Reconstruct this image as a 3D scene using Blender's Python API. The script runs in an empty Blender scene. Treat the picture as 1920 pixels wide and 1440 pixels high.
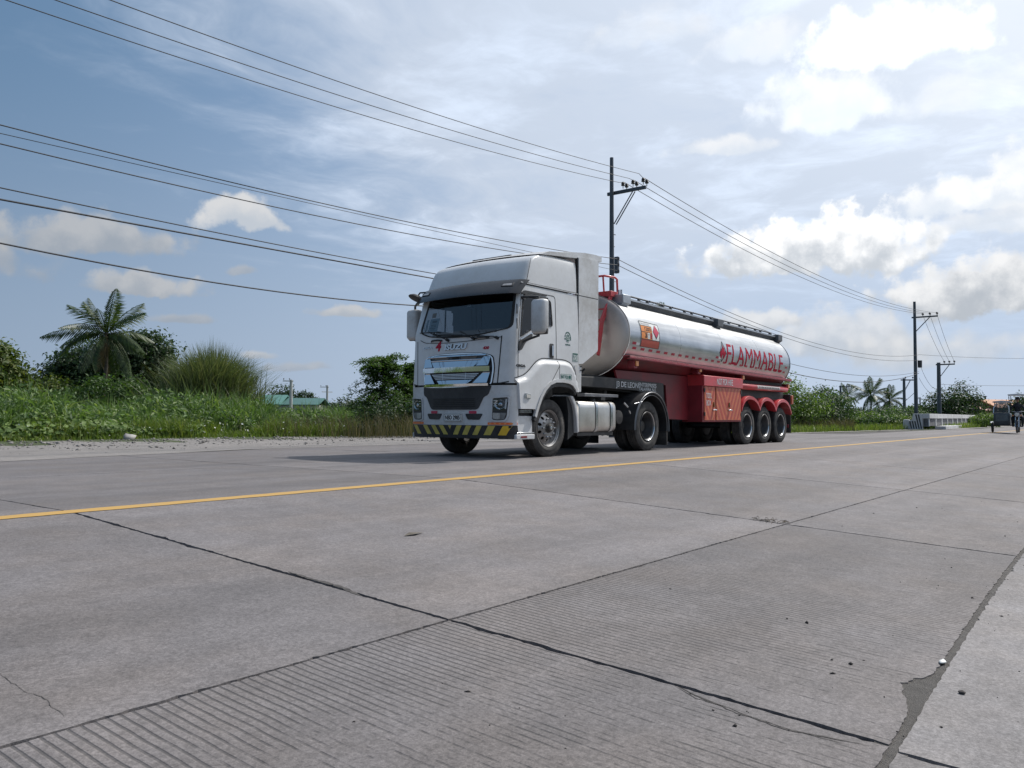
import bpy, bmesh, math, random
import numpy as np
from mathutils import Vector, Matrix

scene = bpy.context.scene
COL = scene.collection
R = math.radians
rng = np.random.default_rng(7)
random.seed(7)

# ------------------------------------------------------------------ camera
F_PX, YAW, PITCH, ROLL, CAM_H = 1525.4, 0.66989, 0.0394, 0.0038, 0.7359     # focal length in pixels of a 1920 wide frame
_d = np.array([math.cos(YAW)*math.cos(PITCH), math.sin(YAW)*math.cos(PITCH), math.sin(PITCH)])
_r = np.array([math.sin(YAW), -math.cos(YAW), 0.0])
_u = np.cross(_r, _d)
_r2 = _r*math.cos(ROLL) + _u*math.sin(ROLL)
_u2 = _u*math.cos(ROLL) - _r*math.sin(ROLL)
cam_data = bpy.data.cameras.new('camera')
cam_data.sensor_width = 36.0
cam_data.lens = F_PX/1920*36.0
cam_data.clip_start = 0.05
cam_data.clip_end = 9000.0
cam = bpy.data.objects.new('camera', cam_data)
COL.objects.link(cam)
M = Matrix.Identity(4)
for i in range(3):
    M[i][0] = _r2[i]; M[i][1] = _u2[i]; M[i][2] = -_d[i]
M[2][3] = CAM_H
cam.matrix_world = M
scene.camera = cam

def ray(px, py):
    return _d*F_PX + _r2*(px-960) - _u2*(py-720)
def at_y(px, py, Y):
    v = ray(px, py); t = Y/v[1]
    return np.array([v[0]*t, Y, CAM_H+v[2]*t])
def at_x(px, py, X):
    v = ray(px, py); t = X/v[0]
    return np.array([X, v[1]*t, CAM_H+v[2]*t])
def at_depth(px, py, D):
    v = ray(px, py); t = D/F_PX
    return np.array([0, 0, CAM_H]) + v*t
def ground(px, D):
    """ground point (z = 0) in the direction of picture column px, D metres in front of the lens"""
    q = at_depth(px, 780, D)
    return q[0], q[1]

# ------------------------------------------------------------------ node helpers
class NT:
    def __init__(s, tree):
        s.t = tree; s.n = tree.nodes; s.l = tree.links
    def new(s, typ, **kw):
        n = s.n.new(typ)
        for k, v in kw.items(): setattr(n, k, v)
        return n
    def put(s, sock, v):
        if v is None: return
        if hasattr(v, 'is_output'): s.l.new(v, sock)
        elif isinstance(v, (tuple, list)) and len(v) == 3 and sock.type == 'RGBA': sock.default_value = (*v, 1)
        else: sock.default_value = v
    def math(s, op, a, b=None, c=None, clamp=False):
        n = s.new('ShaderNodeMath', operation=op, use_clamp=clamp)
        for i, v in enumerate((a, b, c)): s.put(n.inputs[i], v)
        return n.outputs[0]
    def vmath(s, op, a, b=None, out=0):
        n = s.new('ShaderNodeVectorMath', operation=op)
        s.put(n.inputs[0], a); s.put(n.inputs[1], b)
        return n.outputs[out]
    def scale(s, a, f):
        n = s.new('ShaderNodeVectorMath', operation='SCALE')
        s.put(n.inputs[0], a); s.put(n.inputs['Scale'], f)
        return n.outputs[0]
    def mix(s, f, a, b, blend='MIX'):
        n = s.new('ShaderNodeMix', data_type='RGBA', blend_type=blend)
        s.put(n.inputs[0], f); s.put(n.inputs[6], a); s.put(n.inputs[7], b)
        return n.outputs[2]
    def noise(s, vec, scale, detail=4, rough=.5, dist=0, out='Fac', lac=2.0):
        n = s.new('ShaderNodeTexNoise')
        s.put(n.inputs['Vector'], vec); n.inputs['Scale'].default_value = scale
        n.inputs['Detail'].default_value = detail; n.inputs['Roughness'].default_value = rough
        n.inputs['Distortion'].default_value = dist; n.inputs['Lacunarity'].default_value = lac
        return n.outputs[out]
    def vor(s, vec, scale, out='Distance', feature='F1'):
        n = s.new('ShaderNodeTexVoronoi', feature=feature)
        s.put(n.inputs['Vector'], vec); n.inputs['Scale'].default_value = scale
        return n.outputs[out]
    def ramp(s, f, stops, interp='LINEAR'):
        n = s.new('ShaderNodeValToRGB'); e = n.color_ramp.elements; n.color_ramp.interpolation = interp
        while len(e) < len(stops): e.new(0.5)
        for i, (p, c) in enumerate(stops):
            e[i].position = p
            e[i].color = (c, c, c, 1) if not isinstance(c, (tuple, list)) else (*c, 1)
        s.put(n.inputs[0], f)
        return n.outputs[0]
    def smooth(s, f, a, b, lo=0., hi=1.):
        n = s.new('ShaderNodeMapRange', interpolation_type='SMOOTHSTEP')
        s.put(n.inputs[0], f); s.put(n.inputs[1], a); s.put(n.inputs[2], b)
        n.inputs[3].default_value = lo; n.inputs[4].default_value = hi
        return n.outputs[0]
    def xyz(s, v):
        n = s.new('ShaderNodeSeparateXYZ'); s.put(n.inputs[0], v)
        return n.outputs
    def comb(s, x, y, z):
        n = s.new('ShaderNodeCombineXYZ')
        for i, v in enumerate((x, y, z)): s.put(n.inputs[i], v)
        return n.outputs[0]

# ------------------------------------------------------------------ sun, sky, exposure
SUN = np.array([0.82, -0.25, 1.0]); SUN = SUN/np.linalg.norm(SUN)
sun_el = math.asin(SUN[2]); sun_rot = math.atan2(SUN[0], SUN[1])
world = bpy.data.worlds.new('World'); scene.world = world; world.use_nodes = True
wt = NT(world.node_tree); wt.n.clear()
w_out = wt.new('ShaderNodeOutputWorld'); w_bg = wt.new('ShaderNodeBackground')
w_bg.inputs['Strength'].default_value = 0.10
wt.l.new(w_bg.outputs[0], w_out.inputs[0])
sky = wt.new('ShaderNodeTexSky', sky_type='NISHITA')
sky.sun_disc = False; sky.sun_elevation = sun_el; sky.sun_rotation = sun_rot
sky.altitude = 20; sky.air_density = 1.0; sky.dust_density = 1.6; sky.ozone_density = 2.0
gen = wt.new('ShaderNodeTexCoord').outputs['Generated']
dirv = wt.vmath('NORMALIZE', gen)
dx, dy, dz = wt.xyz(dirv)
zc = wt.math('MAXIMUM', dz, 0.03)
zs = wt.math('ADD', zc, 0.05)
plane = wt.comb(wt.math('DIVIDE', dx, zs), wt.math('DIVIDE', dy, zs), 0.0)     # a flat cloud deck seen from below
sun_dot = wt.math('MAXIMUM', wt.vmath('DOT_PRODUCT', dirv, tuple(SUN), out=1), 0.0)
glow = wt.math('POWER', sun_dot, 5.0)
CLOUD = 10.0                                     # radiance of sunlit cloud before the 0.1 strength
# high thin veil: dense towards the sun's side of the sky, torn into wisps at its edge
warp = wt.noise(plane, 0.9, 3, .55, out='Color')
pl2 = wt.vmath('ADD', plane, wt.scale(wt.vmath('SUBTRACT', warp, (.5, .5, .5)), 0.9))
side = wt.vmath('DOT_PRODUCT', dirv, (0.90, -0.44, 0.10), out=1)                # which side of the sky
mp = wt.new('ShaderNodeMapping'); wt.put(mp.inputs[0], pl2)
mp.inputs['Rotation'].default_value = (0, 0, R(-62)); mp.inputs['Scale'].default_value = (0.55, 1.9, 1)
wisps = wt.noise(mp.outputs[0], 1.1, 5, .62)
puffs = wt.noise(pl2, 2.1, 6, .62)
veil_n = wt.math('ADD', wt.math('MULTIPLY', wisps, 0.5), wt.math('MULTIPLY', puffs, 0.5))
side_e = wt.math('MULTIPLY_ADD', wt.math('SUBTRACT', dz, 0.35), 0.80, side)       # the veil's edge slants: further left higher up
elev_gate = wt.smooth(dz, 0.05, 0.24)
veil_base = wt.smooth(side_e, -0.06, 0.50)
veil = wt.smooth(wt.math('MULTIPLY_ADD', veil_base, 0.48, veil_n), 0.53, 0.96)
veil = wt.math('MULTIPLY', veil, wt.math('MULTIPLY', elev_gate, wt.smooth(side_e, -0.26, 0.10)))
low_haze = wt.math('MULTIPLY', wt.smooth(dz, 0.42, -0.02), 0.78)                # whitish air towards the horizon
veil_col = wt.mix(wt.smooth(glow, 0.05, 0.9), (0.72, 0.82, 0.98), (1.0, 1.02, 1.04))
veil_col = wt.scale(veil_col, wt.math('MULTIPLY', wt.math('MULTIPLY_ADD', glow, 5.5, 8.2), wt.smooth(puffs, .45, .75, .96, 1.22)))
sky_c = wt.mix(wt.smooth(side, -0.2, 0.75), wt.mix(0.84, sky.outputs[0], (1.28, 2.38, 3.90)), wt.mix(0.80, sky.outputs[0], (3.9, 5.5, 8.1)))
sky_c = wt.mix(low_haze, sky_c, wt.mix(wt.smooth(side, -0.5, 0.85), (3.0, 3.85, 5.1), (5.6, 6.5, 7.9)))
sky_c = wt.mix(veil, sky_c, veil_col)
# cumulus: each is a direction in the sky, a size and a density; edges broken by noise
cn1 = wt.noise(dirv, 11.0, 5, .60, out='Color')
cn2 = wt.noise(dirv, 30.0, 6, .66, out='Fac')
cwarp = wt.vmath('SUBTRACT', cn1, (.5, .5, .5))
billow = wt.vor(wt.vmath('ADD', dirv, wt.scale(cwarp, 0.05)), 46.0, feature='SMOOTH_F1')
WARPED = {a: wt.vmath('ADD', dirv, wt.scale(cwarp, a)) for a in (.022, .045, .09)}
E_ALL = wt.math('ADD', wt.math('MULTIPLY_ADD', cn2, .95, -.475), wt.math('MULTIPLY_ADD', billow, .60, -.24))
S_ALL = wt.math('ADD', wt.math('MULTIPLY_ADD', cn2, 1.7, -.85), wt.math('MULTIPLY_ADD', billow, -1.1, .42))
CUMULUS = [  # px, py, half width, half height, brightness, density, grey base
    (452, 414, 90, 46, 7.4, .9, .35), (165, 452, 180, 54, 5.4, .75, .5), (262, 536, 115, 30, 5.6, .8, .5),
    (652, 590, 68, 20, 5.9, .8, .4), (452, 512, 34, 16, 5.2, .6, .4), (345, 598, 72, 16, 4.8, .6, .4),
    (1538, 478, 225, 88, 11.5, 1.0, .85), (1665, 85, 165, 85, 13, .85, .1), (1550, 205, 140, 80, 12, .65, .15), (1420, 95, 120, 62, 11, .5, .1), (1230, 60, 150, 50, 10, .35, .1), (1800, 190, 150, 60, 11, .4, .2),
    (1855, 375, 160, 50, 11, .9, .4), (1900, 425, 150, 40, 10, .7, .4), (1858, 562, 185, 74, 9.5, .95, .85), (1590, 648, 190, 74, 8.2, .7, .6),
    (1740, 668, 200, 60, 7.8, .55, .5), (1420, 606, 90, 34, 8.5, .8, .6), (485, 667, 36, 13, 5.8, .7, .4), (560, 690, 90, 14, 4.8, .5, .4),
    (1362, 280, 110, 26, 10, .7, .3), (2120, 320, 220, 100, 11, .8, .4), (-180, 470, 220, 66, 5.0, .6, .5)]
UPW = np.array([0, 0, 1.0])
for (px, py, hw, hh, br, dens, grey) in CUMULUS:
    c = ray(px, py); c = c/np.linalg.norm(c)
    rt = np.cross(c, UPW); rt /= np.linalg.norm(rt); up = np.cross(rt, c)
    su = hw/F_PX; sv = hh/F_PX
    A = rt/su; B = up/sv
    want = .75*(su*sv)**.5+.006
    wdir = WARPED[min(WARPED, key=lambda a: abs(a-want))]
    u = wt.vmath('DOT_PRODUCT', wdir, tuple(A), out=1)
    v = wt.vmath('DOT_PRODUCT', wdir, tuple(B), out=1)
    v2 = wt.math('MULTIPLY_ADD', wt.math('MINIMUM', v, 0.0), 1.1, v)
    rad = wt.vmath('LENGTH', wt.comb(u, v2, 0.0), out=1)
    soft = .30+.65*(1-dens)
    d = wt.smooth(wt.math('ADD', rad, E_ALL), 1.0, 1.0-soft, 0., dens)
    sh = wt.smooth(wt.math('ADD', v, S_ALL), 0.75, -0.55)
    dark = br*(1-.52*grey)
    sky_c = wt.mix(d, sky_c, wt.mix(sh, (br*1.0, br*1.0, br*1.0), (dark*.93, dark*1.0, dark*1.09)))
wt.l.new(sky_c, w_bg.inputs['Color'])
world.cycles.sampling_method = 'MANUAL'; world.cycles.sample_map_resolution = 512

sun_data = bpy.data.lights.new('sun', 'SUN')
sun_data.energy = 4.1; sun_data.angle = R(0.55); sun_data.color = (1.0, 0.955, 0.89)
sun = bpy.data.objects.new('sun', sun_data); COL.objects.link(sun)
sun.rotation_euler = Vector((-SUN[0], -SUN[1], -SUN[2])).to_track_quat('-Z', 'Y').to_euler()
sun.location = (0, 0, 60)
scene.view_settings.view_transform = 'Standard'
scene.view_settings.look = 'None'
scene.view_settings.gamma = 1.0
scene.view_settings.exposure = 0.0
scene.view_settings.use_curve_mapping = False
scene.render.engine = 'CYCLES'
scene.cycles.max_bounces = 8
scene.cycles.transparent_max_bounces = 12
scene.cycles.use_denoising = True

# ------------------------------------------------------------------ materials
def bsdf_mat(name):
    m = bpy.data.materials.new(name); m.use_nodes = True
    t = NT(m.node_tree); t.n.clear()
    out = t.new('ShaderNodeOutputMaterial'); b = t.new('ShaderNodeBsdfPrincipled')
    t.l.new(b.outputs[0], out.inputs[0])
    return m, t, b, out

MATS = {}
def mat(name, col, rough=.5, metal=0., var=.12, scale=6., dirt=None, dirt_amt=0., coat=0., bump=0., bump_scale=60., spec=None, island=0.):
    """a plain painted / rubber / metal surface: slight mottling, optional dust, optional fine relief"""
    if name in MATS: return MATS[name]
    m, t, b, out = bsdf_mat(name)
    pos = t.new('ShaderNodeTexCoord').outputs['Object']
    n = t.noise(pos, scale, 5, .6)
    lo = tuple(c*(1-var) for c in col); hi = tuple(min(1, c*(1+var)) for c in col)
    c = t.mix(t.smooth(n, .3, .7), lo, hi)
    if dirt:
        n2 = t.noise(pos, scale*.45, 8, .68)
        n3 = t.noise(pos, scale*9, 3, .6)
        dm = t.math('MULTIPLY', t.smooth(t.math('ADD', n2, t.math('MULTIPLY', n3, .25)), .5, .85), dirt_amt)
        c = t.mix(dm, c, dirt)
    if island:
        g = t.new('ShaderNodeNewGeometry').outputs['Random Per Island']
        c = t.mix(1.0, c, t.mix(g, (1-island,)*3, (1+island,)*3), 'MULTIPLY')
    t.put(b.inputs['Base Color'], c)
    t.put(b.inputs['Roughness'], t.math('MULTIPLY_ADD', n, .2*rough, rough*.9))
    b.inputs['Metallic'].default_value = metal
    if spec is not None: b.inputs['Specular IOR Level'].default_value = spec
    if coat:
        b.inputs['Coat Weight'].default_value = coat; b.inputs['Coat Roughness'].default_value = .06
    if bump:
        bn = t.new('ShaderNodeBump'); bn.inputs['Strength'].default_value = bump; bn.inputs['Distance'].default_value = .004
        t.put(bn.inputs['Height'], t.noise(pos, bump_scale, 4, .6)); t.l.new(bn.outputs[0], b.inputs['Normal'])
    MATS[name] = m
    return m

def glass_mat(name, tint, refl=1.0, base=.045):
    m = bpy.data.materials.new(name); m.use_nodes = True
    t = NT(m.node_tree); t.n.clear()
    out = t.new('ShaderNodeOutputMaterial')
    tr = t.new('ShaderNodeBsdfTransparent'); t.put(tr.inputs[0], tint)
    gl = t.new('ShaderNodeBsdfGlossy'); gl.inputs['Roughness'].default_value = .02; t.put(gl.inputs['Color'], (refl,)*3)
    lw = t.new('ShaderNodeLayerWeight'); lw.inputs[0].default_value = .5          # same from both sides of the sheet
    fr = t.math('MULTIPLY_ADD', t.math('POWER', lw.outputs['Facing'], 5.0), 1.0-base, base)
    mx = t.new('ShaderNodeMixShader')
    t.l.new(fr, mx.inputs[0]); t.l.new(tr.outputs[0], mx.inputs[1]); t.l.new(gl.outputs[0], mx.inputs[2])
    t.l.new(mx.outputs[0], out.inputs[0])
    MATS[name] = m
    return m

# ------------------------------------------------------------------ mesh helpers
def tag(o, label=None, cat=None, group=None, kind=None):
    if label: o['label'] = label
    if cat: o['category'] = cat
    if group: o['group'] = group
    if kind: o['kind'] = kind
    return o

def empty(name, loc, label=None, cat=None, group=None, rz=0.):
    o = bpy.data.objects.new(name, None); COL.objects.link(o)
    o.location = loc; o.rotation_euler = (0, 0, rz); o.empty_display_size = .3
    return tag(o, label, cat, group)

def link(name, me, parent=None, m=None, loc=None):
    o = bpy.data.objects.new(name, me); COL.objects.link(o)
    if m is not None and not me.materials: me.materials.append(m)
    if parent is not None: o.parent = parent
    if loc is not None: o.location = loc
    return o

def copy_tree(o, parent=None):
    c = o.copy(); COL.objects.link(c)
    if parent is not None: c.parent = parent
    for ch in list(o.children): copy_tree(ch, c)
    return c

class MB:
    """collects simple shapes into one mesh"""
    def __init__(s): s.v = []; s.f = []
    def add(s, vs, fs):
        k = len(s.v); s.v += [tuple(map(float, q)) for q in vs]; s.f += [tuple(i+k for i in f) for f in fs]; return s
    def box(s, x0, x1, y0, y1, z0, z1):
        return s.add([(x0,y0,z0),(x1,y0,z0),(x1,y1,z0),(x0,y1,z0),(x0,y0,z1),(x1,y0,z1),(x1,y1,z1),(x0,y1,z1)],
                     [(0,3,2,1),(4,5,6,7),(0,1,5,4),(1,2,6,5),(2,3,7,6),(3,0,4,7)])
    def loft(s, rings, closed=True, caps=True):
        n = len(rings[0]); vs = [q for r in rings for q in r]; fs = []
        for i in range(len(rings)-1):
            for j in range(n if closed else n-1):
                a = i*n+j; b = i*n+(j+1) % n
                fs.append((a, b, b+n, a+n))
        if caps:
            fs.append(tuple(reversed(range(n)))); fs.append(tuple(range((len(rings)-1)*n, len(rings)*n)))
        return s.add(vs, fs)
    def tube(s, pts, r, n=8, caps=True):
        pts = [np.array(p, float) for p in pts]
        rr = r if isinstance(r, (list, tuple)) else [r]*len(pts)
        rings = []; ref = None
        for i, p in enumerate(pts):
            t = pts[min(i+1, len(pts)-1)]-pts[max(i-1, 0)]; t = t/np.linalg.norm(t)
            if ref is None: ref = np.array([0, 0, 1.]) if abs(t[2]) < .9 else np.array([1., 0, 0])
            a = np.cross(t, ref); a /= np.linalg.norm(a); b = np.cross(a, t); ref = b
            rings.append([p+rr[i]*(a*math.cos(2*math.pi*k/n)+b*math.sin(2*math.pi*k/n)) for k in range(n)])
        return s.loft(rings, True, caps)
    def lathe(s, prof, n=40, axis='y', o=(0, 0, 0)):
        """profile of (radius, along-axis) pairs"""
        rings = []
        for (r, a) in prof:
            ring = []
            for k in range(n):
                c, q = math.cos(2*math.pi*k/n), math.sin(2*math.pi*k/n)
                if axis == 'y': ring.append((o[0]+r*c, o[1]+a, o[2]+r*q))
                elif axis == 'z': ring.append((o[0]+r*c, o[1]+r*q, o[2]+a))
                else: ring.append((o[0]+a, o[1]+r*c, o[2]+r*q))
            rings.append(ring)
        return s.loft(rings, True, False)
    def prism(s, poly, plane, a0, a1):
        """polygon in plane 'xz' / 'yz' / 'xy' pushed from a0 to a1 along the third axis"""
        def P(q, a):
            if plane == 'xz': return (q[0], a, q[1])
            if plane == 'yz': return (a, q[0], q[1])
            return (q[0], q[1], a)
        n = len(poly)
        return s.add([P(q, a0) for q in poly]+[P(q, a1) for q in poly],
                     [tuple(reversed(range(n))), tuple(range(n, 2*n))]+[(i, (i+1) % n, (i+1) % n+n, i+n) for i in range(n)])
    def grid(s, P):
        """P: rows of points"""
        n = len(P[0])
        return s.add([q for r in P for q in r], [(i*n+j, i*n+j+1, (i+1)*n+j+1, (i+1)*n+j) for i in range(len(P)-1) for j in range(n-1)])
    def mesh(s, name, smooth=None, weld=False):
        me = bpy.data.meshes.new(name); me.from_pydata(s.v, [], s.f)
        bm = bmesh.new(); bm.from_mesh(me)
        if weld: bmesh.ops.remove_doubles(bm, verts=bm.verts, dist=1e-5)
        bmesh.ops.recalc_face_normals(bm, faces=bm.faces)
        bm.to_mesh(me); bm.free()
        if smooth:
            me.shade_smooth(); me.set_sharp_from_angle(angle=R(smooth))
        return me
    def build(s, name, m, parent=None, smooth=None, bevel=0., seg=2, loc=None, weld=False):
        o = link(name, s.mesh(name, smooth, weld), parent, m, loc)
        if bevel:
            b = o.modifiers.new('bevel', 'BEVEL'); b.width = bevel; b.segments = seg; b.limit_method = 'ANGLE'; b.angle_limit = R(35)
            o.data.shade_smooth(); o.data.set_sharp_from_angle(angle=R(50))
        return o

def rounded(poly, r=.03, n=4):
    """round the corners of a 2-D polygon"""
    out = []; N = len(poly)
    rr = r if isinstance(r, (list, tuple)) else [r]*N
    for i in range(N):
        p = np.array(poly[i], float); a = np.array(poly[i-1], float); b = np.array(poly[(i+1) % N], float)
        la = np.linalg.norm(a-p); lb = np.linalg.norm(b-p); q = min(rr[i], .45*la, .45*lb)
        if q <= 1e-6: out.append(tuple(p)); continue
        s0 = p+(a-p)/la*q; s1 = p+(b-p)/lb*q
        for k in range(n+1):
            t = k/n; out.append(tuple((1-t)**2*s0+2*t*(1-t)*p+t*t*s1))
    return out

def flat_polys(polys):
    c = bpy.data.curves.new('flat', 'CURVE'); c.dimensions = '2D'; c.fill_mode = 'BOTH'
    for p in polys:
        sp = c.splines.new('POLY'); sp.points.add(len(p)-1); sp.use_cyclic_u = True
        for q, v in zip(sp.points, p): q.co = (v[0], v[1], 0, 1)
    o = bpy.data.objects.new('flat', c); me = bpy.data.meshes.new_from_object(o)
    r = ([(v.co.x, v.co.y) for v in me.vertices], [tuple(p.vertices) for p in me.polygons])
    bpy.data.objects.remove(o); bpy.data.curves.remove(c); bpy.data.meshes.remove(me)
    return r

def flat_text(txt, w, h, bold=.0, shear=0., res=3, space=1.0):
    c = bpy.data.curves.new('txt', 'FONT'); c.body = txt; c.offset = bold; c.resolution_u = res; c.space_character = space; c.shear = shear
    o = bpy.data.objects.new('txt', c); me = bpy.data.meshes.new_from_object(o)
    V = np.array([(v.co.x, v.co.y) for v in me.vertices]); Fs = [tuple(p.vertices) for p in me.polygons]
    lo = V.min(0); hi = V.max(0)
    V = (V-lo)/(hi-lo)*np.array([w, h])
    bpy.data.objects.remove(o); bpy.data.curves.remove(c); bpy.data.meshes.remove(me)
    return ([tuple(q) for q in V], Fs)

def wrap(name, flat, surf, m, parent, off=.004, th=.004, step=.12, tf=None, smooth=True, sm_angle=40):
    """lay a flat outline (holes allowed) on a curved surface as a thin solid piece: surf(a, b, offset) -> point"""
    V, Fs = flat
    if tf: V = [tf(*q) for q in V]
    bm = bmesh.new(); vs = [bm.verts.new((q[0], q[1], 0)) for q in V]
    for f in Fs:
        try: bm.faces.new([vs[i] for i in f])
        except ValueError: pass
    bmesh.ops.remove_doubles(bm, verts=bm.verts, dist=1e-5)
    A = np.array([v.co[:2] for v in bm.verts]); lo = A.min(0); hi = A.max(0)
    for ax in (0, 1):
        k = int((hi[ax]-lo[ax])/step)
        for i in range(1, k+1):
            c = lo[ax]+(hi[ax]-lo[ax])*i/(k+1)
            bmesh.ops.bisect_plane(bm, geom=bm.verts[:]+bm.edges[:]+bm.faces[:], dist=1e-6,
                                   plane_co=(c, 0, 0) if ax == 0 else (0, c, 0), plane_no=(1, 0, 0) if ax == 0 else (0, 1, 0))
    bnd = [e for e in bm.edges if len(e.link_faces) == 1]
    orig = {v: tuple(v.co[:2]) for v in bm.verts}
    if th > 0:
        r = bmesh.ops.extrude_edge_only(bm, edges=bnd)
        low = [g for g in r['geom'] if isinstance(g, bmesh.types.BMVert)]
        for v in low: orig[v] = (v.co.x, v.co.y, 1)
    for v in bm.verts:
        q = orig[v]; v.co = surf(q[0], q[1], off-th if len(q) == 3 else off)
    bmesh.ops.recalc_face_normals(bm, faces=bm.faces)
    me = bpy.data.meshes.new(name); bm.to_mesh(me); bm.free()
    if smooth: me.shade_smooth(); me.set_sharp_from_angle(angle=R(sm_angle))
    return link(name, me, parent, m)

def soup(name, V, Fc, m, parent=None, smooth=False):
    """fast mesh from numpy arrays; Fc is (n, 3) or (n, 4)"""
    V = np.asarray(V, np.float32).reshape(-1, 3); Fc = np.asarray(Fc, np.int32); k = Fc.shape[1]
    me = bpy.data.meshes.new(name)
    me.vertices.add(len(V)); me.vertices.foreach_set('co', V.ravel())
    me.loops.add(Fc.size); me.loops.foreach_set('vertex_index', Fc.ravel())
    me.polygons.add(len(Fc)); me.polygons.foreach_set('loop_start', np.arange(0, Fc.size, k, dtype=np.int32))
    me.polygons.foreach_set('loop_total', np.full(len(Fc), k, np.int32))
    me.update(calc_edges=True); me.validate()
    if smooth: me.shade_smooth()
    return link(name, me, parent, m)
# ================================================================== ground and road
Y_LINE, CROSS = 6.4533, 0.0512
def zr(Y): return 0.0 if Y >= Y_LINE else -CROSS*(Y_LINE-Y)
def on_road(px, py):
    """point of the near, sloping half of the road seen at a picture position"""
    v = ray(px, py); t = (CAM_H+CROSS*Y_LINE)/(CROSS*v[1]-v[2])
    return np.array([v[0]*t, v[1]*t, CAM_H+v[2]*t])

def concrete(name, grooves=False, base=(.174, .162, .165)):
    m, t, b, out = bsdf_mat(name)
    pos = t.new('ShaderNodeNewGeometry').outputs['Position']
    x, y, z = t.xyz(pos)
    rnd = t.new('ShaderNodeObjectInfo').outputs['Random']
    big = t.noise(pos, .33, 5, .6)
    streak = t.noise(t.comb(t.math('MULTIPLY', x, .16), t.math('MULTIPLY', y, 1.5), 0.), 1.0, 6, .62)
    mid = t.noise(pos, 3.2, 6, .65)
    grain = t.noise(pos, 75., 3, .7)
    fine = t.noise(pos, 240., 2, .7)
    val = t.math('MULTIPLY_ADD', big, .34, .70)
    val = t.math('MULTIPLY', val, t.smooth(streak, .3, .7, .88, 1.12))
    val = t.math('MULTIPLY', val, t.smooth(mid, .3, .7, .90, 1.10))
    speck = t.noise(pos, 28., 4, .7)
    val = t.math('MULTIPLY', val, t.smooth(grain, .28, .72, .76, 1.24))
    val = t.math('MULTIPLY', val, t.smooth(speck, .30, .70, .86, 1.14))
    val = t.math('MULTIPLY', val, t.smooth(fine, .25, .75, .82, 1.18))
    track = t.math('COSINE', t.math('MULTIPLY', t.math('SUBTRACT', y, 3.55), 3.4))
    val = t.math('MULTIPLY', val, t.math('SUBTRACT', 1.0, t.math('MULTIPLY', t.smooth(t.math('MULTIPLY_ADD', streak, 1.2, track), .5, 1.6), .10)))
    val = t.math('MULTIPLY', val, t.math('MULTIPLY_ADD', rnd, .22, .89))
    warm = t.noise(pos, 1.1, 4, .6)
    col = t.mix(t.smooth(warm, .35, .75), base, (base[0]*1.03, base[1]*.985, base[2]*.93))
    col = t.scale(col, val)
    # pits and short scratches
    pit = t.smooth(t.vor(pos, 23.), .13, .06)
    pit = t.math('MULTIPLY', pit, t.smooth(t.noise(pos, 2.2, 3, .6), .50, .68))
    sc = t.comb(t.math('MULTIPLY', x, 34.), t.math('MULTIPLY', y, 9.), 0.)
    scr = t.smooth(t.noise(sc, 1.0, 3, .7), .68, .78)
    scr = t.math('MULTIPLY', scr, t.smooth(t.noise(pos, .8, 4, .6), .42, .66))
    stain = t.smooth(t.noise(t.vmath('ADD', pos, (31., 7., 0.)), .55, 6, .66), .60, .80)
    dark = t.math('MAXIMUM', t.math('MULTIPLY', pit, .6), t.math('MULTIPLY', scr, .42))
    dark = t.math('MAXIMUM', dark, t.math('MULTIPLY', stain, .30))
    hgt = t.math('MULTIPLY_ADD', grain, .5, t.math('MULTIPLY', fine, .25))
    if grooves:
        wob = t.math('MULTIPLY', t.noise(t.comb(t.math('MULTIPLY', x, .5), t.math('MULTIPLY', y, 1.1), 0.), 2.0, 3, .6), .022)
        ph = t.math('FRACT', t.math('MULTIPLY', t.math('ADD', x, wob), 1/.038))
        line = t.smooth(t.math('ABSOLUTE', t.math('SUBTRACT', ph, .5)), .22, .06)
        row = t.math('FLOOR', t.math('MULTIPLY', t.math('ADD', x, wob), 1/.038))
        brk = t.noise(t.comb(t.math('MULTIPLY', row, 3.7), t.math('MULTIPLY', y, 5.5), 0.), 1.0, 4, .75)
        zone = t.noise(t.comb(t.math('MULTIPLY', x, .55), t.math('MULTIPLY', y, .9), 3.), 1.0, 4, .55)
        near_edge = t.smooth(y, 0.9, 2.5)
        far_fade = t.smooth(x, 15., 7.)
        gate = t.smooth(t.math('ADD', t.math('ADD', brk, t.math('MULTIPLY', zone, .85)), t.math('MULTIPLY', near_edge, .14)), .80, 1.06)
        g = t.math('MULTIPLY', t.math('MULTIPLY', line, gate), far_fade)
        dark = t.math('MAXIMUM', dark, t.math('MULTIPLY', g, .62))
        hgt = t.math('SUBTRACT', hgt, t.math('MULTIPLY', g, 1.6))
    col = t.mix(dark, col, (.050, .047, .047))
    t.put(b.inputs['Base Color'], col)
    b.inputs['Roughness'].default_value = .82
    b.inputs['Specular IOR Level'].default_value = .35
    bn = t.new('ShaderNodeBump'); bn.inputs['Strength'].default_value = .55; bn.inputs['Distance'].default_value = .004
    t.put(bn.inputs['Height'], hgt); t.l.new(bn.outputs[0], b.inputs['Normal'])
    return m
M_CONC = concrete('worn_concrete'); M_TINED = concrete('grooved_concrete', True); M_SHOULDER = concrete('pale_concrete', False, (.20, .192, .197))

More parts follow.
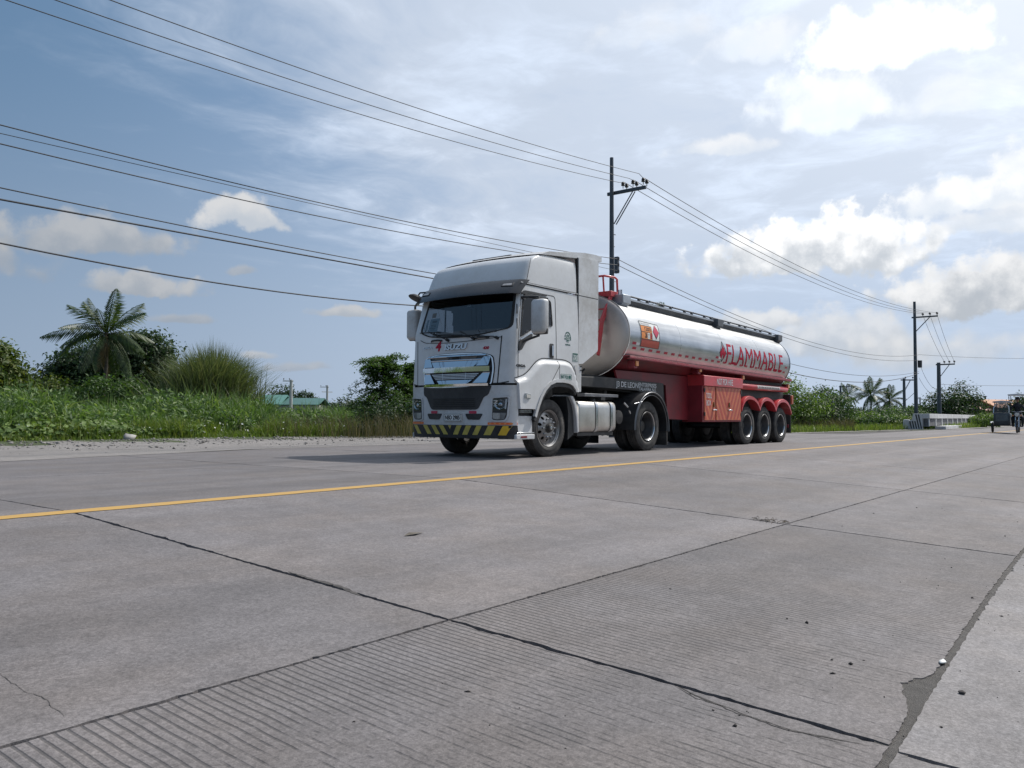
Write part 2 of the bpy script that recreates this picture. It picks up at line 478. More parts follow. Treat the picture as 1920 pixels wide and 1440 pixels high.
def soil(name, cols, s=1.0, bump=.8):
    m, t, b, out = bsdf_mat(name)
    pos = t.new('ShaderNodeNewGeometry').outputs['Position']
    n1 = t.noise(pos, .35*s, 6, .65); n2 = t.noise(pos, 4.*s, 6, .7); n3 = t.noise(pos, 38.*s, 3, .7)
    f = t.math('ADD', t.math('MULTIPLY', n1, .5), t.math('ADD', t.math('MULTIPLY', n2, .32), t.math('MULTIPLY', n3, .18)))
    c = t.ramp(f, [(.30, cols[0]), (.48, cols[1]), (.62, cols[2]), (.75, cols[3])])
    t.put(b.inputs['Base Color'], c); b.inputs['Roughness'].default_value = .95
    bn = t.new('ShaderNodeBump'); bn.inputs['Strength'].default_value = bump; bn.inputs['Distance'].default_value = .02
    t.put(bn.inputs['Height'], t.math('ADD', n2, n3)); t.l.new(bn.outputs[0], b.inputs['Normal'])
    return m
M_FIELD = soil('field_soil', [(.030, .040, .014), (.045, .062, .018), (.06, .075, .024), (.085, .08, .04)])
M_VERGE = soil('verge_gravel', [(.12, .108, .10), (.20, .186, .178), (.27, .25, .238), (.33, .31, .295)], 1.4)
M_TAR = mat('joint_tar', (.055, .05, .048), .9, var=.4, scale=20, bump=.6)
M_DIRT = soil('joint_dirt', [(.10, .092, .085), (.135, .125, .116), (.165, .152, .142), (.20, .185, .17)], 6., .9)

# terrain sheet out to the horizon (sunk under the road), then the road bed with its concrete slabs
YS = [-4000, -300, -40, -6, -2.4, 1.5, 6.5, 14.0, 14.6, 20, 26, 60, 150, 500, 4000]
ZS = [-.75, -.75, -.72, -.68, -.64, -.5, -.25, -.22, -.05, -.03, .0, .0, .0, .0, .0]
XS = [-4000, -600, -150, -40, 0, 40, 80, 150, 400, 1200, 4500]
g = MB().grid([[(x, y, z) for y, z in zip(YS, ZS)] for x in XS])
tag(g.build('ground', M_FIELD), kind='structure')

def grass_edge(X):      # where the greenery beyond the road starts
    return float(np.interp(X, [-60, 14, 24, 33, 38, 53, 67, 90, 400], [24.5, 24.3, 21.5, 15.5, 13.4, 12.0, 10.4, 10.2, 10.2]))
def road_edge(X):       # far edge of the concrete
    return float(np.interp(X, [-60, 5, 11, 30, 38, 53, 67, 90, 400], [14.0, 14.2, 15.3, 14.4, 12.8, 11.4, 9.8, 9.6, 9.6]))

road_x = [-30+2.0*i for i in range(66)]+[120, 150, 200, 300, 450, 700, 1100]
rows = []
for x in road_x:
    ys = [-2.3, 0, 2.5, Y_LINE, 9.0, max(9.2, road_edge(x)-.05)]
    rows.append([(x, y, zr(y)-.022) for y in ys])
road = MB().grid(rows).build('road', M_TAR); tag(road, kind='structure')

J0, JS = 2.7793, 4.31
def edge_y(X):          # wandering edge between the near lane and the shoulder, from four sightings
    return float(np.interp(X, EX, EY))
_e = [on_road(*q) for q in [(1652, 1440), (1725, 1320), (1775, 1240), (1846, 1130), (1912, 1040)]]
EX = [-20, _e[0][0]-1.2]+[q[0] for q in _e]+[12, 40, 120]; EY = [_e[0][1]-.14, _e[0][1]-.08]+[q[1] for q in _e]+[_e[-1][1]+.03]*3

def slab(x0, x1, ylo, yhi, m, amp=.004, step=.06, gap=.008, th=.022):
    """one cast slab; ylo / yhi are functions of X; edges crumbled by a few millimetres"""
    nx = max(2, int((x1-x0)/step)); pts = []
    def wob(): return float(rng.normal(0, amp))
    xs = np.linspace(x0+gap, x1-gap, nx)
    for x in xs: pts.append((x, ylo(x)+abs(wob())*.9))
    y0, y1 = ylo(x1), yhi(x1); ny = max(2, int((y1-y0)/step)); w = 0
    for y in np.linspace(y0, y1, ny)[1:-1]:
        w = .8*w+wob(); pts.append((x1-gap-abs(w)*.9, y))
    for x in xs[::-1]: pts.append((x, yhi(x)-abs(wob())*.9))
    y0, y1 = ylo(x0), yhi(x0); w = 0
    for y in np.linspace(y1, y0, ny)[1:-1]:
        w = .8*w+wob(); pts.append((x0+gap+abs(w)*.9, y))
    if amp > .004:      # corners and edges chipped here and there
        P = np.array(pts); mid = np.array([(x0+x1)/2, (ylo(x0)+yhi(x0))/2])
        for _ in range(int((x1-x0)*1.2)):
            k = rng.integers(0, len(P)); d = np.linalg.norm(P-P[k], axis=1); w_ = rng.uniform(.02, .07); dep = rng.uniform(.004, .015)
            f = dep*np.exp(-(d/w_)**2)*(1+.5*rng.normal(size=len(P))); v = mid-P; v /= np.linalg.norm(v, axis=1)[:, None]; P = P+v*np.maximum(f, 0)[:, None]
        pts = [tuple(p) for p in P]
    n = len(pts)
    vs = [(p[0], p[1], zr(p[1])) for p in pts]+[(p[0], p[1], zr(p[1])-th) for p in pts]
    fs = [tuple(range(n))]+[(i, i+n, (i+1) % n+n, (i+1) % n) for i in range(n)]
    return MB().add(vs, fs).build('slab', m, road)

Y_MID = 2.5636
PC = on_road(1738, 1292)
def broken(x):          # where the lane's edge has broken away and filled with dirt
    q = (x-PC[0])/.17; return .075*math.exp(-q*q*(1.6 if q > 0 else .7))*(1+.10*math.sin(61*x)+.07*math.sin(137*x+1))
for k in range(-4, 14):
    x0 = J0+JS*k; x1 = x0+JS
    near = k < 3
    a, s = (.0045, .024) if near else (.003, .4)
    slab(x0, x1, lambda x: edge_y(x)+.012+broken(x), lambda x: Y_MID-.006, M_TINED, a, s)
    slab(x0, x1, lambda x: Y_MID+.006, lambda x: Y_LINE-.004, M_CONC, a, s, .009 if k in (-1, 0) else .006)
    slab(x0, x1, lambda x: Y_LINE+.004, lambda x: min(10.35, road_edge(x)), M_CONC, .003, s*2, .006)
    if k < 8: slab(x0, x1, lambda x: 10.362, lambda x: max(10.6, road_edge(x)), M_CONC, .006, .2, .006)
SX = on_road(1690, 1412)[0]
for k in range(-3, 14):
    x0 = SX+JS*k
    slab(x0, x0+JS, lambda x: -2.2, lambda x: edge_y(x)-.012, M_SHOULDER, .005 if k < 3 else .003, .035 if k < 3 else .4, .006)
far0 = J0+JS*14
rows = [[(x, y, zr(y)-.001) for y in (-2.2, 0, Y_MID, Y_LINE, 9.58)] for x in (far0+.02, 90, 150, 300, 700, 1100)]
MB().grid(rows).build('far_pavement', M_CONC, road)

# yellow centre line, worn
m, t, b, out = bsdf_mat('yellow_road_paint')
pos = t.new('ShaderNodeNewGeometry').outputs['Position']
w = t.math('ADD', t.math('MULTIPLY', t.noise(pos, 45., 4, .7), .55), t.math('MULTIPLY', t.noise(pos, 3., 5, .65), .45))
col = t.mix(t.noise(pos, 1.2, 5, .6), (.38, .225, .055), (.47, .29, .085))
t.put(b.inputs['Base Color'], t.mix(t.smooth(w, .56, .70), col, (.25, .215, .16))); b.inputs['Roughness'].default_value = .75
M_YELLOW = m
vs = []; fs = []
xs = np.concatenate([np.arange(-12, 40, .12), np.arange(40, 240, 4.)])
for x in xs:
    e1, e2 = rng.normal(0, .004, 2)
    for yy in (Y_LINE-.085+e1, Y_LINE, Y_LINE+.085+e2): vs.append((x, yy, zr(yy)+.004))
for i in range(len(xs)-1):
    a = i*3; fs += [(a, a+3, a+4, a+1), (a+1, a+4, a+5, a+2)]
MB().add(vs, fs).build('centre_line', M_YELLOW, road)

# dirt washed into the shoulder joint and the patch where its edge has broken away
vs = []; fs = []
xs = np.arange(0.6, 12, .03)
for x in xs:
    c = edge_y(x)
    for yy in (c-.045, c, c+.05+.5*broken(x), c+.06+1.15*broken(x)): vs.append((x, yy, zr(yy)-.005+.0012*rng.normal()))
for i in range(len(xs)-1):
    for j in range(3): a = 4*i+j; fs.append((a, a+4, a+5, a+1))
MB().add(vs, fs).build('joint_filling', M_DIRT, road)

# hairline cracks beside the joints
def crack(pix, w, name='crack'):
    q = np.array([on_road(*p)[:2] for p in pix]); L_ = np.concatenate([[0], np.cumsum(np.linalg.norm(np.diff(q, axis=0), axis=1))]); n = int(L_[-1]/.02)
    s = np.linspace(0, L_[-1], n); X = np.interp(s, L_, q[:, 0]); Y = np.interp(s, L_, q[:, 1])
    wob = np.cumsum(rng.normal(0, .0035, n)); wob -= np.linspace(wob[0], wob[-1], n); X = X+wob*.9; Y = Y+np.cumsum(rng.normal(0, .0012, n))*.5
    vs = []
    for i in range(n):
        a = w*(.35+.9*rng.random())*min(1, 6*i/n+.1, 6*(n-1-i)/n+.1)
        vs += [(X[i]-a, Y[i], zr(Y[i])+.0015), (X[i]+a, Y[i], zr(Y[i])+.0015)]
    MB().add(vs, [(2*i, 2*i+2, 2*i+3, 2*i+1) for i in range(n-1)]).build(name, M_TAR, road)
crack([(1262, 1285), (1380, 1335), (1480, 1370), (1640, 1400)], .0045)
crack([(1262, 1285), (1300, 1312), (1420, 1352), (1600, 1398)], .0028)
crack([(540, 1072), (600, 1092), (680, 1118)], .014)
crack([(0, 1262), (60, 1305), (120, 1345)], .0014)
# straw and a dead leaf on the slabs
mb = MB(); c = on_road(1452, 979)
for k in range(34):
    x, y = c[0]+rng.normal(0, .07), c[1]+.30*rng.normal(0, .28); a = rng.normal(.6, .5); l = rng.uniform(.04, .12)
    mb.tube([(x, y, zr(y)+.006), (x+l*.5*math.cos(a), y+l*.5*math.sin(a), zr(y)+.010+.01*rng.random()), (x+l*math.cos(a), y+l*math.sin(a), zr(y+l*math.sin(a))+.006)], .0022, 4)
tag(mb.build('straw_wisp', mat('straw', (.11, .085, .06), .9, var=.3, scale=20)), 'wisp of dry straw lying at the far crossing of two pavement joints', 'straw')
c = on_road(776, 1003)
tag(MB().add([(c[0]-.10, c[1], zr(c[1])+.004), (c[0]-.02, c[1]+.03, zr(c[1])+.018), (c[0]+.11, c[1]+.01, zr(c[1])+.006), (c[0]-.01, c[1]-.03, zr(c[1])+.012)], [(0, 1, 3), (1, 2, 3)]).build('dead_leaf', mat('dead_leaf', (.10, .085, .065), .8, var=.3, scale=20)), 'single dry leaf lying alone on the slab in front of the truck', 'leaf')
# gravel verge between the concrete and the grass
rows = []
for x in np.concatenate([np.arange(-40, 60, 1.0), [70, 100, 200]]):
    a = road_edge(x)-.03+.06*math.sin(x*2.1)+.10*math.sin(x*.7+1); b = grass_edge(x)+1.6
    rows.append([(x, a+(b-a)*q, .004-.03*q+.015*math.sin(x*1.7+q*5)*(.15 < q < .95)) for q in (0, .08, .2, .4, .6, .8, 1)])
tag(MB().grid(rows).build('verge', M_VERGE, smooth=60), kind='structure')

def stones(n, fn, smin, smax, name, m, label):
    V = []; Fc = []
    base = np.array([(1,0,0),(0,1,0),(-1,0,0),(0,-1,0),(0,0,.8),(0,0,-.4)], float)
    tri = np.array([(0,1,4),(1,2,4),(2,3,4),(3,0,4),(1,0,5),(2,1,5),(3,2,5),(0,3,5)])
    for i in range(n):
        x, y, z = fn(); s = smin*(smax/smin)**(rng.random()**2.2)
        q = base*s*(1+.35*rng.normal(size=(6, 3)))*np.array([1.2, .9, .8]); a = rng.random()*6.28
        c, sn = math.cos(a), math.sin(a)
        q = np.stack([q[:, 0]*c-q[:, 1]*sn, q[:, 0]*sn+q[:, 1]*c, q[:, 2]], 1)+np.array([x, y, z+s*.25])
        Fc.append(tri+6*i); V.append(q)
    o = soup(name, np.concatenate(V), np.concatenate(Fc), m)
    return tag(o, label, kind='stuff')
M_STONE = mat('stone', (.20, .19, .18), .9, var=.4, scale=.8, island=.45)
M_CRUMB = mat('dark_crumb', (.045, .04, .038), .95, var=.3, scale=8, island=.4)
def verge_pt():
    x = rng.uniform(-6, 30); a = road_edge(x)+.3; b = grass_edge(x)
    y = a+(b-a)*np.clip(rng.beta(2.2, 1.3), 0, 1)
    return x, y, -.01
stones(5200, verge_pt, .010, .055, 'gravel', M_STONE, 'loose grey gravel on the verge between concrete and grass')
def crumb_pt():
    if rng.random() < .45:
        x = rng.uniform(1.2, 9); y = edge_y(x)+rng.normal(0, .35)
    else:
        x = rng.uniform(1.0, 11); y = rng.uniform(-.6, 2.4)
    return x, y, zr(y)
stones(190, crumb_pt, .0028, .011, 'crumbs', M_CRUMB, 'dark crumbs of soil scattered on the near lane and shoulder')
# a few lone things on the pavement
def lump(name, c, r, m, label, cat, sq=(1, 1, .6), group=None):
    bm = bmesh.new(); bmesh.ops.create_icosphere(bm, subdivisions=2, radius=1)
    for v in bm.verts: v.co = Vector([v.co[i]*r*sq[i]*(1+.18*float(rng.normal())) for i in range(3)])
    me = bpy.data.meshes.new(name); bm.to_mesh(me); bm.free(); me.shade_smooth()
    return tag(link(name, me, None, m, tuple(c)), label, cat, group)
M_PALE = mat('pale_litter', (.62, .63, .62), .6)
q = on_road(1767, 1243); lump('plastic_scrap', q+np.array([0, 0, .006]), .028, M_PALE, 'small white plastic scrap lying at the cracked shoulder edge', 'litter', (1, .45, .25))
q = on_road(1804, 1301); lump('soil_clod', q+np.array([0, 0, .006]), .012, M_CRUMB, 'black soil clod on the pale shoulder, beside the dirt patch', 'clod')
x, y = ground(53, 29); lump('boulder', (x, 24.2, .04), .17, mat('grey_rock', (.30, .29, .28), .9, var=.3, scale=3, bump=.8, bump_scale=20), 'pale grey boulder on the grass edge far down the left verge', 'rock', (1.1, .8, .7))
# ================================================================== articulated tanker
# tractor and trailer share one local frame: x runs rearwards from the front axle, y from the near side to the far side
TX, TY = 11.97, 8.5656
WD = 2.46
def wl(V): return V
M_WHITE = mat('white_paint', (.61, .62, .635), .34, var=.04, scale=1.6, dirt=(.40, .38, .35), dirt_amt=.4, coat=.3)
M_WHITE2 = mat('white_plastic', (.58, .59, .605), .42, var=.06, scale=2., dirt=(.31, .285, .25), dirt_amt=.65)
M_BLACKP = mat('black_plastic', (.020, .021, .024), .55, var=.3, scale=4, dirt=(.10, .095, .09), dirt_amt=.35)
M_SEAL = mat('black_seal', (.012, .012, .013), .7)
M_CHROME = mat('chrome', (.76, .77, .79), .035, 1.0, var=.01)
M_DULLCHR = mat('dull_chrome', (.55, .56, .58), .22, 1.0, var=.06, scale=8)
M_RUBBER = mat('tyre_rubber', (.030, .030, .031), .85, var=.25, scale=5, dirt=(.13, .12, .11), dirt_amt=.75, bump=.25)
M_FRAME = mat('chassis_black', (.018, .019, .022), .6, var=.35, scale=3, dirt=(.085, .08, .075), dirt_amt=.6)
M_ALLOY = mat('wheel_steel', (.30, .30, .305), .38, .85, var=.18, scale=12, dirt=(.14, .12, .10), dirt_amt=.6)
M_RIM = mat('grey_rim', (.075, .078, .085), .5, .35, var=.2, scale=6, dirt=(.16, .15, .14), dirt_amt=.6)
M_HUB = mat('hub_dark', (.05, .048, .046), .5, .4, var=.3, scale=20)
M_TANK2 = mat('fuel_tank_alloy', (.68, .66, .63), .33, .92, var=.06, scale=3, dirt=(.36, .33, .30), dirt_amt=.45)
M_RED = mat('red_paint', (.55, .036, .048), .36, var=.1, scale=2.5, dirt=(.22, .11, .10), dirt_amt=.45, coat=.3)
M_REDSHADE = mat('red_shaded', (.22, .018, .028), .5, var=.15, scale=2, dirt=(.07, .04, .04), dirt_amt=.55)  # the red darkened in its colour for shade on belly, skirts, box sides
M_ORANGE = mat('orange_marker', (.72, .13, .03), .3, var=.12, scale=30)
M_AMBER = mat('amber_lens', (.75, .30, .10), .25, var=.15, scale=40)
M_PALEY = mat('hazard_yellow', (.55, .45, .09), .5, var=.12, scale=9, dirt=(.25, .22, .10), dirt_amt=.4)
M_BRTY = mat('hazard_yellow_bright', (.72, .46, .035), .45, var=.08, scale=9)
M_SIGNW = mat('print_white', (.72, .73, .72), .5, var=.04)
M_LETW = mat('lettering_white', (.60, .62, .64), .55, var=.08)
M_BLACKINK = mat('print_black', (.02, .02, .022), .5)
M_GREENINK = mat('print_green', (.02, .11, .09), .5)
M_REDINK = mat('print_red', (.40, .014, .042), .7, var=.1, scale=12, spec=.2)
M_WGLASS = glass_mat('windscreen_glass', (.36, .40, .43), base=.10)
M_SGLASS = glass_mat('side_glass', (.30, .31, .33))
M_LENS = glass_mat('lamp_lens', (.82, .84, .86))
M_MIRROR = mat('mirror_silver', (.8, .8, .8), .02, 1., var=.01)
M_CABIN = mat('cabin_grey', (.055, .057, .062), .8, var=.15)

XC = [(0.3, -1.06), (0.57, -1.10), (1.28, -1.11), (2.25, -1.07), (2.9, -0.86), (3.08, -0.78), (3.3, -.68), (3.6, -.5)]
def xc(z): return float(np.interp(z, [a for a, b in XC], [b for a, b in XC]))
def fx(y, z, B=.16, r=.12):
    h = WD/2; dy = abs(y-h); x = xc(z)-B*(1-min(1, dy/h)**2)
    if dy > h-r: x += r-math.sqrt(max(0, r*r-(min(dy, h)-(h-r))**2))
    return x
def ys(z): return float(np.interp(z, [0, 2.2, 3.1], [.02, .02, .05]))
S_front = lambda y, z, o: (fx(y, z)-o, y, z)
S_side = lambda x, z, o: (x, ys(z)-o, z)
S_far = lambda x, z, o: (x, WD-ys(z)+o, z)
def S_plane(y0): return lambda x, z, o: (x, y0-o, z)

trk = empty('tractor_truck', (TX, TY, 0), 'white cab-over tractor truck with chrome grille, coupled to the red and silver tanker', 'truck')

def inpoly(p, poly):
    x, y = p; c = False; j = len(poly)-1
    for i in range(len(poly)):
        (xi, yi), (xj, yj) = poly[i], poly[j]
        if (yi > y) != (yj > y) and x < (xj-xi)*(y-yi)/(yj-yi)+xi: c = not c
        j = i
    return c
def inset(poly, d):
    c = np.mean(poly, axis=0); return [tuple(c+(np.array(p)-c)*(1-d/max(.05, np.linalg.norm(np.array(p)-c)))) for p in poly]

WS = rounded([(.05, 2.25), (.72, 2.14), (1.30, 2.12), (1.95, 2.18), (2.23, 2.28), (2.16, 2.93), (.12, 2.93)], [.1, .3, .3, .2, .1, .08, .08])
DW = rounded([(-.91, 2.10), (-.55, 2.27), (-.50, 2.36), (.06, 2.36), (.02, 2.84), (-.74, 2.84), (-.83, 2.76)], [.02, .05, .05, .06, .07, .08, .05])

# --- cab shell with real openings for the windscreen and the door windows
def cab_ring(z, nx=26, nf=46):
    y0 = ys(z); y1 = WD-y0; r = .12
    front = []
    for k in range(nf+1):
        # finer towards the corners
        q = k/nf; yy = y0+(y1-y0)*(.5-.5*math.cos(math.pi*q))
        front.append((fx(yy, z), yy, z))
    x0 = front[0][0]
    near = [(.90+(x0-.90)*k/nx, y0, z) for k in range(nx)]
    far = [(x0+(.90-x0)*(k+1)/nx, y1, z) for k in range(nx)]
    return near+front+far
zl = list(np.arange(1.30, 3.081, .0495)); rings = [cab_ring(z) for z in zl]
n = len(rings[0]); vs = [q for r_ in rings for q in r_]; fs = []
WSi = inset(WS, .035); DWi = inset(DW, .03)
for i in range(len(rings)-1):
    for j in range(n):
        a = i*n+j; b = i*n+(j+1) % n
        c = np.mean([vs[a], vs[b], vs[a+n], vs[b+n]], axis=0)
        if j < 26 or 72 <= j < n-1:
            if inpoly((c[0], c[2]), DWi): continue
            if c[2] < 1.42 and -.50 < c[0] < .74: continue
        elif j < n-1 and inpoly((c[1], c[2]), WSi): continue
        fs.append((a, b, b+n, a+n))
fs.append(tuple(range((len(rings)-1)*n, len(rings)*n)))
MB().add(vs, fs).build('cab', M_WHITE, trk, smooth=38)
# interior: floor, dash, seats, wheel, headlining
ib = MB(); ib.box(-.95, .86, .10, WD-.10, 1.42, 1.50); ib.box(.78, .86, .10, WD-.10, 1.5, 2.98); ib.box(-.72, .86, .12, WD-.12, 2.93, 2.99)
ib.prism([(-1.05, 1.5), (-.62, 1.5), (-.60, 2.05), (-.74, 2.17), (-1.10, 2.10)], 'xz', .12, WD-.12)
ib.build('cabin_lining', M_CABIN, trk, bevel=.02)
for yy in (.35, 1.55):
    sb = MB(); sb.box(-.28, .22, yy, yy+.52, 1.72, 1.88); sb.prism([(.16, 1.84), (.30, 1.84), (.44, 2.50), (.33, 2.52)], 'xz', yy, yy+.52)
    sb.prism([(.34, 2.50), (.44, 2.50), (.48, 2.72), (.38, 2.73)], 'xz', yy+.12, yy+.40); sb.box(-.2, .2, yy+.1, yy+.42, 1.5, 1.72)
    sb.build('seat', mat('seat_cloth', (.07, .06, .06), .9), trk, bevel=.04)
wb = MB(); c = np.array([-.46, .62, 2.16]); e1 = np.array([0, 1, 0]); e2 = np.array([.55, 0, .83])
wb.tube([c+.22*(e1*math.cos(a)+e2*math.sin(a)) for a in np.linspace(0, 2*math.pi, 25)], .016, 6, False)
wb.tube([c-.2*e1, c+.2*e1], .014, 6); wb.tube([c, c+np.array([-.25, 0, -.18])], .03, 8)
wb.build('steering_wheel', M_BLACKP, trk, smooth=60)
for (x, y, z, a, b_, h) in [(-.85, 1.0, 2.14, .10, .22, .05), (-.8, 1.35, 2.13, .14, .2, .06), (-.82, .75, 2.13, .1, .12, .045), (-.86, 1.62, 2.13, .09, .12, .04)]: MB().box(x, x+a, y, y+b_, z, z+h).build('dash_cloth', mat('red_cloth', (.30, .05, .035), .9, var=.5, scale=14), trk, bevel=.015)
MB().box(-.90, -.60, 1.72, 1.98, 2.135, 2.15).build('dash_papers', M_SIGNW, trk)

# --- glazing
wrap('windscreen', flat_polys([WS]), S_front, M_WGLASS, trk, off=.004, th=0, step=.10)
ws = [o for o in trk.children if o.name.startswith('windscreen')][0]
wrap('windscreen_seal', flat_polys([WS, inset(WS, .045)]), S_front, M_SEAL, ws, off=.012, th=.012, step=.10)
def sticker(polys_or_flat, surf, m, parent, name='sticker', off=-.004, tf=None, step=.2, th=0):
    return wrap(name, polys_or_flat, surf, m, parent, off=off, th=th, step=step, tf=tf)
rect = lambda a0, a1, b0, b1: [(a0, b0), (a1, b0), (a1, b1), (a0, b1)]
M_PAPER = mat('pale_blue_paper', (.46, .60, .64), .7, var=.08, scale=20)
s1 = sticker(flat_polys([rect(1.73, 2.0, 2.27, 2.53)]), S_front, M_PAPER, ws, 'paper_notice', -.006)
for k, (a, b_, w) in enumerate([(1.80, 2.455, .13), (1.79, 2.40, .16), (1.79, 2.37, .15), (1.80, 2.34, .17), (1.82, 2.31, .1)]):
    sticker(flat_polys([rect(a, a+w, b_, b_+(.035 if k == 0 else .012))]), S_front, M_BLACKINK, s1, 'print_line', -.004)
sticker(flat_polys([rect(1.86, 1.98, 2.55, 2.64)]), S_front, mat('orange_sticker', (.62, .27, .04), .6, var=.2, scale=30), ws, 'sticker', -.006)
sticker(flat_polys([rect(2.04, 2.10, 2.30, 2.52)]), S_front, M_PAPER, ws, 'sticker', -.006)
sticker(flat_polys([rect(1.02, 1.09, 2.69, 2.73), rect(1.04, 1.07, 2.70, 2.72)]), S_front, M_LETW, ws, 'sticker', -.006)
for S, nm in ((S_side, 'near'), (S_far, 'far')):
    w_ = wrap('door_window', flat_polys([DW]), S, M_SGLASS, trk, off=.003, th=0, step=.2)
    wrap('window_seal', flat_polys([DW, inset(DW, .028)]), S, M_SEAL, w_, off=.010, th=.01, step=.2)
    wrap('window_divider', flat_polys([rect(-.235, -.20, 2.36, 2.83)]), S, M_SEAL, w_, off=.009, th=.008, step=.3)
    wrap('window_sill_trim', flat_polys([rounded([(-.93, 2.065), (-.55, 2.235), (-.52, 2.20), (-.93, 2.02)], .01)]), S, M_DULLCHR, w_, off=.014, th=.012, step=.2)
    wrap('rain_visor', flat_polys([rounded([(-.86, 2.78), (-.76, 2.875), (-.10, 2.875), (-.10, 2.83), (-.72, 2.83), (-.80, 2.75)], .03)]), S, M_BLACKP, w_, off=.035, th=.03, step=.3)

def strip(pts, w, S, m, parent, name='seam', off=.003, th=.003):
    """a narrow band along a 2-D line"""
    P = [np.array(p, float) for p in pts]; L_ = []; R_ = []
    for i, p in enumerate(P):
        t = P[min(i+1, len(P)-1)]-P[max(i-1, 0)]; t /= np.linalg.norm(t); nn = np.array([-t[1], t[0]])*w/2
        L_.append(p+nn); R_.append(p-nn)
    mb = MB(); rows = [[S(q[0], q[1], off) for q in L_], [S(q[0], q[1], off) for q in R_]]
    lo = [[S(q[0], q[1], off-th) for q in L_], [S(q[0], q[1], off-th) for q in R_]]
    mb.grid(rows); mb.grid([lo[0], rows[0]]); mb.grid([rows[1], lo[1]])
    return mb.build(name, m, parent, smooth=40, weld=True)
def bez(pts, n=6, r=.2):
    """open line with rounded corners"""
    out = [pts[0]]
    for i in range(1, len(pts)-1):
        p = np.array(pts[i], float); a = np.array(pts[i-1], float); b = np.array(pts[i+1], float)
        q = min(r, .45*np.linalg.norm(a-p), .45*np.linalg.norm(b-p))
        s0 = p+(a-p)/np.linalg.norm(a-p)*q; s1 = p+(b-p)/np.linalg.norm(b-p)*q
        for k in range(n+1):
            t = k/n; out.append(tuple((1-t)**2*s0+2*t*(1-t)*p+t*t*s1))
    out.append(pts[-1]); return out
def dense(pts, d=.06):
    out = []
    for a, b in zip(pts[:-1], pts[1:]):
        a = np.array(a, float); b = np.array(b, float); k = max(1, int(np.linalg.norm(b-a)/d))
        out += [tuple(a+(b-a)*i/k) for i in range(k)]
    return out+[pts[-1]]

# --- door skin lines, handle, badges on the near side
for S in (S_side, S_far):
    strip(dense(bez([(-.965, 1.37), (-.965, 2.05), (-.86, 2.86), (-.74, 2.93), (.16, 2.93), (.17, 1.77)], r=.08)), .012, S, M_SEAL, trk)
    strip(dense([(-.86, 3.045), (.90, 3.045)]), .012, S, M_SEAL, trk)
    strip(dense([(-.87, 3.065), (.90, 3.065)]), .014, S, M_WHITE2, trk, 'drip_rail', .014, .014)
    hp = wrap('door_handle', flat_polys([rounded(rect(-.045, .085, 1.79, 2.05), .03)]), S, M_BLACKP, trk, off=.006, th=.006, step=.3)
    wrap('handle_grip', flat_polys([rounded(rect(.005, .06, 1.83, 2.02), .02)]), S, M_DULLCHR, hp, off=.028, th=.02, step=.3)
    wrap('mirror_foot', flat_polys([rounded([(-.965, 1.86), (-.88, 1.88), (-.76, 2.03), (-.56, 2.15), (-.60, 2.19), (-.945, 2.03)], .03)]), S, M_BLACKP, trk, off=.016, th=.016, step=.2)
    wrap('door_frame_trim', flat_polys([rounded([(-.87, 2.87), (-.78, 2.93), (-.12, 2.93), (-.11, 2.90), (-.7, 2.89), (-.78, 2.86)], .02)]), S, M_BLACKP, trk, off=.02, th=.02, step=.3)
wrap('pillar_vent', flat_polys([rounded(rect(-1.00, -.975, 2.50, 2.67), .01)]), S_side, M_SEAL, trk, off=.006, th=.006)
wrap('pillar_vent', flat_polys([rounded(rect(-1.005, -.985, 2.24, 2.42), .008)]), S_side, M_SEAL, trk, off=.006, th=.006)
wrap('side_badge', flat_text('GIGA', .26, .045, .03), S_side, M_BLACKINK, trk, off=.010, th=.008, tf=lambda a, b: (-1.02+a, 1.585+b))
lg = wrap('company_logo', flat_polys([[(.54+.065*math.cos(a), 2.19+.08*math.sin(a)) for a in np.linspace(0, 2*math.pi, 24)[:-1]]]), S_side, M_SIGNW, trk, off=.003, th=.002)
for k in range(8):
    a = 2*math.pi*k/8
    pl = []
    for (rr, da) in [(.028, 0), (.048, .35), (.066, .95), (.058, 1.15), (.040, .75), (.024, .45)]:
        pl.append((.54+rr*1.05*math.cos(a+da), 2.19+rr*1.25*math.sin(a+da)))
    wrap('logo_blade', flat_polys([pl]), S_side, M_GREENINK, lg, off=.005, th=.002, step=.2)
wrap('logo_core', flat_polys([[(.54, 2.165), (.556, 2.19), (.54, 2.215), (.524, 2.19)]]), S_side, M_GREENINK, lg, off=.005, th=.002)
txt = 'J3 DE LEON ENTERPRISES'
for k, ch in enumerate(txt):
    if ch == ' ': continue
    a = math.pi*(1.06-1.12*k/(len(txt)-1))
    fl = flat_text(ch, .020, .026, .03)
    ca, sa = math.cos(a-math.pi/2), math.sin(a-math.pi/2)
    wrap('logo_letter', fl, S_side, M_GREENINK, lg, off=.003, th=.002, step=1,
         tf=lambda p, q: (.54+.094*math.cos(a)+(p-.01)*ca-(q-.013)*sa, 2.185+.115*math.sin(a)+(p-.01)*sa+(q-.013)*ca))
wrap('logo_lettering', flat_text('TALAVERA N.E.', .17, .026, .03), S_side, M_GREENINK, lg, off=.003, th=.002, step=1, tf=lambda a, b: (.455+a, 2.055+b))
gs = wrap('weight_table', flat_polys([rect(.695, .875, 1.765, 1.93)]), S_side, M_SIGNW, trk, off=.003, th=.002)
wrap('table_border', flat_polys([rect(.70, .87, 1.77, 1.925), rect(.708, .862, 1.778, 1.895)]), S_side, M_GREENINK, gs, off=.005, th=.002)
